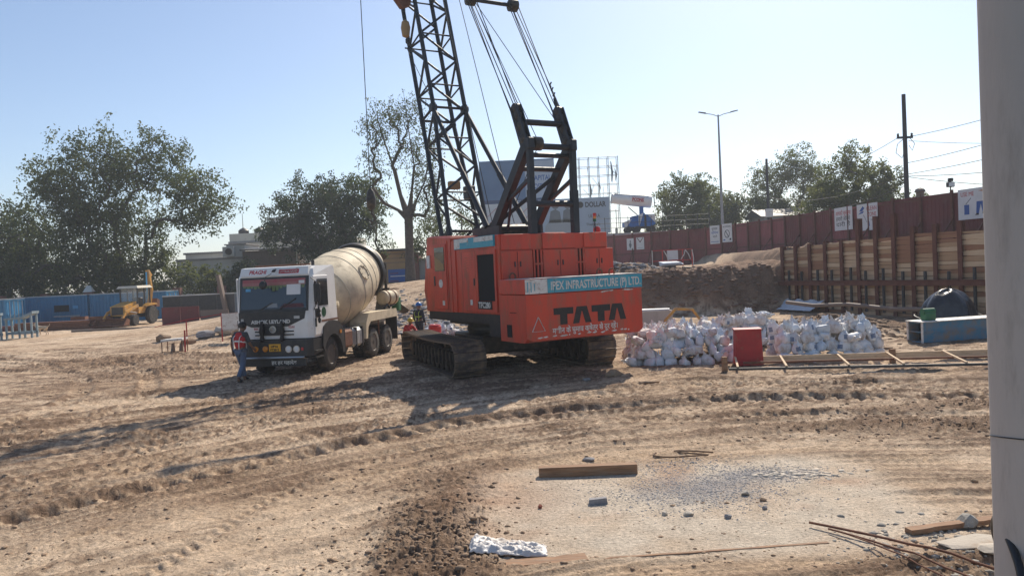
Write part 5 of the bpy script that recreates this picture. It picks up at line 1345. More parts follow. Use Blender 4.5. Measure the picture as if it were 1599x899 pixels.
make_tree('tall_tree', 'tall sparse tree with bare forked limbs beside the crane boom', (-8.4, 64, gz(-8.4, 64)), 5.2, 0.36,
          [(-2.2, 0, 13.4, 2.0, 1.8, 2.4, 46), (0.2, 0, 14.0, 2.0, 1.8, 2.2, 44), (-2.9, 0, 9.6, 1.6, 1.5, 2.4, 26), (1.6, 0, 8.6, 1.6, 1.6, 2.6, 46), (0.4, 0, 11.2, 1.8, 1.5, 1.4, 26), (2.2, 0, 12.0, 1.2, 1.2, 2.0, 18), (1.8, 0, 5.6, 1.4, 1.2, 1.4, 20)],
          30, 0.40, 0.22, 0.10, 'olive', 9, TL, shell=0.2, droop=1.2, sag=0.7, lean=(0.1, 0), limb=0.62, stems=([(-0.5, 0, 7.2), (-0.9, 0, 9.4), (-1.6, 0.2, 11.6), (-2.1, 0.2, 13.6), (-2.3, 0, 15.0)], [(0.45, 0, 7.4), (0.75, 0.2, 9.6), (0.5, 0, 12.0), (0.3, 0, 14.4), (0.2, 0, 15.6)], [(0.9, -0.2, 6.8), (1.6, -0.2, 8.2), (2.1, 0, 10.4), (2.2, 0, 12.4)], [(-0.8, 0.2, 6.0), (-1.9, 0.2, 6.6), (-2.8, 0, 8.0)]))
make_tree('low_tree', 'small drooping tree between the tall tree and the crane cab', (-5.2, 72, gz(-5, 72)), 2.2, 0.2,
          [(0, 0, 5.0, 2.4, 2, 2.6, 34), (-2.4, 0, 3.6, 1.8, 1.6, 1.6, 18)], 60, 0.55, 0.26, 0.14, 'olive', 12, TL, droop=1.0, sag=0.6)
make_tree('low_tree', 'thin leafy sapling hanging beside the hoist rope', (-12.0, 70, gz(-12, 70)), 3.5, 0.1,
          [(0, 0, 7.8, 1.0, 0.9, 2.2, 16), (0.2, 0, 5.0, 1.0, 0.9, 1.6, 10)], 36, 0.42, 0.24, 0.12, 'olive', 14, TL, droop=1.2, sag=0.5, limb=0.62)
TRR = 'trees beyond the maroon fence'
make_tree('round_tree', 'rounded olive tree just right of the water cannon', (22.4, 98, 3.0), 3.0, 0.3,
          [(0, 0, 7.0, 3.7, 3.5, 3.6, 80), (-2.2, -0.5, 4.0, 2.5, 2, 1.8, 24), (2.5, 0, 4.4, 2.4, 2, 1.8, 24)], 140, 0.58, 0.29, 0.18, 'light', 21, TRR, shell=0.4)
make_tree('round_tree', 'low bushy olive tree right of the street lamp', (31.0, 100, 3.0), 2.6, 0.3,
          [(0, 0, 5.4, 3.4, 3, 2.8, 50), (-3.2, 0, 6.6, 2.0, 2, 2.8, 26), (3, 0, 4.6, 2.6, 2, 2.4, 26)], 140, 0.58, 0.29, 0.18, 'light', 22, TRR, shell=0.4)
make_tree('tall_tree', 'tall airy tree with thin top behind the dark wooden pole', (38.0, 102, 3.0), 4.0, 0.3,
          [(-3.5, 0, 9.0, 2.8, 2.5, 3.2, 46), (0.6, 0, 11.2, 3.0, 2.6, 3.0, 50), (3.4, 0, 8.6, 2.6, 2.4, 3.4, 40), (0, 0, 5.6, 4, 3, 2.6, 40)], 96, 0.6, 0.28, 0.15, 'light', 23, TRR, shell=0.35)
make_tree('round_tree', 'big yellow green tree left of the overhead wire pole', (33.6, 74, 3.2), 2.8, 0.35,
          [(0, 0, 5.8, 3.9, 3.4, 3.5, 90), (3.2, 0, 4.4, 2.4, 2.4, 2.4, 36), (-3.2, 0, 3.8, 2.3, 2.2, 2.2, 36)], 160, 0.54, 0.24, 0.15, 'light', 24, TRR, shell=0.4)
make_tree('round_tree', 'dark small tree standing behind the street lamp foot', (26.0, 104, 3.0), 2.5, 0.25,
          [(0, 0, 5.0, 2.6, 2, 3.0, 36), (1.6, 0, 8.0, 1.6, 1.6, 1.8, 16)], 100, 0.6, 0.3, 0.17, 'light', 26, TRR, shell=0.4)
# hedge bushes by the boundary wall
for i, (x, y, h, w, lf, lab) in enumerate((
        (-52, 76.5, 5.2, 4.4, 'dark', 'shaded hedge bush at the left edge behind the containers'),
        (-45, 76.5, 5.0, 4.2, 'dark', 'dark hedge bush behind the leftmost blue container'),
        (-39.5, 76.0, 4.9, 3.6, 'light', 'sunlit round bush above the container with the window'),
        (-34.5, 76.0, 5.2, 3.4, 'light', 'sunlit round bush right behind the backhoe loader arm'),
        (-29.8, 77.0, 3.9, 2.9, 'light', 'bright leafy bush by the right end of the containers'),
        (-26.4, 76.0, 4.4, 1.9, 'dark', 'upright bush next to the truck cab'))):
    make_tree('bush', lab, (x, y, gz(x, y)), 0.8, 0.12, [(0, 0, h * 0.60, w * 0.95, 1.6, h * 0.5, 60)], 84, 0.42, 0.27, 0.17, lf, 40 + i, 'bushes along the boundary wall', cat='bush', shell=0.4)

# ------------------------------------------------------------------ far buildings and walls on the left
def block(root, x0, x1, y0, y1, z0, z1, m, name='wall'):
    return MB().box(x0, x1, y0, y1, z0, z1).obj(name, m, root)
def window(root, x, z, w, h, y, fm='wallgrey'):
    f = MB().box(x - w / 2 - 0.08, x + w / 2 + 0.08, y - 0.06, y + 0.05, z - h / 2 - 0.08, z + h / 2 + 0.08).obj('window', M[fm], root)
    MB().box(x - w / 2, x + w / 2, y - 0.075, y - 0.055, z - h / 2, z + h / 2).obj('pane', M['glass'], f)
def far_buildings():
    r = tag(empty('house', (-34, 110, 0)), 'cream flat roofed house with parapet and black roof tanks behind the trees', 'building')
    block(r, -6.0, 12.0, 0, 8, -1, 8.4, M['wallcream'])
    block(r, -6.15, 12.15, -0.15, 0.2, 8.2, 8.5, M['wallgrey'], 'cornice'); block(r, -6.0, 12.0, 0.0, 0.3, 8.5, 9.6, M['wallcream'], 'parapet')
    for x in (-1.5, 2.5, 6.5, 10.5): block(r, x - 0.25, x + 0.25, -0.1, 0.02, 8.5, 9.65, M['wallgrey'], 'parapet_pier')
    for x in (4.8, 6.2, 9.2, 10.6): window(r, x, 6.9, 0.8, 1.1, 0)
    block(r, 7.8, 8.2, -0.25, 0, 0, 8.2, M['wallgrey'], 'drain_pipe')
    block(r, -0.8, 2.2, 2, 5, 9.0, 11.6, M['wallwhite'], 'stair_room'); block(r, -1.1, 2.5, 1.8, 5.2, 11.6, 11.8, M['wallgrey'], 'stair_roof')
    for i, x in enumerate((-4.6, -2.3)):
        t = tag(MB().lathe([(0, 0.72), (0.9, 0.75), (1.15, 0.5), (1.25, 0.25), (1.32, 0.2)], (-34 + x, 112, 9.2), (0, 0, 1), 20).obj('water_tank', M['black'], None, smooth=True),
                ('black roof water tank, left one beside the mast' if i == 0 else 'black roof water tank, right one by the stair room'), 'tank', 'black water tanks on the cream house')
    t = tag(MB().cyl((-38.6, 111.8, 9.0), (-38.6, 111.8, 12.6), 0.06, 0.03, 6).obj('antenna_mast', M['darkpole'], None), 'thin dark antenna mast on the cream house roof', 'mast')
    r = tag(empty('house', (-38, 96, 0)), 'low white plastered house partly hidden by the broad tree', 'building')
    block(r, -2.5, 8.0, 0, 6, -1, 6.4, M['wallwhite']); block(r, -2.7, 8.2, -0.2, 6.2, 6.4, 6.65, M['wallgrey'], 'roof')
    window(r, 1.0, 5.2, 1.3, 0.8, 0); window(r, 5.2, 5.2, 1.3, 0.8, 0)
    w = MB().box(6.0, 7.6, -0.9, -0.1, 5.0, 6.0, 0.2).obj('roof_cooler', M['wallwhite'], r)
    r = tag(empty('house', (-33, 88, 0)), 'grey white windowless side wall with an air conditioner', 'building')
    block(r, -5.2, 2.6, 0, 5, -1, 5.4, M['wallwhite']); block(r, -5.3, 2.7, -0.08, 0.3, 5.4, 5.62, M['wallgrey'], 'coping')
    block(r, 0.6, 2.7, -0.06, 5, 5.62, 7.0, M['wallwhite'], 'upper_wall'); block(r, 0.4, 2.9, -0.16, 5, 7.0, 7.12, M['wallgrey'], 'upper_coping')
    ac = tag(empty('air_conditioner', (-32.0, 87.6, 5.66)), 'white air conditioner with round fan on the grey white wall', 'air conditioner')
    MB().box(-0.65, 0.65, -0.25, 0.25, 0, 1.15, 0.04).obj('case', M['wallwhite'], ac); MB().lathe([(0, 0.4), (0.04, 0.38), (0.04, 0.1)], (0.05, -0.26, 0.58), (0, -1, 0), 20).obj('fan_grille', M['black'], ac)
    r = tag(empty('shed', (-27, 86, 0)), 'brown corrugated sheet shed between the wall and the dark tree', 'shed')
    m = MB()
    for k in range(44):
        x = -2.9 + k * 0.14
        m.box(x, x + 0.08, -0.04 if k % 2 else -0.06, 3, 0, 6.15)
    m.box(-2.9, 3.28, 0.02, 2.9, 0, 6.1)
    m.obj('wall', M['shedbrown'], r)
    MB().hull([(-3.1, -0.35, 6.2), (3.4, -0.35, 6.15), (-3.1, 3.2, 6.45), (3.4, 3.2, 6.4), (-3.1, -0.35, 6.34), (3.4, -0.35, 6.29), (-3.1, 3.2, 6.6), (3.4, 3.2, 6.55)]).obj('roof', M['darkpole'], r)
    MB().cyl((3.25, -0.4, 0), (3.25, -0.4, 7.2), 0.06, None, 8).obj('vent_pipe', M['wallwhite'], r)
    # boundary wall with brick piers
    r = tag(empty('boundary_wall', (-36, 73, -0.4)), 'old plastered boundary wall with brick piers behind the containers', 'wall')
    block(r, -22, 13.5, 0, 0.3, -0.5, 2.1, M['wallgrey']); block(r, -22, 13.5, -0.05, 0.35, 2.1, 2.2, M['wallwhite'], 'coping')
    for k in range(9):
        x = -21 + 4.2 * k
        b = block(r, x - 0.35, x + 0.35, -0.15, 0.4, -0.5, 2.9, M['brick'], 'pier')
        if k in (4,): MB().hull([(x - 0.45, -0.2, 2.9), (x + 0.45, -0.2, 2.9), (x - 0.45, 0.45, 2.9), (x + 0.45, 0.45, 2.9), (x - 0.2, 0.1, 3.5), (x + 0.2, 0.1, 3.5)]).obj('pier_cap', M['wallwhite'], r)
    # dark hoarding and low maroon sheets by the truck
    r = tag(empty('dark_hoarding', (-25.2, 62, gz(-25.5, 62))), 'dark stained sheet hoarding right of the blue containers', 'hoarding')
    for k in range(4): MB().box(-3.0 + k * 1.45, -1.57 + k * 1.45, -0.03 + 0.02 * (k % 2), 0.03 + 0.02 * (k % 2), -0.3, 1.85).obj('sheet', M['darkpole'] if k % 2 else M['black'], r)
    MB().box(-3.0, 2.8, -0.08, -0.035, 1.86, 1.93).obj('top_rail', M['wallwhite'], r)
    MB().beam((2.3, -0.3, -0.3), (1.7, -0.3, 3.4), 0.5, 0.25).obj('leaning_post', M['shedbrown'], r)
    r = tag(empty('low_sheet_wall', (-21.8, 51, gz(-21.8, 51))), 'low maroon steel sheets standing behind the dirt ridge', 'sheet wall')
    for k in range(2): MB().box(-1.5 + k * 1.25, -0.28 + k * 1.25, -0.03, 0.03, -0.5, 1.05).obj('sheet', M['maroon'], r)
    MB().box(1.03, 2.9, 0.0, 0.06, -0.3, 0.75).obj('pale_sheet', M['shedbrown'], r)
    # shack between truck and crane
    r = tag(empty('shack', (-9.6, 72, gz(-9.6, 72))), 'ochre walled shack with flat dark roof behind the mixer', 'shack')
    block(r, -3.2, 0.2, 0, 3.5, -0.5, 3.0, M['ochre']); block(r, 0.2, 1.0, -0.15, 3.4, -0.5, 2.8, M['brick'], 'brick_pier'); block(r, 1.0, 4.4, 0.1, 3.5, -0.5, 2.2, M['wallgrey'], 'side_wall')
    MB().box(-3.6, 1.2, -0.5, 3.8, 3.0, 3.2).obj('roof', M['darkpole'], r)
    for z in (1.9, 2.3, 2.7): MB().box(-3.0, 0.0, -0.05, -0.005, z, z + 0.06).obj('wall_slat', M['shedbrown'], r)
    MB().box(-1.9, 0.0, -0.12, -0.06, 0.1, 1.3).obj('blue_banner', M['inkblue'], r); MB().box(-1.7, -0.1, -0.14, -0.125, 0.62, 0.70).obj('banner_stripe', M['letterwhite'], r)
    MB().box(2.3, 2.7, -0.05, 0.09, 0.2, 2.0).obj('red_door', M['maroon2'], r)
far_buildings()

# ------------------------------------------------------------------ blue containers
def container(x0, yf, L, label, win=False):
    z = -0.25
    r = tag(empty('shipping_container', (x0 + L / 2, yf + 1.22, z)), label, 'container', 'blue containers along the boundary wall')
    h = 2.55
    def corr(length, name, m, mw):
        mm = MB(); n = int(length / 0.28); st = length / n
        q = []
        for k in range(n): q += [(k * st, 0.0), (k * st + st * 0.35, 0.0), (k * st + st * 0.5, 0.05), (k * st + st * 0.85, 0.05)]
        q.append((length, 0.0))
        vs = [(x, y, zz) for x, y in q for zz in (0.12, h - 0.10)]
        mm.add(vs, [(2 * i, 2 * i + 2, 2 * i + 3, 2 * i + 1) for i in range(len(q) - 1)])
        o = mm.obj(name, m, r); o.matrix_local = mw
    corr(L - 0.2, 'side_wall', M['blue'], Matrix.Translation((-L / 2 + 0.1, -1.18, 0)))
    corr(L - 0.2, 'side_wall', M['blue'], Matrix.Translation((L / 2 - 0.1, 1.18, 0)) @ Matrix.Rotation(math.pi, 4, 'Z'))
    corr(2.3, 'end_wall', M['lightblue'], Matrix.Translation((L / 2 - 0.05, -1.15, 0)) @ Matrix.Rotation(math.pi / 2, 4, 'Z'))  # sun-facing end in paler blue, the sunlight put into its colour
    corr(2.3, 'end_wall', M['blue'], Matrix.Translation((-L / 2 + 0.05, 1.15, 0)) @ Matrix.Rotation(-math.pi / 2, 4, 'Z'))
    MB().box(-L / 2, L / 2, -1.22, 1.22, h - 0.02, h + 0.05).obj('roof', M['galv'], r)
    f = MB()
    for x in (-L / 2, L / 2 - 0.1):
        for y in (-1.22, 1.12): f.box(x, x + 0.1, y, y + 0.1, 0, h)
    for zz in (0, h - 0.12):
        for y in (-1.21, 1.12): f.box(-L / 2 + 0.1, L / 2 - 0.1, y, y + 0.09, zz, zz + 0.12)
        for x in (-L / 2 + 0.005, L / 2 - 0.095): f.box(x, x + 0.09, -1.12, 1.12, zz, zz + 0.12)
    f.obj('corner_frame', M['blue'], r)
    for y in (-0.75, -0.25, 0.25, 0.75): MB().cyl((L / 2 + 0.06, y, 0.15), (L / 2 + 0.06, y, h - 0.15), 0.03, None, 6).obj('lock_rod', M['galv'], r)
    MB().box(L / 2 + 0.0, L / 2 + 0.05, -1.0, 1.0, 1.28, 1.38).obj('door_band', M['blue'], r)
    if win:
        w = MB().box(0.15, 1.55, -1.26, -1.12, 1.15, 1.85).obj('window', M['blue'], r); MB().box(0.22, 1.48, -1.275, -1.255, 1.22, 1.78).obj('pane', M['void'], w)
        MB().box(1.75, 2.2, -1.20, -1.185, 1.45, 1.7).obj('notice', M['lightblue'], r); MB().box(0.1, 2.3, -1.21, -1.18, 0.78, 0.90).obj('faded_strip', M['galv'], r)
container(-47.0, 58.3, 8.5, 'blue shipping container nearest the left edge with sunlit corrugated end')
container(-42.0, 65.0, 6.06, 'blue shipping container with a small dark window', True)
container(-35.75, 65.0, 6.5, 'blue shipping container behind the backhoe loader')

# ------------------------------------------------------------------ billboards, water cannon, poles and wires
def billboards():
    Y = 110
    r = tag(empty('billboard', (1.4, Y, 3)), 'large dark blue advertising billboard seen through the crane gantry', 'billboard', 'billboards behind the crane')
    MB().box(-5.3, 5.4, 0, 0.25, 8.7, 15.2).obj('panel', M['adblue'], r)
    MB().box(1.2, 5.3, -0.03, -0.005, 9.7, 15.0).obj('pale_panel', M['adpale'], r); MB().box(-5.3, 5.4, -0.05, -0.005, 8.7, 9.6).obj('lower_band', mat('band_blue', (0.035, 0.07, 0.16), rough=0.6), r)
    MB().prism([(-1.8, 9.7), (-0.9, 9.7), (0.6, 15.0), (-0.2, 15.0)], lambda u, v, t: (u, t, v), -0.03, -0.005).obj('pale_stripe', M['adpale'], r)
    text('lettering', 'CAPITAL', 1.0, M['inkblue'], r, frame_mat((2.0, -0.04, 12.2), (1, 0, 0), (0, 0, 1)), width=2.9, bold=0.02); text('lettering', 'HOSPITAL', 1.0, M['inkblue'], r, frame_mat((2.0, -0.04, 11.0), (1, 0, 0), (0, 0, 1)), width=2.9, bold=0.02)
    text('lettering', 'IEF', 0.9, M['adpale'], r, frame_mat((-0.4, -0.06, 8.85), (1, 0, 0), (0, 0, 1)), width=1.5)
    for x in (-4, 0, 4): MB().cyl((x, 0.6, -1), (x, 0.6, 15), 0.18, None, 8).obj('support_post', M['galv'], r)
    r = tag(empty('billboard', (0.4, 109, 3)), 'pale billboard strip with red house outlines behind the boom foot', 'billboard', 'billboards behind the crane')
    MB().box(-4.2, 3.6, 0, 0.25, 4.8, 9.0).obj('panel', M['poster'], r)
    for x in (-3.4, 1.2):
        for p, q in (((x, 7.2), (x + 1.3, 8.4)), ((x + 1.3, 8.4), (x + 2.6, 7.2)), ((x + 0.4, 6.4), (x + 1.3, 7.3)), ((x + 1.3, 7.3), (x + 2.2, 6.4)), ((x, 6.2), (x + 2.6, 6.2))): MB().beam((p[0], -0.02, p[1]), (q[0], -0.02, q[1]), 0.04, 0.16, up=(0, 1, 0)).obj('logo_bar', M['inkred'], r)
    text('lettering', 'Lal', 0.9, M['inkblue'], r, frame_mat((-2.9, -0.03, 5.2), (1, 0, 0), (0, 0, 1)), width=1.4)
    for x in (-3.4, 3): MB().cyl((x, 0.6, -1), (x, 0.6, 9), 0.18, None, 8).obj('support_post', M['galv'], r)
    r = tag(empty('billboard', (9.6, 108, 3)), 'pale billboard with a seated couple and the word DOLLAR', 'billboard', 'billboards behind the crane')
    MB().box(-5.4, 4.6, 0, 0.25, 4.2, 9.2).obj('panel', M['adpale'], r)
    P = lambda poly, m, n='print': MB().prism(poly, lambda u, v, t: (u, t, v), -0.02, -0.005).obj(n, M[m], r)
    P([(-4.6, 4.3), (-0.2, 4.3), (-0.4, 5.6), (-1.2, 6.4), (-3.8, 6.3), (-4.5, 5.5)], 'inkgrey2')
    P([(-4.0, 5.9), (-2.2, 5.9), (-2.4, 7.4), (-3.0, 7.8), (-3.7, 7.5)], 'inkgrey'); P([(-2.1, 5.9), (-0.3, 5.9), (-0.6, 7.4), (-1.3, 7.9), (-1.9, 7.5)], 'inkgrey')
    for x in (-3.0, -1.3): MB().lathe([(0, 0.5), (0.02, 0.5)], (x, -0.02, 8.3), (0, -1, 0), 16).obj('print', M['inkgrey'], r)
    text('lettering', 'DOLLAR', 1.0, M['inkblack'], r, frame_mat((1.2, -0.03, 7.9), (1, 0, 0), (0, 0, 1)), width=2.9, bold=0.03)
    MB().lathe([(0, 0.45), (0.02, 0.45), (0.02, 0.33), (0, 0.33)], (0.5, -0.03, 8.25), (0, -1, 0), 20).obj('logo_ring', M['inkblack'], r)
    text('lettering', 'ULTRA', 0.7, M['inkblack'], r, frame_mat((1.6, -0.03, 6.4), (1, 0, 0), (0, 0, 1)), width=1.6); text('lettering', 'Thermals', 0.5, M['inkblack'], r, frame_mat((1.2, -0.03, 5.3), (1, 0, 0), (0, 0, 1)), width=2.0)
    for x in (-4.5, 0, 4.2): MB().cyl((x, 0.6, -1), (x, 0.6, 9), 0.18, None, 8).obj('support_post', M['galv'], r)
    r = tag(empty('empty_billboard', (13.2, 112, 3)), 'bare steel lattice frame of an empty billboard with torn strips', 'billboard frame')
    for x in np.linspace(-4.0, 3.0, 6): bar('frame_post', (x, 0, 4), (x, 0, 15.4), 0.06, M['galv'], r, 6); bar('frame_post', (x, 1.6, 4), (x, 1.6, 15.4), 0.05, M['galv'], r, 6)
    for z in np.linspace(7.5, 15.3, 7): bar('frame_rail', (-4, 0, z), (3, 0, z), 0.045, M['galv'], r, 6); bar('frame_rail', (-4, 1.6, z), (3, 1.6, z), 0.04, M['galv'], r, 6)
    rng = random.Random(2)
    for k in range(9):
        x = -4 + 7 * rng.random(); z = 8 + 5 * rng.random()
        bar('frame_brace', (x, 0, z), (x + rng.uniform(-1.2, 1.2), 1.6, z + 1.6), 0.035, M['galv'], r, 5)
    for k in range(5):
        x = -3 + 5.5 * rng.random(); z = 10 + 4 * rng.random(); L = rng.uniform(1.5, 3.5)
        MB().tube([(x, -0.1, z + L / 2), (x + 0.15, -0.15, z), (x + 0.05, -0.1, z - L / 2)], [0.03, 0.13, 0.03], 5).obj('torn_strip', M['inkgrey'], r, smooth=True)
    for x in (-3.5, 2.5): MB().cyl((x, 0.8, -1), (x, 0.8, 5), 0.2, None, 8).obj('support_post', M['galv'], r)
billboards()

def cannon():
    # raised road deck behind the fence, with railing
    d = tag(empty('road_deck', (14.5, 82, 2.0)), 'grey raised road deck with thin railing behind the far fence', 'deck')
    MB().box(-6, 7, -2.6, 5, -0.5, 3.95).obj('deck_slab', M['concrete'], d)
    for k in range(11): bar('rail_post', (-5.8 + k * 1.2, -2.45, 3.9), (-5.8 + k * 1.2, -2.45, 5.6 + (0.8 if k % 4 == 2 else 0)), 0.035, M['darkpole'], d, 6)
    for z in (4.5, 5.0, 5.5): bar('railing_bar', (-5.8, -2.45, z), (6.2, -2.45, z), 0.022, M['darkpole'], d, 6)
    r = tag(empty('water_cannon', (13.9, 81, 5.95)), 'white barrelled blue dust suppression water cannon on a wheeled trailer', 'water cannon')
    F = lambda u, v, t: (u, t, v)
    b = MB().prism([(-1.9, 0.62), (-1.9, 1.15), (-1.05, 1.45), (-1.05, 1.7), (-0.5, 1.78), (0.2, 2.05), (0.35, 1.85), (1.35, 1.85), (1.35, 0.80), (0.9, 0.62)], F, -0.8, 0.8).obj('body', M['signblue'], r)
    w = lambda poly: MB().prism(poly, F, -0.83, -0.79).obj('white_panel', M['poster'], r)
    w([(-1.9, 0.62), (-1.65, 0.62), (-1.1, 1.40), (-1.9, 1.15)]); w([(-0.4, 1.80), (0.12, 2.0), (-0.3, 0.7), (-0.4, 0.8)]); w([(0.55, 1.84), (1.34, 1.84), (1.34, 0.95)])
    MB().box(0.20, 0.42, -0.84, -0.78, 0.62, 1.8).obj('dark_slot', M['black'], r)
    MB().box(-1.7, 1.3, -0.7, 0.7, 0.42, 0.60).obj('trailer_frame', M['black'], r)
    for x in (-1.45, -0.55, 1.0):
        for y in (-0.75, 0.75): MB().lathe([(-0.12, 0.2), (-0.12, 0.34), (0.12, 0.34), (0.12, 0.2)], (x, y, 0.34), (0, 1, 0), 18).obj('wheel', M['rubber'], r, smooth=30)
    MB().box(-0.1, 0.25, -0.35, 0.35, 1.8, 2.75, 0.04).obj('pivot_post', M['signblue'], r)
    ax = Vector((-1, 0, 0.13)).normalized(); o = Vector((1.15, 0, 3.18))
    br = MB().lathe([(0, 0.50), (0.05, 0.66), (0.4, 0.66), (2.6, 0.60), (4.05, 0.52), (4.15, 0.56), (4.2, 0.56), (4.2, 0.46), (3.6, 0.44)], o, ax, 32).obj('barrel', M['white'], r, smooth=30)
    MB().lathe([(3.7, 0.0001), (3.75, 0.45)], o, ax, 24).obj('barrel_mouth', M['void'], r)
    up = ax.cross(Vector((0, 1, 0))); up = up if up.z > 0 else -up
    text('maker_lettering', 'PCONS', 0.42, M['inkred'], r, frame_mat(o + ax * 2.1 - up * 0.10 + Vector((0, -0.645, 0)), -ax, up), width=1.2, bold=0.02)
    e = o + ax * 2.15 - up * 0.16 + Vector((0, -0.64, 0)); f = o + ax * 0.82 - up * 0.16 + Vector((0, -0.655, 0))
    for h in (0.0, 0.46): MB().beam(e + up * h, f + up * h, 0.02, 0.05, up=(0, 1, 0)).obj('label_frame', M['inkred'], r)
    MB().beam(o + ax * 0.4 + up * 0.55 + Vector((0, -0.4, 0)), o + ax * 4.0 + up * 0.46 + Vector((0, -0.3, 0)), 0.12, 0.06).obj('pipe_rail', M['galv'], r)
    bar('support_ram', (-1.3, 0, 2.75), (-0.35, 0, 1.85), 0.05, M['black'], r)
    MB().tube([o + Vector((0.05, 0, 0.55)), o + Vector((0.3, 0, 0.6)), o + Vector((0.35, 0, -0.5)), o + Vector((0.05, 0, -0.5))], 0.05, 6).obj('fan_guard', M['black'], r)
cannon()

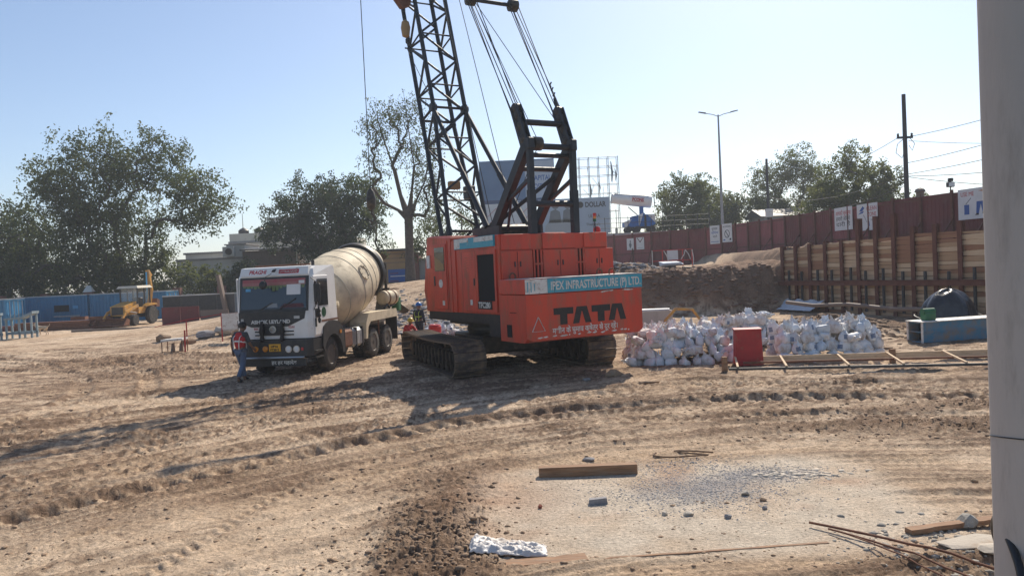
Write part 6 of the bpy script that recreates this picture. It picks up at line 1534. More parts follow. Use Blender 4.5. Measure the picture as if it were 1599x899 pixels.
def poles():
    r = tag(empty('street_lamp', (18.95, 68.4, gz(18.95, 68.4))), 'tall grey street lamp with two arms behind the fence', 'street lamp')
    h = 15.55 - r.location.z
    MB().cyl((0, 0, -0.2), (0, 0, h), 0.15, 0.07, 12).obj('pole', M['polegrey'], r, smooth=True)
    for s in (-1, 1):
        MB().tube([(0, 0, h - 0.15), (s * 0.5, 0, h + 0.05), (s * 1.2, 0, h + 0.18)], 0.035, 6).obj('arm', M['polegrey'], r)
        MB().hull([(s * 1.1, -0.14, h + 0.14), (s * 1.1, 0.14, h + 0.14), (s * 1.75, -0.12, h + 0.28), (s * 1.75, 0.12, h + 0.28), (s * 1.1, -0.1, h + 0.24), (s * 1.1, 0.1, h + 0.24), (s * 1.72, -0.08, h + 0.35), (s * 1.72, 0.08, h + 0.35)]).obj('lamp_head', M['polegrey'], r)
    tops = {}
    for key, x, y, top, lab in (('a', 23.3, 45.0, 11.9, 'dark overhead wire pole standing behind the fence near the pillar'), ('b', 25.3, 75.0, 12.3, 'dark leaning utility pole with a small white box'), ('c', 28.6, 36.0, 12.4, 'dark overhead wire pole hidden behind the grey pillar')):
        z = gz(x, y)
        p = tag(empty('utility_pole', (x, y, z)), lab, 'pole', 'dark utility poles behind the fence')
        hh = top - z
        MB().cyl((0, 0, -0.3), (0, 0, hh), 0.15, 0.11, 10).obj('pole', M['darkpole'], p, smooth=True)
        za = 9.4 - z
        if key != 'b':
            MB().box(-0.45, 0.45, -0.06, 0.06, za - 0.06, za + 0.06).obj('cross_arm', M['darkpole'], p)
            for dx in (-0.4, 0.4): MB().lathe([(0, 0.04), (0.05, 0.08), (0.1, 0.05), (0.15, 0.08), (0.2, 0.03)], (dx, 0, za + 0.05), (0, 0, 1), 8).obj('insulator', M['black'], p)
            MB().tube([(-0.05, -0.15, za), (-0.55, -0.2, za - 0.4), (-0.65, -0.2, za - 0.9), (-0.3, -0.18, za - 1.2), (-0.12, -0.15, za - 0.8)], 0.018, 5).obj('cable_loop', M['cable'], p)
            MB().tube([(0.15, -0.15, za), (0.45, -0.2, za - 0.4), (0.3, -0.2, za - 0.8), (0.15, -0.15, za - 0.5)], 0.018, 5).obj('cable_loop', M['cable'], p)
        else:
            for q in (1.5, 3.0): MB().box(-0.35, 0.35, -0.05, 0.05, hh - q - 2, hh - q - 1.9).obj('cross_arm', M['darkpole'], p)
            MB().box(-0.35, 0.35, -0.3, -0.12, 3.4, 4.2).obj('meter_box', M['poster'], p)
    def wire(a, b, sag, lab, rr=0.016):
        a, b = Vector(a), Vector(b)
        m = (a + b) / 2
        pts = [a.lerp(b, t) + Vector((0, 0, -4 * sag * t * (1 - t))) - m for t in np.linspace(0, 1, 14)]
        o = MB().tube(pts, rr, 5).obj('overhead_wire', M['cable'], None, loc=m)
        tag(o, lab, 'wire', 'overhead wires between the dark poles')
    wire((23.7, 45, 9.45), (28.9, 36, 10.6), 0.25, 'uppermost overhead wire right of the near pole')
    wire((23.3, 45, 7.9), (28.7, 36, 9.4), 0.25, 'second overhead wire right of the near pole, below the uppermost')
    wire((23.3, 45, 7.25), (28.7, 36, 8.3), 0.2, 'third overhead wire right of the near pole')
    wire((23.3, 45, 7.15), (28.7, 36, 6.9), 0.25, 'nearly level overhead wire right of the near pole')
    wire((23.4, 45, 7.1), (28.7, 36, 5.4), 0.25, 'lowest overhead wire falling to the right of the near pole')
    wire((23.5, 45, 9.2), (28.7, 36, 7.6), 0.2, 'overhead wire crossing downward from the arm of the near pole', 0.012)
    wire((22.9, 45, 9.4), (25.3, 75, 9.8), 0.8, 'upper overhead wire running from the near pole to the far pole')
    wire((23.2, 45, 7.2), (25.3, 75, 8.6), 0.8, 'middle overhead wire running from the near pole to the far pole')
    wire((23.2, 45, 6.6), (25.3, 75, 7.2), 0.8, 'lower overhead wire running from the near pole to the far pole')
    # roof behind the fence
    b = tag(empty('low_building', (33, 92, 3)), 'grey low building roof between the trees beyond the fence', 'building')
    MB().box(-2.5, 4, 0, 6, -0.5, 4.6).obj('wall', M['wallgrey'], b); MB().hull([(-3, -0.5, 4.6), (4.5, -0.5, 4.6), (-3, 6.5, 4.6), (4.5, 6.5, 4.6), (-3, 3, 5.6), (4.5, 3, 5.6)]).obj('roof', M['darkpole'], b)
    # floodlight stub and cap on top of the fence
    for s, lab in ((13.0, 'small rounded cap standing on the fence top'), (10.9, 'small dark floodlight on a fence post')):
        p = fence_at(s)
        if s > 12: o = MB().lathe([(0, 0.2), (0.25, 0.2), (0.28, 0.28), (0.42, 0.22), (0.5, 0.05)], (0, 0, 0), (0, 0, 1), 12).obj('post_cap', M['shedbrown'], None, loc=(p[0], p[1], 5.6)); tag(o, lab, 'cap')
        else:
            o = tag(empty('floodlight', (p[0], p[1], 5.6)), lab, 'floodlight')
            MB().cyl((0, 0, -0.1), (0, 0, 0.35), 0.03, None, 6).obj('stem', M['black'], o); MB().box(-0.18, 0.18, -0.1, 0.1, 0.3, 0.55, 0.03).obj('lamp_case', M['black'], o); MB().box(-0.14, 0.14, -0.12, -0.1, 0.33, 0.52).obj('lamp_glass', M['headlamp'], o); MB().box(-0.1, 0.12, -0.08, 0.08, 0.58, 0.75, 0.02).obj('camera_case', M['black'], o)
poles()

# ------------------------------------------------------------------ backhoe loader
def backhoe():
    x, y = -28.3, 57.5
    r = tag(empty('backhoe_loader', (x, y, gz(x, y)), R(-4)), 'dusty yellow backhoe loader parked in front of the blue container', 'backhoe loader')
    # front of the machine looks to -y
    MB().hull([(a, b, c) for a in (-0.55, 0.55) for b, c in ((-2.2, 0.75), (-2.2, 1.45), (-0.7, 1.75), (-0.7, 0.75))]).obj('bonnet', M['yellow'], r)
    MB().box(-0.42, 0.42, -2.24, -2.2, 0.85, 1.4).obj('grille', M['black'], r)
    MB().box(-0.5, 0.5, -2.0, 1.6, 0.55, 0.85).obj('chassis', M['black'], r)
    c = MB().box(-0.72, 0.72, -0.7, 1.1, 0.85, 1.30).obj('cab_base', M['yellow'], r)
    for a in (-0.70, 0.62):
        for b in (-0.68, 0.25, 1.0): MB().box(a, a + 0.08, b, b + 0.08, 1.3, 2.72).obj('cab_post', M['black'], c)
    MB().box(-0.66, 0.66, -0.62, -0.60, 1.4, 2.7).obj('windscreen', M['clear'], c); MB().box(-0.66, 0.66, 1.02, 1.04, 1.4, 2.7).obj('rear_window', M['clear'], c)
    MB().box(-0.3, 0.3, 0.2, 0.75, 1.0, 2.0, 0.05).obj('driver_seat', M['black'], c)
    MB().hull([(-0.82, -0.85, 2.72), (0.82, -0.85, 2.72), (-0.82, 1.2, 2.72), (0.82, 1.2, 2.72), (-0.7, -0.75, 2.9), (0.7, -0.75, 2.9), (-0.7, 1.1, 2.9), (0.7, 1.1, 2.9)]).obj('roof', M['wallcream'], c)
    for s in (-1, 1):
        for yy, rr in ((-1.65, 0.42), (0.75, 0.68)):
            w = MB().cyl((s * 0.62, yy, rr), (s * 1.0, yy, rr), 0.2, None, 14).obj('wheel', M['yellow'], r)
            MB().lathe([(-0.17, rr * 0.55), (-0.17, rr * 0.93), (-0.1, rr), (0.1, rr), (0.17, rr * 0.93), (0.17, rr * 0.55)], (s * 0.88, yy, rr), (1, 0, 0), 24).obj('tyre', M['rubber'], w, smooth=30)
            MB().lathe([(-0.05, rr * 0.56), (0.02, rr * 0.5), (0.05, rr * 0.2)], (s * 0.95, yy, rr), (s, 0, 0), 16).obj('rim', M['wallcream'], w)
        MB().hull([(s * 0.6, 0.0, 1.35), (s * 1.05, 0.0, 1.35), (s * 0.6, 1.4, 1.42), (s * 1.05, 1.4, 1.42), (s * 0.6, 0.3, 1.55), (s * 1.05, 0.3, 1.55), (s * 0.6, 1.2, 1.55), (s * 1.05, 1.2, 1.55)]).obj('rear_fender', M['yellow'], r)
        MB().beam((s * 0.68, -0.7, 1.45), (s * 0.68, -2.35, 1.0), 0.12, 0.2).beam((s * 0.68, -2.3, 1.05), (s * 0.68, -2.85, 0.55), 0.12, 0.18).obj('loader_arm', M['yellow'], r)
        bar('lift_ram', (s * 0.68, -0.9, 0.9), (s * 0.68, -1.9, 1.05), 0.05, M['chrome'], r)
    F = lambda u, v, t: (t, u, v)
    bk = MB()
    for q in ([(-3.55, 0.12), (-2.8, 0.12), (-2.8, 0.18), (-3.55, 0.16)], [(-2.85, 0.10), (-2.75, 0.10), (-2.62, 0.5), (-2.72, 0.52)], [(-2.72, 0.52), (-2.62, 0.5), (-3.0, 0.64), (-3.02, 0.60)]): bk.prism(q, F, -1.15, 1.15)
    for t in (-1.17, 1.11): bk.prism([(-3.5, 0.14), (-2.8, 0.14), (-2.66, 0.5), (-3.0, 0.62)], F, t, t + 0.06)
    bk.obj('front_bucket', M['rust'], r)
    # folded rear boom standing upright
    MB().beam((0.15, 1.6, 0.8), (0.25, 2.0, 2.6), 0.22, 0.28).obj('boom', M['yellow'], r); MB().beam((0.25, 2.0, 2.5), (0.15, 1.85, 4.05), 0.2, 0.26).obj('dipper_arm', M['yellow'], r)
    bar('boom_ram', (0.05, 1.75, 1.6), (0.12, 1.7, 3.9), 0.06, M['lightblue'], r); MB().beam((0.15, 1.9, 4.0), (0.15, 2.3, 3.6), 0.16, 0.2).obj('dipper_end', M['yellow'], r)
    MB().hull([(a, b, cc) for a in (-0.2, 0.6) for b, cc in ((2.0, 1.2), (2.5, 1.2), (2.55, 1.7), (2.2, 1.85))]).obj('rear_bucket', M['rust'], r)
    MB().box(-1.0, 1.0, 1.5, 1.65, 0.5, 0.95).obj('rear_frame', M['black'], r)
    r.scale = (1.0, 1.0, 1.0)
backhoe()

# ------------------------------------------------------------------ left yard things
def left_yard():
    F = None
    slab = MB().hull([(-46, 42.2, -0.3), (-29.5, 45.0, -0.3), (-29.5, 48.6, -0.3), (-46, 48, -0.3), (-46, 42.2, 0.02), (-29.5, 45.0, 0.0), (-29.5, 48.6, 0.0), (-46, 48, 0.02)]).obj('concrete_pad', M['slab'], None)
    tag(slab, 'flat pale concrete pad in front of the leftmost container', 'concrete pad', kind='structure')
    # two steel trestles with sloping tops
    for i, (x, y, lab) in enumerate(((-29.9, 45.8, 'grey steel trestle with sloping top, nearer the left edge'), (-28.6, 47.2, 'grey steel trestle with sloping top, nearer the dog'))):
        t = tag(empty('steel_trestle', (x - 1.6, y, 0.0), R(4)), lab, 'trestle', 'grey steel trestles on the pad')
        for xx, h in ((-0.75, 1.15), (0.0, 1.2), (0.72, 1.45)):
            for yy in (-0.3, 0.3): MB().box(xx - 0.05, xx + 0.05, yy - 0.05, yy + 0.05, -0.05, h).obj('leg', M['trestle'], t)
        MB().beam((-0.8, -0.3, 0.34), (0.8, -0.3, 0.34), 0.1, 0.16).obj('lower_beam', M['trestle'], t); MB().beam((-0.8, 0.3, 0.34), (0.8, 0.3, 0.34), 0.1, 0.16).obj('lower_beam', M['trestle'], t)
        MB().hull([(-0.85, -0.4, 1.15), (-0.85, 0.4, 1.15), (0.1, -0.4, 1.18), (0.1, 0.4, 1.18), (-0.85, -0.4, 1.27), (-0.85, 0.4, 1.27), (0.1, -0.4, 1.32), (0.1, 0.4, 1.32)]).obj('top_plate', M['trestle'], t)
        MB().hull([(0.11, -0.4, 1.18), (0.11, 0.4, 1.18), (0.85, -0.4, 1.5), (0.85, 0.4, 1.5), (0.11, -0.4, 1.31), (0.11, 0.4, 1.31), (0.85, -0.4, 1.64), (0.85, 0.4, 1.64)]).obj('top_ramp', M['trestle'], t)
    # stacks of rusty sections in front of the containers
    rng = random.Random(8)
    for i, (x0, x1, y, n, mm, lab) in enumerate(((-35.5, -30.0, 54.5, 3, 'rust', 'rusty steel sections stacked left of the backhoe'), (-29.5, -23.4, 51.5, 1, 'shedbrown', 'long brown beam on the ground in front of the backhoe'), (-38.0, -33.0, 56.5, 2, 'maroon', 'dark red sections lying beside the dog'))):
        z = gz((x0 + x1) / 2, y)
        t = tag(empty('steel_stack', ((x0 + x1) / 2, y, z)), lab, 'steel sections', 'steel sections in the left yard')
        for k in range(n):
            for j in range(2 if n > 1 else 1):
                MB().box(-(x1 - x0) / 2 + rng.uniform(-0.3, 0.3), (x1 - x0) / 2 + rng.uniform(-0.3, 0.3), j * 0.4, j * 0.4 + 0.34, k * 0.24 - 0.1, k * 0.24 + 0.12).obj('section', M[mm], t)
    for x, y, s, lab in ((-29.6, 55.2, 1.1, 'small rusty crate beside the backhoe bucket'), (-31.6, 56.0, 0.8, 'smaller rusty crate under the container window')):
        c = tag(empty('rusty_crate', (x, y, gz(x, y)), 0.2), lab, 'crate', 'rusty crates in the left yard')
        for zz in (0, 0.3, 0.6):
            for yy in (-0.4, 0.36): MB().box(-0.6 * s, 0.6 * s, yy, yy + 0.04, zz, zz + 0.22).obj('slat', M['rust'], c)
            for xx in (-0.6 * s, 0.6 * s - 0.04): MB().box(xx, xx + 0.04, -0.36, 0.36, zz, zz + 0.22).obj('slat', M['rust'], c)
        MB().box(-0.55 * s, 0.55 * s, -0.35, 0.35, 0.02, 0.5).obj('contents', M['shedbrown'], c)
    # bench, board on posts, rails, by the man
    t = tag(empty('work_bench', (-14.3, 32.3, gz(-14.3, 32.3))), 'low bench with a worn white top and thin legs', 'bench')
    MB().hull([(-0.45, -0.3, 0.50), (0.45, -0.3, 0.54), (-0.45, 0.3, 0.5), (0.45, 0.3, 0.54), (-0.45, -0.3, 0.58), (0.45, -0.3, 0.62), (-0.45, 0.3, 0.58), (0.45, 0.3, 0.62)]).obj('top', M['chipwhite'], t)
    for a in (-0.42, 0.42):
        for b in (-0.27, 0.27): MB().cyl((a, b, -0.1), (a, b, 0.52), 0.02, None, 6).obj('leg', M['rust'], t)
    MB().cyl((-0.42, -0.27, 0.08), (0.42, -0.27, 0.08), 0.015, None, 6).obj('stretcher', M['rust'], t)
    for a in (-0.1, 0.25): MB().hull([(a - 0.1, 0, -0.05), (a + 0.1, 0.05, -0.05), (a, -0.1, -0.05), (a - 0.03, 0.0, 0.4), (a + 0.08, 0.04, 0.42), (a, 0.1, 0.2)]).obj('brown_sack', M['shedbrown'], t)
    t = tag(empty('barrier', (-13.3, 35.0, gz(-13.3, 35.0)), R(6)), 'pale blank board hung on red posts with rope rails', 'barrier')
    for a, h in ((-1.55, 1.0), (0.0, 1.3), (0.95, 1.3)): MB().cyl((a, 0, -0.2), (a, 0, h), 0.028, None, 8).obj('post', M['red'], t)
    MB().box(0.03, 0.92, -0.05, -0.03, 0.55, 1.27).obj('board', M['chipwhite'], t)
    for z in (0.5, 1.25): MB().tube([(-3.0, 0.2, z - 0.45), (-1.55, 0, z - 0.18), (0, 0, z), (0.95, 0, z + 0.02), (2.2, 0.2, z + 0.1)], 0.018, 6).obj('rail', M['galv'] if z < 1 else M['red'], t)
    t = tag(MB().cyl((0, 0, -0.15), (0.03, 0, 0.95), 0.04, 0.035, 8).obj('red_stake', M['red'], None, loc=(-13.75, 32.0, gz(-13.75, 32.0))), 'single red stake standing right of the low bench', 'stake')
left_yard()

# ------------------------------------------------------------------ sandbags
def bag_mesh(seed, material, stripes):
    rng = random.Random(seed)
    m = MB()
    n = 22
    rows = [(0.0, 0.12), (0.012, 0.172), (0.05, 0.196), (0.10, 0.204), (0.15, 0.206), (0.20, 0.204), (0.25, 0.196), (0.29, 0.178), (0.32, 0.150), (0.345, 0.118), (0.37, 0.095), (0.40, 0.085), (0.43, 0.098), (0.455, 0.112)]
    ph = [rng.uniform(0, 6.28) for _ in range(9)]
    tl = (rng.uniform(-0.10, 0.10), rng.uniform(-0.10, 0.10))
    flat = rng.uniform(0.62, 0.85)
    vs = []
    for i, (z, r) in enumerate(rows):
        u = i / (len(rows) - 1)
        for k in range(n):
            t = 2 * math.pi * k / n
            sq = (abs(math.cos(t)) ** 6 + abs(math.sin(t)) ** 6) ** (-1 / 6)
            crease = 1 - 2 * abs(math.sin(2.5 * t + ph[3] + 5 * z))
            crease2 = 1 - 2 * abs(math.sin(4 * t - 13 * z + ph[4]))
            lump = 1 + 0.06 * math.sin(2 * t + ph[0]) + 0.05 * math.sin(3 * t + ph[1] + 9 * z) + 0.035 * crease * (0.4 + u) + (0.025 + 0.15 * u ** 3) * crease2 + 0.03 * math.sin(5 * t + 24 * z + ph[2])
            rr = r * sq * lump * rng.uniform(0.975, 1.025)
            sx = 1.06 + 0.12 * u; sy = flat * (1 - 0.35 * u * u)
            top = (0.05 * math.sin(2 * t + ph[5]) + 0.035 * math.sin(5 * t + ph[6])) * max(0, u - 0.6) / 0.4
            vs.append((rr * math.cos(t) * sx + tl[0] * u, rr * math.sin(t) * sy + tl[1] * u, z * (1 + 0.07 * math.sin(t + ph[7])) + top))
    fs = [(i * n + k, i * n + (k + 1) % n, (i + 1) * n + (k + 1) % n, (i + 1) * n + k) for i in range(len(rows) - 1) for k in range(n)]
    fs.append(tuple(range(n))[::-1])
    c = len(vs); vs.append((tl[0], tl[1], 0.385))
    fs += [((len(rows) - 1) * n + k, (len(rows) - 1) * n + (k + 1) % n, c) for k in range(n)]
    m.add(vs, fs)
    if stripes:
        for f in range(len(m.f)):
            if f // n in (3, 4, 5) and f % n in stripes: m.m[f] = 1
    return m.mesh('sandbag', [material, M['bagprint']], smooth=35)
BAGS = [bag_mesh(s, M[k], st) for s, k, st in ((1, 'bag', ()), (2, 'bag', (12, 13, 14)), (3, 'bag2', ()), (4, 'bag2', (15, 16)), (5, 'bag3', ()), (6, 'bag', ()), (7, 'bag3', (14, 15)), (8, 'bag2', ()))]
def bag_pile(x0, x1, y0, y1, layers, seed, pile, shrink=0.2, rz=0.0):
    rng = random.Random(seed)
    cx, cy = (x0 + x1) / 2, (y0 + y1) / 2
    for l in range(layers):
        ax0, ax1, ay0, ay1 = x0 + shrink * l, x1 - shrink * l, y0 + shrink * 0.7 * l, y1 - shrink * 0.5 * l
        nx = max(1, int((ax1 - ax0) / 0.305)); ny = max(1, int((ay1 - ay0) / 0.34))
        for i in range(nx):
            for j in range(ny):
                if l < layers - 1 and 1 <= i < nx - 1 and 1 <= j < ny - 1 and l < layers - 2: continue   # buried and unseen
                if j >= 2 and l == 0 and 0 < i < nx - 1: continue
                if l == layers - 1 and rng.random() < 0.18: continue
                px = ax0 + (i + 0.5) * (ax1 - ax0) / nx + rng.uniform(-0.06, 0.06); py = ay0 + (j + 0.5) * (ay1 - ay0) / ny + rng.uniform(-0.06, 0.06)
                c, s = math.cos(rz), math.sin(rz)
                X = cx + (px - cx) * c - (py - cy) * s; Y = cy + (px - cx) * s + (py - cy) * c
                z = surf(X, Y) - 0.02 + l * 0.245
                tilt = 0.30 if l < layers - 1 else 0.5
                b = inst('sandbag', BAGS[rng.randrange(8)], None, (X, Y, z), (rng.uniform(-tilt, tilt) * 0.8, rng.uniform(-tilt, tilt) * 0.6, rng.uniform(0, 6.28)), (rng.uniform(0.76, 0.93), rng.uniform(0.78, 0.95), rng.uniform(0.70, 0.92)))
                if rng.random() < 0.28:
                    b.rotation_euler = (R(rng.uniform(60, 100)), rng.uniform(-0.3, 0.3), rng.uniform(0, 6.28)); b.location.z += 0.14
                vi = rng.randrange(8)
                b.data = BAGS[vi]
                look = ('plain white sack', 'white sack with wide blue print', 'plain greyish sack', 'greyish sack with blue mark', 'plain bluish sack', 'creased white sack', 'bluish sack with blue mark', 'creased greyish sack')[vi]
                pos = 'bottom layer' if l == 0 else ('top layer' if l == layers - 1 else ('middle layer' if layers == 3 else '%s layer' % ('second', 'third')[l - 1]))
                tag(b, '%s, %s of the %s' % (look, pos, pile), 'sandbag', '%ss, %s of the %s' % (look, pos, pile))
bag_pile(3.35, 6.35, 21.4, 24.4, 4, 1, 'big pile by the crane', 0.13, -0.06)
bag_pile(7.25, 10.25, 20.9, 22.4, 4, 2, 'pile right of the red box', 0.06, -0.03)
bag_pile(6.4, 8.6, 24.4, 25.8, 4, 3, 'pile between the front piles', 0.08, 0.05)
bag_pile(-3.9, -2.5, 33.4, 34.6, 2, 4, 'heap behind the crane tracks', 0.2, 0.05)

def yard_right():
    r = tag(empty('red_box', (6.30, 20.75, surf(6.3, 20.75) - 0.02), R(-6)), 'upright dull red steel box in front of the sacks', 'box')
    MB().hull([(-0.35, -0.16, 0), (0.37, -0.16, 0), (-0.37, 0.16, 0), (0.37, 0.16, 0), (-0.34, -0.15, 0.95), (0.34, -0.15, 0.95), (-0.34, 0.15, 0.97), (0.34, 0.15, 0.97)]).obj('body', M['red'], r)
    MB().hull([(-0.37, -0.18, 0.95), (0.36, -0.18, 0.95), (-0.37, 0.18, 0.97), (0.36, 0.18, 0.97), (-0.37, -0.18, 0.985), (0.36, -0.18, 0.985), (-0.36, 0.17, 1.0), (0.35, 0.17, 1.0)]).obj('lid', M['red'], r)
    MB().box(-0.30, 0.30, -0.172, -0.158, 0.1, 0.13).obj('rib', M['red'], r)
    # long welded frame lying in front
    r = tag(empty('bar_rack', (8.3, 19.2, 0.0)), 'long ladder like frame of pale bars and planks lying on the earth', 'rack')
    zz = 0.10
    A0, A1 = Vector((-2.95, 0.05, zz)), Vector((4.2, -1.35, zz)); B0, B1 = Vector((-2.35, 1.55, zz)), Vector((4.9, 0.55, zz))
    MB().beam(A0, A1, 0.06, 0.06).obj('front_rail', M['darkpole'], r); MB().beam(B0 + Vector((0, 0, 0.03)), B1 + Vector((0, 0, 0.03)), 0.05, 0.16).obj('back_plank', M['plankB'], r)
    C0, C1 = A0.lerp(B0, 0.45), A1.lerp(B1, 0.5); MB().beam(C0 + Vector((0.3, 0, 0.05)), C1 + Vector((0, 0, 0.05)), 0.05, 0.05).obj('middle_rail', M['rust'], r)
    for t in (0.0, 0.16, 0.36, 0.53, 0.72, 0.9): MB().beam(A0.lerp(A1, t + 0.03) + Vector((0, 0, 0.045)), B0.lerp(B1, t) + Vector((0, 0, 0.10)), 0.05, 0.045).obj('rung', M['plankB'], r)
    for p, h in ((A0 + Vector((-0.02, 0.3, 0)), 0.38), (B0.lerp(B1, 0.55), 0.30)): MB().box(p.x - 0.06, p.x + 0.06, p.y - 0.06, p.y + 0.06, -0.1, h).obj('end_block', M['board'], r)
    # blue box girder with open end, and the covered machine behind it
    r = tag(empty('box_girder', (12.35, 23.2, surf(12.6, 23.3)), R(10)), 'faded blue steel box girder with two open cells at its end', 'girder')
    L = 5.2
    g = MB().box(0, L, 0.0, 0.03, 0, 0.62).box(0, L, 0.60, 0.63, 0, 0.62).box(0, L, 0.03, 0.60, 0.59, 0.62).box(0, L, 0.03, 0.60, 0.0, 0.03).box(0.02, L, 0.03, 0.60, 0.30, 0.33)
    g.obj('girder_shell', M['beamblue'], r); MB().box(0.35, 0.37, 0.03, 0.60, 0.03, 0.59).obj('inner_plate', M['void'], r)
    MB().box(-0.06, L + 0.02, -0.06, 0.69, 0.625, 0.65).obj('top_flange', M['chipwhite'], r); MB().box(-0.03, -0.002, -0.04, 0.03, 0.0, 0.62).box(-0.03, -0.002, 0.60, 0.67, 0.0, 0.62).obj('end_flange', M['chipwhite'], r)
    MB().box(0.1, L, -0.03, -0.002, 0.29, 0.34).obj('side_stiffener', M['beamblue'], r)
    b = tag(empty('green_box', (12.75, 23.6, surf(12.6, 23.3) + 0.65), R(10)), 'small green motor box sitting on the blue girder', 'motor')
    MB().box(-0.18, 0.18, -0.14, 0.14, 0, 0.24, 0.03).obj('case', M['green'], b); MB().lathe([(-0.2, 0.06), (-0.2, 0.10), (0.2, 0.10), (0.2, 0.06)], (0, 0, 0.27), (1, 0, 0), 14).obj('motor_top', M['green'], b)
    # tarpaulin over a machine: a draped dome with folds
    x, y = 14.5, 25.6
    z0 = gz(x, y)
    r = tag(empty('covered_machine', (x, y, z0)), 'machine hidden under a shiny black tarpaulin behind the blue girder', 'covered machine')
    n, rows = 40, 16
    rng = np.random.RandomState(3)
    vs = []
    for i in range(rows + 1):
        v = i / rows
        for k in range(n):
            t = 2 * math.pi * k / n
            prof = np.interp(v, [0, 0.25, 0.5, 0.75, 1.0], [0.0, 0.42, 0.72, 0.86, 0.98])
            fold = 1 + (0.05 + 0.09 * v) * math.sin(5 * t + 2.2) + 0.05 * v * math.sin(11 * t + 5 * v) + 0.03 * math.sin(3 * t + 9 * v)
            z = np.interp(v, [0, 0.15, 0.35, 0.6, 1.0], [1.42, 1.40, 1.22, 0.82, -0.05]) + 0.05 * math.sin(4 * t + 7 * v) * (1 - v * 0.6)
            vs.append((prof * fold * 1.0 * math.cos(t), prof * fold * 0.8 * math.sin(t), z))
    fs = [(i * n + k, i * n + (k + 1) % n, (i + 1) * n + (k + 1) % n, (i + 1) * n + k) for i in range(rows) for k in range(n)]
    MB().add(vs, fs).obj('tarpaulin', M['tarp'], r, smooth='all')
    MB().tube([(1.05 * math.cos(t), 0.86 * math.sin(t), 0.55 + 0.05 * math.sin(3 * t)) for t in np.linspace(0, 2 * math.pi, 30)], 0.02, 6).obj('tie_rope', M['black'], r)
    MB().box(-0.5, 0.5, -0.4, 0.4, 0.0, 0.9).obj('machine_body', M['black'], r)
    # barrier with tapes on the terrace
    x, y = 12.0, 57
    r = tag(empty('tape_barrier', (x, y, gz(x, y))), 'red frame barrier with white board and tapes by the fence foot', 'barrier')
    for a in (-1.5, -0.75, 0.0, 0.75, 1.45): MB().cyl((a, 0, -0.1), (a, 0, 1.35), 0.03, None, 6).obj('post', M['redplastic'] if a > -1.4 else M['chipwhite'], r)
    for z in (0.55, 1.33): MB().cyl((-1.5, 0, z), (1.45, 0, z), 0.028, None, 6).obj('rail', M['redplastic'], r)
    MB().box(-0.4, 0.4, -0.05, -0.03, 0.6, 1.3).obj('board', M['poster'], r)
    for a, b in (((-0.65, 1.3), (-0.35, 0.55)), ((0.95, 1.3), (0.6, 0.6)), ((0.95, 1.3), (1.3, 0.6)), ((1.45, 1.3), (1.5, -0.05))): MB().tube([(a[0], -0.05, a[1]), ((a[0] + b[0]) / 2 + 0.06, -0.07, (a[1] + b[1]) / 2), (b[0], -0.05, b[1])], 0.035, 5).obj('tape', M['chipwhite'], r)
    # bits on the terrace
    for x, y, s, mm, nm, lab, cat in ((9.0, 43.3, 0.5, 'bag3', 'sheet_bundle', 'crumpled white plastic bundle on top of the earth bank', 'bundle'), (10.4, 43.2, 0.45, 'black', 'dark_plank', 'dark short plank on the edge of the earth bank', 'plank'), (16.2, 44.6, 0.5, 'bag', 'sheet_bundle', 'pale crumpled sack on the bank crest near the plank wall', 'bundle')):
        z = surf(x, y)
        if nm == 'dark_plank': o = MB().box(-0.8, 0.8, -0.12, 0.12, 0, 0.10, 0.01).obj(nm, M[mm], None, loc=(x, y, z), rot=(0, 0.12, -0.5))
        else:
            rg = random.Random(int(x * 10))
            o = MB().hull([(rg.uniform(-1, 1) * s * 1.6, rg.uniform(-1, 1) * s * 0.6, rg.uniform(0, 1) * s * 0.6) for _ in range(26)]).obj(nm, M[mm], None, loc=(x, y, z - 0.04))
        tag(o, lab, cat)
    o = MB().tube([(5.0, 25.6, 0.15), (5.1, 25.8, 0.9), (5.5, 26.0, 1.25), (6.1, 26.1, 1.2), (6.5, 26.0, 0.6), (6.6, 25.8, 0.15)], 0.05, 8).obj('yellow_hose', M['yellow'], None, smooth=True)
    tag(o, 'yellow hose arching behind the large sack pile', 'hose')
    o = MB().box(-0.8, 0.8, -0.5, 0.5, 0, 0.95).obj('concrete_block', M['concrete'], None, loc=(5.6, 31.5, gz(5.6, 31.5) - 0.1), rot=(0, 0, 0.1)); tag(o, 'grey concrete block half hidden behind the crane counterweight', 'block')
    o = MB().hull([(-0.8, -0.3, 0), (0.75, -0.25, 0), (0.85, 0.25, 0), (-0.7, 0.3, 0), (-0.8, -0.3, 0.06), (0.75, -0.25, 0.05), (0.85, 0.25, 0.05), (-0.7, 0.3, 0.07)]).obj('white_sheet', M['poster'], None, loc=(5.6, 31.4, gz(5.6, 31.5) + 0.855)); tag(o, 'white flat sheet lying on the grey concrete block', 'sheet')
yard_right()

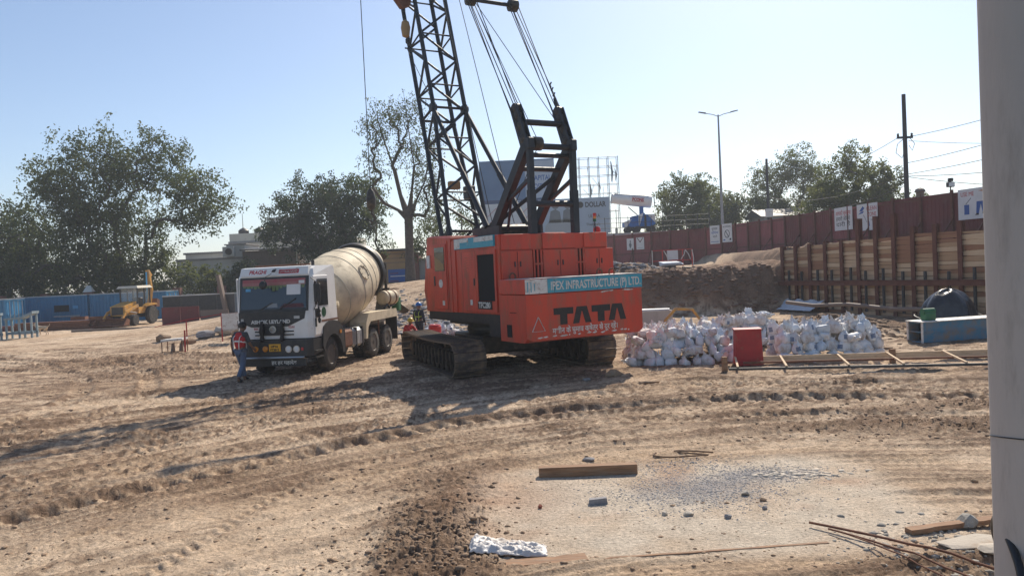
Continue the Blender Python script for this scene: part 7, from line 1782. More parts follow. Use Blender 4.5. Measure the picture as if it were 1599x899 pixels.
# ------------------------------------------------------------------ grey pillar, cables and foreground debris
def foreground():
    r = tag(empty('pillar', (3.85, 5.6, 0)), 'thick grey concrete pillar at the right edge of the picture', 'pillar')
    MB().lathe([(-0.6, 0.34), (8.5, 0.34)], (0, 0, 0), (0, 0, 1), 48).obj('shaft', M['concrete'], r, smooth=30)
    pts = [(0.345 * math.cos(t), 0.345 * math.sin(t), 1.46 - 0.06 * math.cos(t - 0.9)) for t in np.linspace(0, 2 * math.pi, 33)]
    MB().tube(pts, 0.005, 6, caps=False).obj('tie_wire', M['cable'], r, smooth=True)
    z = surf(3.6, 5.4)
    for i, pts in enumerate(([(3.42, 5.1, z - 0.05), (3.43, 5.2, z + 0.30), (3.50, 5.4, z + 0.62), (3.62, 5.8, z + 0.80), (3.9, 6.3, z + 0.5), (4.2, 6.6, z)], [(3.60, 5.0, z - 0.05), (3.58, 5.15, z + 0.45), (3.62, 5.3, z + 0.75)])):
        o = MB().tube(smooth3(pts), 0.030 if i == 0 else 0.016, 10).obj('black_cable', M['cable'], None, smooth=True)
        tag(o, ('thick black cable bending out of the ground beside the pillar' if i == 0 else 'thin black cable close against the pillar'), 'cable', 'black cables by the pillar')
    # timber baulk lying on the pad
    a, b = Vector((0.25, 10.49, 0)), Vector((1.60, 10.42, 0))
    z = surf(0.9, 10.45)
    o = MB().box(-0.675, 0.675, -0.07, 0.07, 0, 0.135, 0.006).obj('timber_baulk', M['board'], None, loc=(0.925, 10.52, z + 0.0), rot=(0, 0, R(-1.5)))
    tag(o, 'short brown timber baulk lying on the pale pad', 'timber')
    def board(name, p, q, w, t, lab, mm='board', lift=0.01, wob=0.01):
        p, q = Vector(p), Vector(q)
        n = 14
        d = (q - p); L = d.length; d.normalize(); s = Vector((-d.y, d.x, 0))
        m = MB(); vs = []
        rg = random.Random(len(lab))
        for i in range(n + 1):
            c = p.lerp(q, i / n)
            zz = max(surf(c.x, c.y), surf(c.x + s.x * w, c.y + s.y * w)) * 0.3 + lift + (p.z + (q.z - p.z) * i / n)
            e = rg.uniform(-wob, wob); f = rg.uniform(-wob, wob)
            for off, h in ((e, -0.03), (w + f, -0.03), (w + f, t), (e, t)): vs.append((c.x + s.x * off, c.y + s.y * off, zz + h))
        fs = [(i * 4 + k, i * 4 + (k + 1) % 4, (i + 1) * 4 + (k + 1) % 4, (i + 1) * 4 + k) for i in range(n) for k in range(4)] + [(0, 3, 2, 1), (n * 4, n * 4 + 1, n * 4 + 2, n * 4 + 3)]
        o = m.add(vs, fs).obj(name, M[mm], None)
        return tag(o, lab, 'board')
    board('edge_board', (-0.24, 7.32, 0.0), (0.62, 7.42, 0.0), 0.17, 0.012, 'wide brown edge board sticking out under the white sack')
    board('edge_board', (0.64, 7.46, -0.02), (3.05, 7.62, -0.02), 0.035, 0.018, 'thin brown edging strip along the front of the pale pad')
    board('edge_board', (3.92, 7.70, 0.03), (5.2, 7.95, 0.05), 0.10, 0.02, 'brown board over the rubble hole left of the pillar')
    # crumpled white sack, a cloth grid
    n, mm = 72, 34
    vs = []
    X, Y = np.meshgrid(np.linspace(0, 1, n), np.linspace(0, 1, mm))
    H = 0.035 * (1 - 2.2 * np.abs(pn(X * 4 + 3, Y * 3.0 + X * 2, 7))) + 0.022 * (1 - 2.2 * np.abs(pn(X * 9 - Y * 3, Y * 7 + 2 * X, 8))) + 0.012 * (1 - 2 * np.abs(pn(X * 17, Y * 13, 18))) + 0.05 * np.exp(-((X - 0.05) / 0.09) ** 2)
    U = -0.55 + 0.78 * X + 0.03 * pn(X * 4, Y * 4, 9); V = 7.58 + 0.42 * Y * (0.75 + 0.25 * np.sin(3.1 * X + 0.4)) + 0.08 * pn(X * 3, Y * 2, 10)
    for j in range(mm):
        for i in range(n):
            u, v = U[j, i], V[j, i]
            edge = min(1, 6 * min(X[j, i], 1 - X[j, i], Y[j, i] * 1.2, 1 - Y[j, i]) + 0.08)
            vs.append((u, v, surf(u, v) + 0.02 + 1.2 * max(0.0, H[j, i]) * edge))
    o = MB().add(vs, [(j * n + i, j * n + i + 1, (j + 1) * n + i + 1, (j + 1) * n + i) for j in range(mm - 1) for i in range(n - 1)]).obj('crumpled_sack', M['plastic'], None, smooth='all')
    sol = o.modifiers.new('thick', 'SOLIDIFY'); sol.thickness = 0.008
    tag(o, 'crumpled empty white plastic sack lying at the pad corner', 'sack')
    # reinforcing rods
    for i, (p, q) in enumerate((((3.05, 8.12), (4.35, 6.35)), ((3.12, 7.9), (3.95, 6.3)), ((3.22, 7.75), (3.7, 6.5)))):
        pts = []
        for t in np.linspace(0, 1, 12):
            x = p[0] + (q[0] - p[0]) * t + 0.05 * math.sin(3 * t + i); y = p[1] + (q[1] - p[1]) * t
            pts.append((x, y, surf(x, y) * 0.5 + 0.045 + 0.03 * math.sin(math.pi * t)))
        o = MB().tube(pts, 0.014 - 0.003 * i, 8).obj('steel_rod', M['rust'], None, smooth=True)
        tag(o, ('longest rusty reinforcing rod in front of the pillar', 'middle rusty reinforcing rod in front of the pillar', 'thinnest rusty rod nearest the pad')[i], 'rod', 'rusty rods in the right foreground')
    # rope loop
    pts = [(2.05, 11.5), (2.0, 11.38), (2.2, 11.28), (2.5, 11.25), (2.75, 11.22), (2.72, 11.32), (2.45, 11.45), (2.35, 11.6), (2.6, 11.5), (2.9, 11.45)]
    o = MB().tube(smooth3([(x, y, surf(x, y) + 0.02) for x, y in pts]), 0.012, 6).obj('rope_piece', M['clayB'], None, smooth=True); tag(o, 'muddy loop of old rope beyond the gravel patch', 'rope')
    # single stones and chunks
    def rock(name, x, y, sx, sy, sz, m, lab, seed, cat='stone', rz=0.0, sink=0.25):
        rg = random.Random(seed)
        pts = []
        for k in range(22):
            v = Vector((rg.gauss(0, 1), rg.gauss(0, 1), rg.gauss(0, 1))).normalized() * rg.uniform(0.85, 1.05)
            pts.append((v.x * sx, v.y * sy, (v.z + 1 - 2 * sink) * sz))
        o = MB().hull(pts).obj(name, M[m], None, loc=(x, y, surf(x, y)), rot=(0, 0, rz))
        return tag(o, lab, cat)
    o = MB().hull([(-0.115, -0.04, -0.01), (0.115, -0.045, -0.01), (0.11, 0.05, -0.01), (-0.11, 0.05, -0.01), (-0.11, -0.035, 0.06), (0.10, -0.04, 0.075), (0.105, 0.045, 0.07), (-0.1, 0.045, 0.06)]).obj('brick_piece', M['stone'], None, loc=(0.92, 9.24, surf(0.92, 9.24)), rot=(0, 0, 0.03)); tag(o, 'small grey block lying on the pale pad', 'block')
    rock('brick_piece', 0.21, 9.17, 0.035, 0.03, 0.035, 'brickbit', 'tiny red brick chip on the pale pad', 1, 'brick')
    rock('stone', 2.29, 8.51, 0.045, 0.04, 0.035, 'stone', 'dark round stone alone in front of the gravel', 2)
    rock('stone', 1.88, 8.66, 0.07, 0.05, 0.035, 'stonepale', 'pale flat stone at the near edge of the gravel', 3)
    rock('stone', 1.62, 8.72, 0.045, 0.04, 0.03, 'stonepale', 'pale round stone left of the flat stone at the gravel edge', 4)
    rock('stone', 2.72, 9.3, 0.06, 0.05, 0.04, 'stonepale', 'brownish stone right of the gravel patch', 5)
    rock('stone', 2.86, 9.05, 0.05, 0.04, 0.03, 'clayA', 'small brown stone below the stone right of the gravel', 6)
    rock('stone', 2.78, 8.75, 0.035, 0.03, 0.03, 'stone', 'small dark stone on bare pad right of the gravel', 7)
    rock('stone', 1.0, 11.25, 0.11, 0.07, 0.04, 'stone', 'dark flat stone just beyond the timber baulk', 8)
    rock('stone', 3.55, 6.95, 0.07, 0.05, 0.05, 'clayC', 'brown stone under the reinforcing rods', 9)
    rock('stone', 2.55, 19.85, 0.28, 0.18, 0.14, 'clayA', 'large earth lump in front of the right crawler track', 10, rz=0.3)
    rock('stone', 3.15, 18.3, 0.30, 0.10, 0.05, 'clayA', 'flat earth slab right of the crane shadow', 11)
    rock('stone', 1.75, 19.2, 0.12, 0.09, 0.06, 'stone', 'grey stone inside the crane shadow', 12)
    rock('concrete_chunk', 4.35, 7.35, 0.42, 0.20, 0.06, 'slab', 'broken pale concrete slab piece left of the pillar', 13, 'concrete', 0.1)
    rock('concrete_chunk', 4.5, 7.05, 0.34, 0.16, 0.05, 'slab', 'lower broken concrete piece by the black cable', 14, 'concrete', -0.2)
    rock('concrete_chunk', 4.6, 7.9, 0.15, 0.10, 0.10, 'cement', 'grey rubble lump beside the board over the hole', 15, 'concrete', 0.5)
    rock('concrete_chunk', 6.6, 10.1, 0.22, 0.12, 0.03, 'stonepale', 'flat pale stone lying out on the right earth', 16)
    for k, (x, y, s) in enumerate(((-17.0, 37.2, 0.45), (-14.6, 36.4, 0.5), (-13.8, 36.8, 0.6), (-12.8, 36.0, 0.55), (-12.0, 35.4, 0.6), (-11.4, 35.0, 0.5), (-14.9, 35.1, 0.35))):
        rock('boulder', x, y, s, s * 0.7, s * 0.55, ('clayA', 'stone', 'stonepale')[k % 3], ('rounded boulder farthest left on the dirt ridge', 'brown boulder behind the barrier board post', 'grey boulder under the barrier rail', 'pale boulder below the barrier board', 'brown boulder between board and truck', 'grey boulder nearest the truck cab', 'small pale boulder behind the red stake')[k], 50 + k, 'boulder')['group'] = 'boulders behind the barrier'
def smooth3(pts, n=6):
    out = []
    P = [Vector(p) for p in ([pts[0]] + list(pts) + [pts[-1]])]
    for i in range(1, len(P) - 2):
        for k in range(n):
            t = k / n
            out.append(0.5 * (2 * P[i] + (P[i + 1] - P[i - 1]) * t + (2 * P[i - 1] - 5 * P[i] + 4 * P[i + 1] - P[i + 2]) * t * t + (3 * P[i] - P[i - 1] - 3 * P[i + 1] + P[i + 2]) * t ** 3))
    out.append(P[-1])
    return out
foreground()

# loose grit: many tiny lumps joined into single stuff objects
def scatter(name, label, pts, sizes, material, seed, flat=0.6):
    rng = np.random.RandomState(seed)
    t = (1 + 5 ** 0.5) / 2
    ico = np.array([(-1, t, 0), (1, t, 0), (-1, -t, 0), (1, -t, 0), (0, -1, t), (0, 1, t), (0, -1, -t), (0, 1, -t), (t, 0, -1), (t, 0, 1), (-t, 0, -1), (-t, 0, 1)], float) / math.sqrt(1 + t * t)
    F = np.array([(0, 11, 5), (0, 5, 1), (0, 1, 7), (0, 7, 10), (0, 10, 11), (1, 5, 9), (5, 11, 4), (11, 10, 2), (10, 7, 6), (7, 1, 8), (3, 9, 4), (3, 4, 2), (3, 2, 6), (3, 6, 8), (3, 8, 9), (4, 9, 5), (2, 4, 11), (6, 2, 10), (8, 6, 7), (9, 8, 1)])
    n = len(pts)
    a = rng.uniform(0, 6.28, n)
    V = ico[None] * rng.uniform(0.65, 1.25, (n, 12, 1)) * np.stack([rng.uniform(0.8, 1.5, n), rng.uniform(0.7, 1.1, n), rng.uniform(0.5, 1.0, n) * flat], -1)[:, None, :] * np.asarray(sizes)[:, None, None]
    x = V[..., 0] * np.cos(a)[:, None] - V[..., 1] * np.sin(a)[:, None]; y = V[..., 0] * np.sin(a)[:, None] + V[..., 1] * np.cos(a)[:, None]
    V = np.stack([x, y, V[..., 2]], -1) + np.asarray(pts)[:, None, :]
    me = bpy.data.meshes.new(name)
    me.vertices.add(n * 12); me.vertices.foreach_set('co', V.astype(np.float32).ravel())
    idx = (F[None] + np.arange(n)[:, None, None] * 12).astype(np.int32)
    me.loops.add(n * 60); me.loops.foreach_set('vertex_index', idx.ravel())
    me.polygons.add(n * 20); me.polygons.foreach_set('loop_start', np.arange(0, n * 60, 3, dtype=np.int32)); me.polygons.foreach_set('loop_total', np.full(n * 20, 3, np.int32))
    me.update(calc_edges=True)
    me.materials.append(material)
    o = bpy.data.objects.new(name, me); col.objects.link(o)
    return tag(o, label, 'loose ground', kind='stuff')
def grit():
    rng = np.random.RandomState(77)
    def spots(fn, n, lift=0.0):
        out = []
        while len(out) < n:
            x, y = fn()
            out.append((x, y, surf(x, y) + lift))
        return np.array(out)
    # blue grey gravel patch
    def g1():
        k = rng.rand()
        if k < 0.6: return 2.2 + 0.72 * rng.normal() * 0.9, 9.55 + 0.45 * rng.normal()
        if k < 0.85: return 3.3 + 0.45 * rng.normal(), 10.15 + 0.22 * rng.normal()
        return 2.3 + 0.5 * rng.normal(), 10.75 + 0.25 * rng.normal()
    p = spots(g1, 8000)
    scatter('gravel', 'patch of blue grey crushed gravel on the pale pad', p, 0.004 + 0.013 * rng.rand(len(p)) ** 3, mat('gravel_grey', (0.19, 0.19, 0.20), (0.33, 0.325, 0.325), 25, 0.9), 1)
    p = spots(lambda: (3.65 + 0.35 * rng.normal(), 10.05 + 0.12 * rng.normal()), 90)
    scatter('gravel', 'flat pale stone chips at the right end of the gravel', p, 0.02 + 0.04 * rng.rand(len(p)), M['stonepale'], 2, 0.35)
    # clods over the whole near ground, thicker in the mud heaps
    def g2():
        while True:
            a = R(rng.uniform(-36, 36)); r = 6.0 * (5.0 ** rng.rand())
            x, y = r * math.sin(a), r * math.cos(a)
            if -0.3 < x < 4.4 and 7.6 < y < 10.8 and rng.rand() < 0.8: continue
            if pn(np.array([x * 0.35]), np.array([y * 0.35]), 21)[0] + 0.25 * rng.normal() > 0.02: return x, y
    p = spots(g2, 6500)
    r = np.hypot(p[:, 0], p[:, 1])
    scatter('earth_clods', 'small dry clods strewn over the site', p, (0.006 + 0.024 * rng.rand(len(p)) ** 4) * (0.7 + r / 18), M['clayA'], 3)
    p = spots(lambda: (lambda k: ((-0.95 + 0.45 * rng.normal(), 8.2 + 0.85 * rng.normal()) if k < 0.45 else ((7.2 + 1.3 * rng.normal(), 12.4 + 0.4 * rng.normal()) if k < 0.7 else ((7.4 + 1.5 * rng.normal(), 13.9 + 0.3 * rng.normal()) if k < 0.85 else (-12.5 + 3.0 * rng.normal(), 27.5 + 2.0 * rng.normal())))))(rng.rand()), 2600)
    scatter('earth_clods', 'damp brown clods in the mud heaps', p, 0.008 + 0.04 * rng.rand(len(p)) ** 4, M['clayC'], 4, 0.8)
    p = spots(lambda: (4.2 + 0.5 * rng.normal(), 7.2 + 0.55 * rng.normal()), 700)
    scatter('rubble', 'broken grey rubble around the hole by the pillar', p, 0.008 + 0.035 * rng.rand(len(p)) ** 3, M['cement'], 5, 0.8)
    p = spots(lambda: (1.9 + 1.6 * rng.normal(), 9.2 + 0.8 * rng.normal()), 900)
    scatter('grit', 'fine dark grit sprinkled on the pale pad', p, 0.004 + 0.008 * rng.rand(len(p)) ** 2, M['clayB'], 6)
    p = spots(lambda: (10.5 + 2.5 * rng.normal(), 27.0 + 1.8 * rng.normal()), 1500)
    scatter('earth_clods', 'loose brown earth behind the blue girder and sacks', p, 0.04 + 0.13 * rng.rand(len(p)) ** 2.5, M['clayC'], 7)
    p = spots(lambda: (-3.5 + 1.6 * rng.normal(), 36.5 + 1.6 * rng.normal()), 900)
    scatter('rubble', 'grey broken rubble on the slope behind the crane tracks', p, 0.05 + 0.16 * rng.rand(len(p)) ** 2.5, M['stone'], 8)
    p = spots(lambda: (rng.uniform(3, 14), 40.6 + 0.8 * rng.normal()), 1300)
    scatter('earth_clods', 'lumps of clay fallen along the cut earth bank', p, 0.05 + 0.16 * rng.rand(len(p)) ** 2.5, mat('bank_clay', (0.25, 0.16, 0.11), (0.19, 0.12, 0.085), 5, 0.95), 9)
    p = spots(lambda: (2.6 + 0.9 * rng.normal() if rng.rand() < 0.5 else 6.4 + 1.5 * rng.normal(), 43.8 + 0.7 * rng.normal()), 700)
    scatter('rubble', 'grey stones on the crest of the earth bank', p, 0.05 + 0.14 * rng.rand(len(p)) ** 2, M['stone'], 10)
grit()

# ------------------------------------------------------------------ people and the dog
def skin(name, joints, edges, root, material, parent, levels=2):
    names = list(joints)
    ix = {n: i for i, n in enumerate(names)}
    me = bpy.data.meshes.new(name)
    me.from_pydata([joints[n][0] for n in names], [(ix[a], ix[b]) for a, b in edges], [])
    t = bpy.data.objects.new(name, me)
    col.objects.link(t)
    md = t.modifiers.new('skin', 'SKIN')
    md.use_smooth_shade = True
    ss = t.modifiers.new('sub', 'SUBSURF'); ss.levels = levels; ss.render_levels = levels
    if not me.skin_vertices: me.skin_vertices.new(name='')
    for n in names:
        r = joints[n][1]
        v = me.skin_vertices[0].data[ix[n]]
        v.radius = (r, r) if not isinstance(r, tuple) else r
        v.use_root = (n == root)
    dg = bpy.context.evaluated_depsgraph_get()
    new = bpy.data.meshes.new_from_object(t.evaluated_get(dg))
    bpy.data.objects.remove(t); bpy.data.meshes.remove(me)
    new.name = name
    new.materials.clear(); new.materials.append(material)
    new.polygons.foreach_set('use_smooth', [True] * len(new.polygons))
    return inst(name, new, parent)
def person(label, loc, rz, J, top, vest, legs, headgear, hm, vest_bands=None, sleeve=None):
    # J: joint name -> position in metres, person looks to -y
    r = tag(empty('person', loc, rz), label, 'person')
    body = {}
    rad = {'pelvis': 0.115, 'waist': 0.105, 'chest': 0.125, 'neck0': 0.07, 'neck': 0.052, 'skull0': 0.078, 'skull': 0.098, 'crown': 0.07, 'nose': 0.022}
    for k, v in rad.items(): body[k] = (J[k], v)
    E = [('pelvis', 'waist'), ('waist', 'chest'), ('chest', 'neck0'), ('neck0', 'neck'), ('neck', 'skull0'), ('skull0', 'skull'), ('skull', 'crown'), ('skull0', 'nose')]
    for s in 'lr':
        for a, q in (('sho', 0.066), ('elb', 0.043), ('wri', 0.03), ('hand', 0.038), ('hip', 0.088), ('knee', 0.062), ('ank', 0.043), ('heel', 0.042), ('toe', 0.034)): body[a + s] = (J[a + s], q)
        E += [('chest', 'sho' + s), ('sho' + s, 'elb' + s), ('elb' + s, 'wri' + s), ('wri' + s, 'hand' + s), ('pelvis', 'hip' + s), ('hip' + s, 'knee' + s), ('knee' + s, 'ank' + s), ('ank' + s, 'heel' + s), ('heel' + s, 'toe' + s)]
        h, w = Vector(J['hand' + s]), Vector(J['wri' + s])
        d = (h - w).normalized(); side = Vector((1 if s == 'l' else -1, 0, 0)); fwd = d.cross(side).normalized()
        for k, (o, l) in enumerate(((-0.03, 0.075), (-0.01, 0.088), (0.011, 0.082), (0.03, 0.066))):
            body['f%d%s' % (k, s)] = (tuple(h + fwd * o + d * l * 0.6), 0.0095); body['g%d%s' % (k, s)] = (tuple(h + fwd * o * 1.05 + d * l + side * -0.018), 0.008)
            E += [('hand' + s, 'f%d%s' % (k, s)), ('f%d%s' % (k, s), 'g%d%s' % (k, s))]
        body['th' + s] = (tuple(h - fwd * 0.05 + d * 0.02), 0.0105); E.append(('wri' + s, 'th' + s))
    skin('body', body, E, 'pelvis', M['skin'], r)
    g = lambda ks, f: {k: (J[k], f[k]) for k in ks}
    skin('shirt', g(['pelvis', 'waist', 'chest', 'neck0', 'shol', 'shor', 'elbl', 'elbr'], {'pelvis': 0.135, 'waist': 0.128, 'chest': 0.148, 'neck0': 0.088, 'shol': 0.088, 'shor': 0.088, 'elbl': 0.058, 'elbr': 0.058}) if not sleeve else
         g(['pelvis', 'waist', 'chest', 'neck0', 'shol', 'shor', 'elbl', 'elbr', 'wril', 'wrir'], {'pelvis': 0.135, 'waist': 0.128, 'chest': 0.148, 'neck0': 0.088, 'shol': 0.088, 'shor': 0.088, 'elbl': 0.060, 'elbr': 0.060, 'wril': 0.042, 'wrir': 0.042}),
         [('pelvis', 'waist'), ('waist', 'chest'), ('chest', 'neck0'), ('chest', 'shol'), ('chest', 'shor'), ('shol', 'elbl'), ('shor', 'elbr')] + ([('elbl', 'wril'), ('elbr', 'wrir')] if sleeve else []), 'pelvis', M[top], r)
    skin('trousers', g(['pelvis', 'hipl', 'hipr', 'kneel', 'kneer', 'ankl', 'ankr'], {'pelvis': 0.128, 'hipl': 0.108, 'hipr': 0.108, 'kneel': 0.082, 'kneer': 0.082, 'ankl': 0.068, 'ankr': 0.068}),
         [('pelvis', 'hipl'), ('pelvis', 'hipr'), ('hipl', 'kneel'), ('hipr', 'kneer'), ('kneel', 'ankl'), ('kneer', 'ankr')], 'pelvis', M[legs], r)
    for s in 'lr': skin('shoe', g(['ank' + s, 'heel' + s, 'toe' + s], {'ank' + s: 0.052, 'heel' + s: 0.052, 'toe' + s: 0.044}), [('ank' + s, 'heel' + s), ('heel' + s, 'toe' + s)], 'heel' + s, M['hair'], r)
    if vest:
        skin('vest', g(['pelvis', 'waist', 'chest', 'neck0', 'shol', 'shor'], {'pelvis': 0.150, 'waist': 0.146, 'chest': 0.162, 'neck0': 0.078, 'shol': 0.098, 'shor': 0.098}), [('pelvis', 'waist'), ('waist', 'chest'), ('chest', 'neck0'), ('chest', 'shol'), ('chest', 'shor')], 'pelvis', M[vest], r)
    c, w, p = Vector(J['chest']), Vector(J['waist']), Vector(J['pelvis'])
    up = (c - w).normalized()
    if vest_bands:
        def ring(o, rx, m, hgt=0.022):
            e1 = Vector((1, 0, 0)); e1 = (e1 - up * e1.dot(up)).normalized(); e2 = up.cross(e1)
            n = 28; mm = MB(); vs = []
            for k in range(n):
                t = 2 * math.pi * k / n
                q = o + (e1 * math.cos(t) * rx * 1.02 + e2 * math.sin(t) * rx)
                vs += [q - up * hgt, q + up * hgt]
            mm.add(vs, [(2 * k, 2 * ((k + 1) % n), 2 * ((k + 1) % n) + 1, 2 * k + 1) for k in range(n)]).obj('reflective_band', M[m], r, smooth='all')
        ring(w.lerp(c, 0.30), 0.172, vest_bands)
        for s in (-1, 1):
            for b in (-1, 1):
                pts = [c + Vector((s * 0.10, 0, 0)) + up * 0.12, c + Vector((s * 0.115, b * 0.165, 0.02)), w + Vector((s * 0.10, b * 0.155, 0.05)), p + Vector((s * 0.09, b * 0.155, 0.02))]
                MB().tube(smooth3(pts), 0.013, 6).obj('vest_strap', M[vest_bands], r, smooth=True)
    hd = Vector(J['skull']); cr = Vector(J['crown']); ax = (cr - Vector(J['neck'])).normalized()
    if headgear == 'helmet':
        MB().lathe([(-0.02, 0.15), (0.0, 0.135), (0.05, 0.128), (0.10, 0.095), (0.13, 0.045), (0.14, 0.0005)], hd + ax * 0.0, ax, 22).obj('helmet', M[hm], r, smooth=True)
        f = Vector((0, -1, 0)); MB().hull([hd + f * 0.10 + Vector((x, 0, z)) for x in (-0.08, 0.08) for z in (-0.02, 0.0)] + [hd + f * 0.19 + Vector((x, 0, z)) for x in (-0.05, 0.05) for z in (-0.03, -0.015)]).obj('helmet_peak', M[hm], r)
    else:
        MB().lathe([(-0.07, 0.085), (-0.05, 0.108), (0.0, 0.118), (0.06, 0.108), (0.10, 0.075), (0.122, 0.0005)], hd + Vector((0, 0.018, 0)), (ax + Vector((0, 0.25, 0))).normalized(), 20).obj('hair', M['hair'], r, smooth=True)
    for s in (-1, 1):
        MB().lathe([(-0.012, 0.012), (-0.008, 0.03), (0.008, 0.03), (0.012, 0.012)], Vector(J['skull0']).lerp(hd, 0.6) + Vector((s * 0.10, 0.01, 0)), (1, 0.2 * s, 0), 10).obj('ear', M['skin'], r, smooth=True)
        MB().lathe([(0, 0.013), (0.008, 0.009)], Vector(J['skull0']).lerp(hd, 0.7) + Vector((s * 0.035, -0.088, 0.0)), (0, -1, 0), 8).obj('eye', M['hair'], r, smooth=True)
    return r
STAND = {'pelvis': (0, 0, 0.92), 'waist': (0, 0.0, 1.08), 'chest': (0, 0.01, 1.28), 'neck0': (0, 0.015, 1.41), 'neck': (0, 0.005, 1.47), 'skull0': (0, -0.015, 1.545), 'skull': (0, -0.005, 1.62), 'crown': (0, 0.0, 1.68), 'nose': (0, -0.115, 1.56),
         'shol': (0.185, 0.015, 1.37), 'shor': (-0.185, 0.015, 1.37), 'elbl': (0.25, 0.03, 1.10), 'elbr': (-0.25, 0.03, 1.10), 'wril': (0.26, -0.06, 0.87), 'wrir': (-0.26, -0.06, 0.87), 'handl': (0.26, -0.085, 0.80), 'handr': (-0.26, -0.085, 0.80),
         'hipl': (0.09, 0, 0.86), 'hipr': (-0.09, 0, 0.86), 'kneel': (0.10, -0.02, 0.49), 'kneer': (-0.10, -0.02, 0.49), 'ankl': (0.10, 0.02, 0.10), 'ankr': (-0.10, 0.02, 0.10), 'heell': (0.10, 0.04, 0.045), 'heelr': (-0.10, 0.04, 0.045), 'toel': (0.115, -0.15, 0.035), 'toer': (-0.115, -0.15, 0.035)}
WALK = dict(STAND)
WALK.update({'kneel': (0.09, -0.14, 0.50), 'ankl': (0.09, -0.22, 0.12), 'heell': (0.09, -0.20, 0.05), 'toel': (0.10, -0.39, 0.04), 'kneer': (-0.09, 0.02, 0.49), 'ankr': (-0.09, 0.24, 0.15), 'heelr': (-0.09, 0.27, 0.085), 'toer': (-0.10, 0.10, 0.03),
             'chest': (0, -0.05, 1.27), 'neck0': (0, -0.075, 1.40), 'neck': (0, -0.11, 1.455), 'skull0': (0, -0.155, 1.52), 'skull': (0, -0.16, 1.60), 'crown': (0, -0.17, 1.66), 'nose': (0, -0.255, 1.50), 'shol': (0.185, -0.05, 1.36), 'shor': (-0.185, -0.05, 1.36),
             'elbl': (0.25, 0.06, 1.12), 'elbr': (-0.25, -0.10, 1.10), 'wril': (0.25, 0.03, 0.88), 'wrir': (-0.24, -0.26, 0.93), 'handl': (0.25, 0.01, 0.81), 'handr': (-0.235, -0.32, 0.89)})
SQUAT = dict(STAND)
SQUAT.update({'pelvis': (0, 0.10, 0.30), 'waist': (0, 0.03, 0.44), 'chest': (0, -0.10, 0.60), 'neck0': (0, -0.16, 0.71), 'neck': (0, -0.18, 0.76), 'skull0': (0, -0.21, 0.83), 'skull': (0, -0.205, 0.90), 'crown': (0, -0.21, 0.96), 'nose': (0, -0.315, 0.83), 'shol': (0.185, -0.12, 0.68), 'shor': (-0.185, -0.12, 0.68),
              'elbl': (0.22, -0.30, 0.50), 'elbr': (-0.22, -0.30, 0.50), 'wril': (0.10, -0.46, 0.42), 'wrir': (-0.10, -0.46, 0.42), 'handl': (0.06, -0.51, 0.39), 'handr': (-0.06, -0.51, 0.39), 'hipl': (0.10, 0.08, 0.28), 'hipr': (-0.10, 0.08, 0.28), 'kneel': (0.17, -0.30, 0.47), 'kneer': (-0.17, -0.30, 0.47),
              'ankl': (0.14, -0.06, 0.10), 'ankr': (-0.14, -0.06, 0.10), 'heell': (0.14, -0.02, 0.05), 'heelr': (-0.14, -0.02, 0.05), 'toel': (0.16, -0.22, 0.035), 'toer': (-0.16, -0.22, 0.035)})
person('person in red vest and blue jeans walking in front of the mixer truck', (-7.85, 21.95, surf(-7.85, 21.95) - 0.01), R(158), WALK, 'shirtgrey', 'vestred', 'jeans', 'hair', 'hair', 'letterwhite')
person('person in dark clothes, green vest and blue helmet standing behind the crane tracks', (-4.05, 33.0, surf(-4.05, 33.0) - 0.01), R(150), STAND, 'navy', None, 'navy', 'helmet', 'helmetblue', 'hivis', True)
person('person in red squatting with a yellow helmet behind the crane tracks', (-4.45, 31.9, surf(-4.45, 31.9) - 0.01), R(60), SQUAT, 'vestred', 'vestred', 'navy', 'helmet', 'helmetyellow', None, True)
o = MB().lathe([(0, 0.24), (0.03, 0.27), (0.3, 0.27), (0.33, 0.285), (0.36, 0.27), (0.62, 0.27), (0.66, 0.24), (0.70, 0.22)], (-3.35, 32.3, surf(-3.35, 32.3) - 0.02), (0.05, 0, 1), 24).obj('red_drum', M['redplastic'], None, smooth=30)
tag(o, 'bright red plastic drum under the crane cab', 'drum')
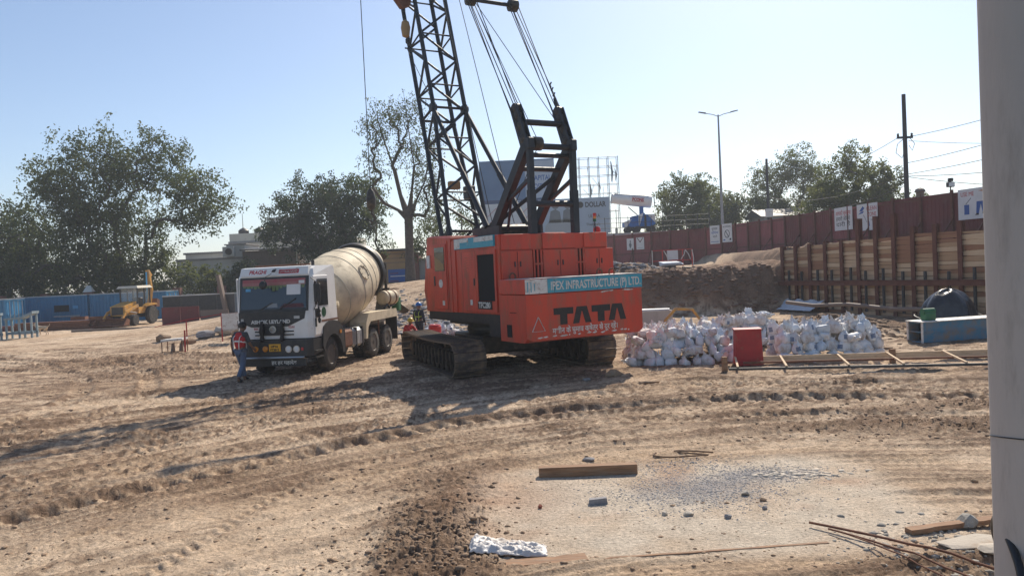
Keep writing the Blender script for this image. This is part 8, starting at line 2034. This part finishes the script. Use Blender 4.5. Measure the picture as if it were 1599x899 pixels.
def dog():
    x, y = -30.4, 49.5
    r = tag(empty('dog', (x, y, surf(x, y)), R(-8)), 'pale tan dog standing with its head up before the blue container', 'dog')
    J = {'hip': ((0.30, 0, 0.50), 0.105), 'loin': ((0.12, 0, 0.50), 0.095), 'rib': ((-0.10, 0, 0.48), 0.125), 'chest': ((-0.27, 0, 0.50), 0.115), 'neck': ((-0.40, 0, 0.62), 0.07), 'head': ((-0.47, 0, 0.70), 0.075), 'muzzle': ((-0.58, 0, 0.675), 0.038), 'nose': ((-0.64, 0, 0.67), 0.025), 'tail0': ((0.42, 0, 0.54), 0.03), 'tail1': ((0.55, 0, 0.62), 0.022), 'tail2': ((0.58, 0, 0.74), 0.014)}
    E = [('hip', 'loin'), ('loin', 'rib'), ('rib', 'chest'), ('chest', 'neck'), ('neck', 'head'), ('head', 'muzzle'), ('muzzle', 'nose'), ('hip', 'tail0'), ('tail0', 'tail1'), ('tail1', 'tail2')]
    for s, q in (('l', 0.085), ('r', -0.085)):
        J.update({'sh' + s: ((-0.25, q, 0.40), 0.055), 'wr' + s: ((-0.24 + q * 0.4, q, 0.18), 0.030), 'fp' + s: ((-0.25 + q * 0.4, q, 0.04), 0.026), 'ft' + s: ((-0.30 + q * 0.4, q, 0.025), 0.026),
                  'th' + s: ((0.27, q, 0.40), 0.07), 'kn' + s: ((0.20, q, 0.28), 0.042), 'hk' + s: ((0.37, q, 0.18), 0.026), 'hp' + s: ((0.36, q, 0.04), 0.025), 'ht' + s: ((0.31, q, 0.025), 0.026), 'ear' + s: ((-0.44, q * 0.6, 0.80), 0.016)})
        E += [('chest', 'sh' + s), ('sh' + s, 'wr' + s), ('wr' + s, 'fp' + s), ('fp' + s, 'ft' + s), ('hip', 'th' + s), ('th' + s, 'kn' + s), ('kn' + s, 'hk' + s), ('hk' + s, 'hp' + s), ('hp' + s, 'ht' + s), ('head', 'ear' + s)]
    skin('body', J, E, 'loin', M['dogfur'], r)
dog()

# ------------------------------------------------------------------ dusty air round the whole site
hz = MB().box(-660, 660, -60, 680, -2.5, 42).obj('haze', [], None)
hm = bpy.data.materials.new('dusty_air'); hm.use_nodes = True
for n_ in list(hm.node_tree.nodes):
    if n_.type != 'OUTPUT_MATERIAL': hm.node_tree.nodes.remove(n_)
pv = hm.node_tree.nodes.new('ShaderNodeVolumePrincipled')
pv.inputs['Color'].default_value = (0.86, 0.92, 1.0, 1)
pv.inputs['Density'].default_value = 0.0008
pv.inputs['Anisotropy'].default_value = 0.2
hm.node_tree.links.new(pv.outputs[0], [n_ for n_ in hm.node_tree.nodes if n_.type == 'OUTPUT_MATERIAL'][0].inputs['Volume'])
hz.data.materials.append(hm)
tag(hz, 'thin pale dusty haze in the air over the site', 'haze', kind='stuff')
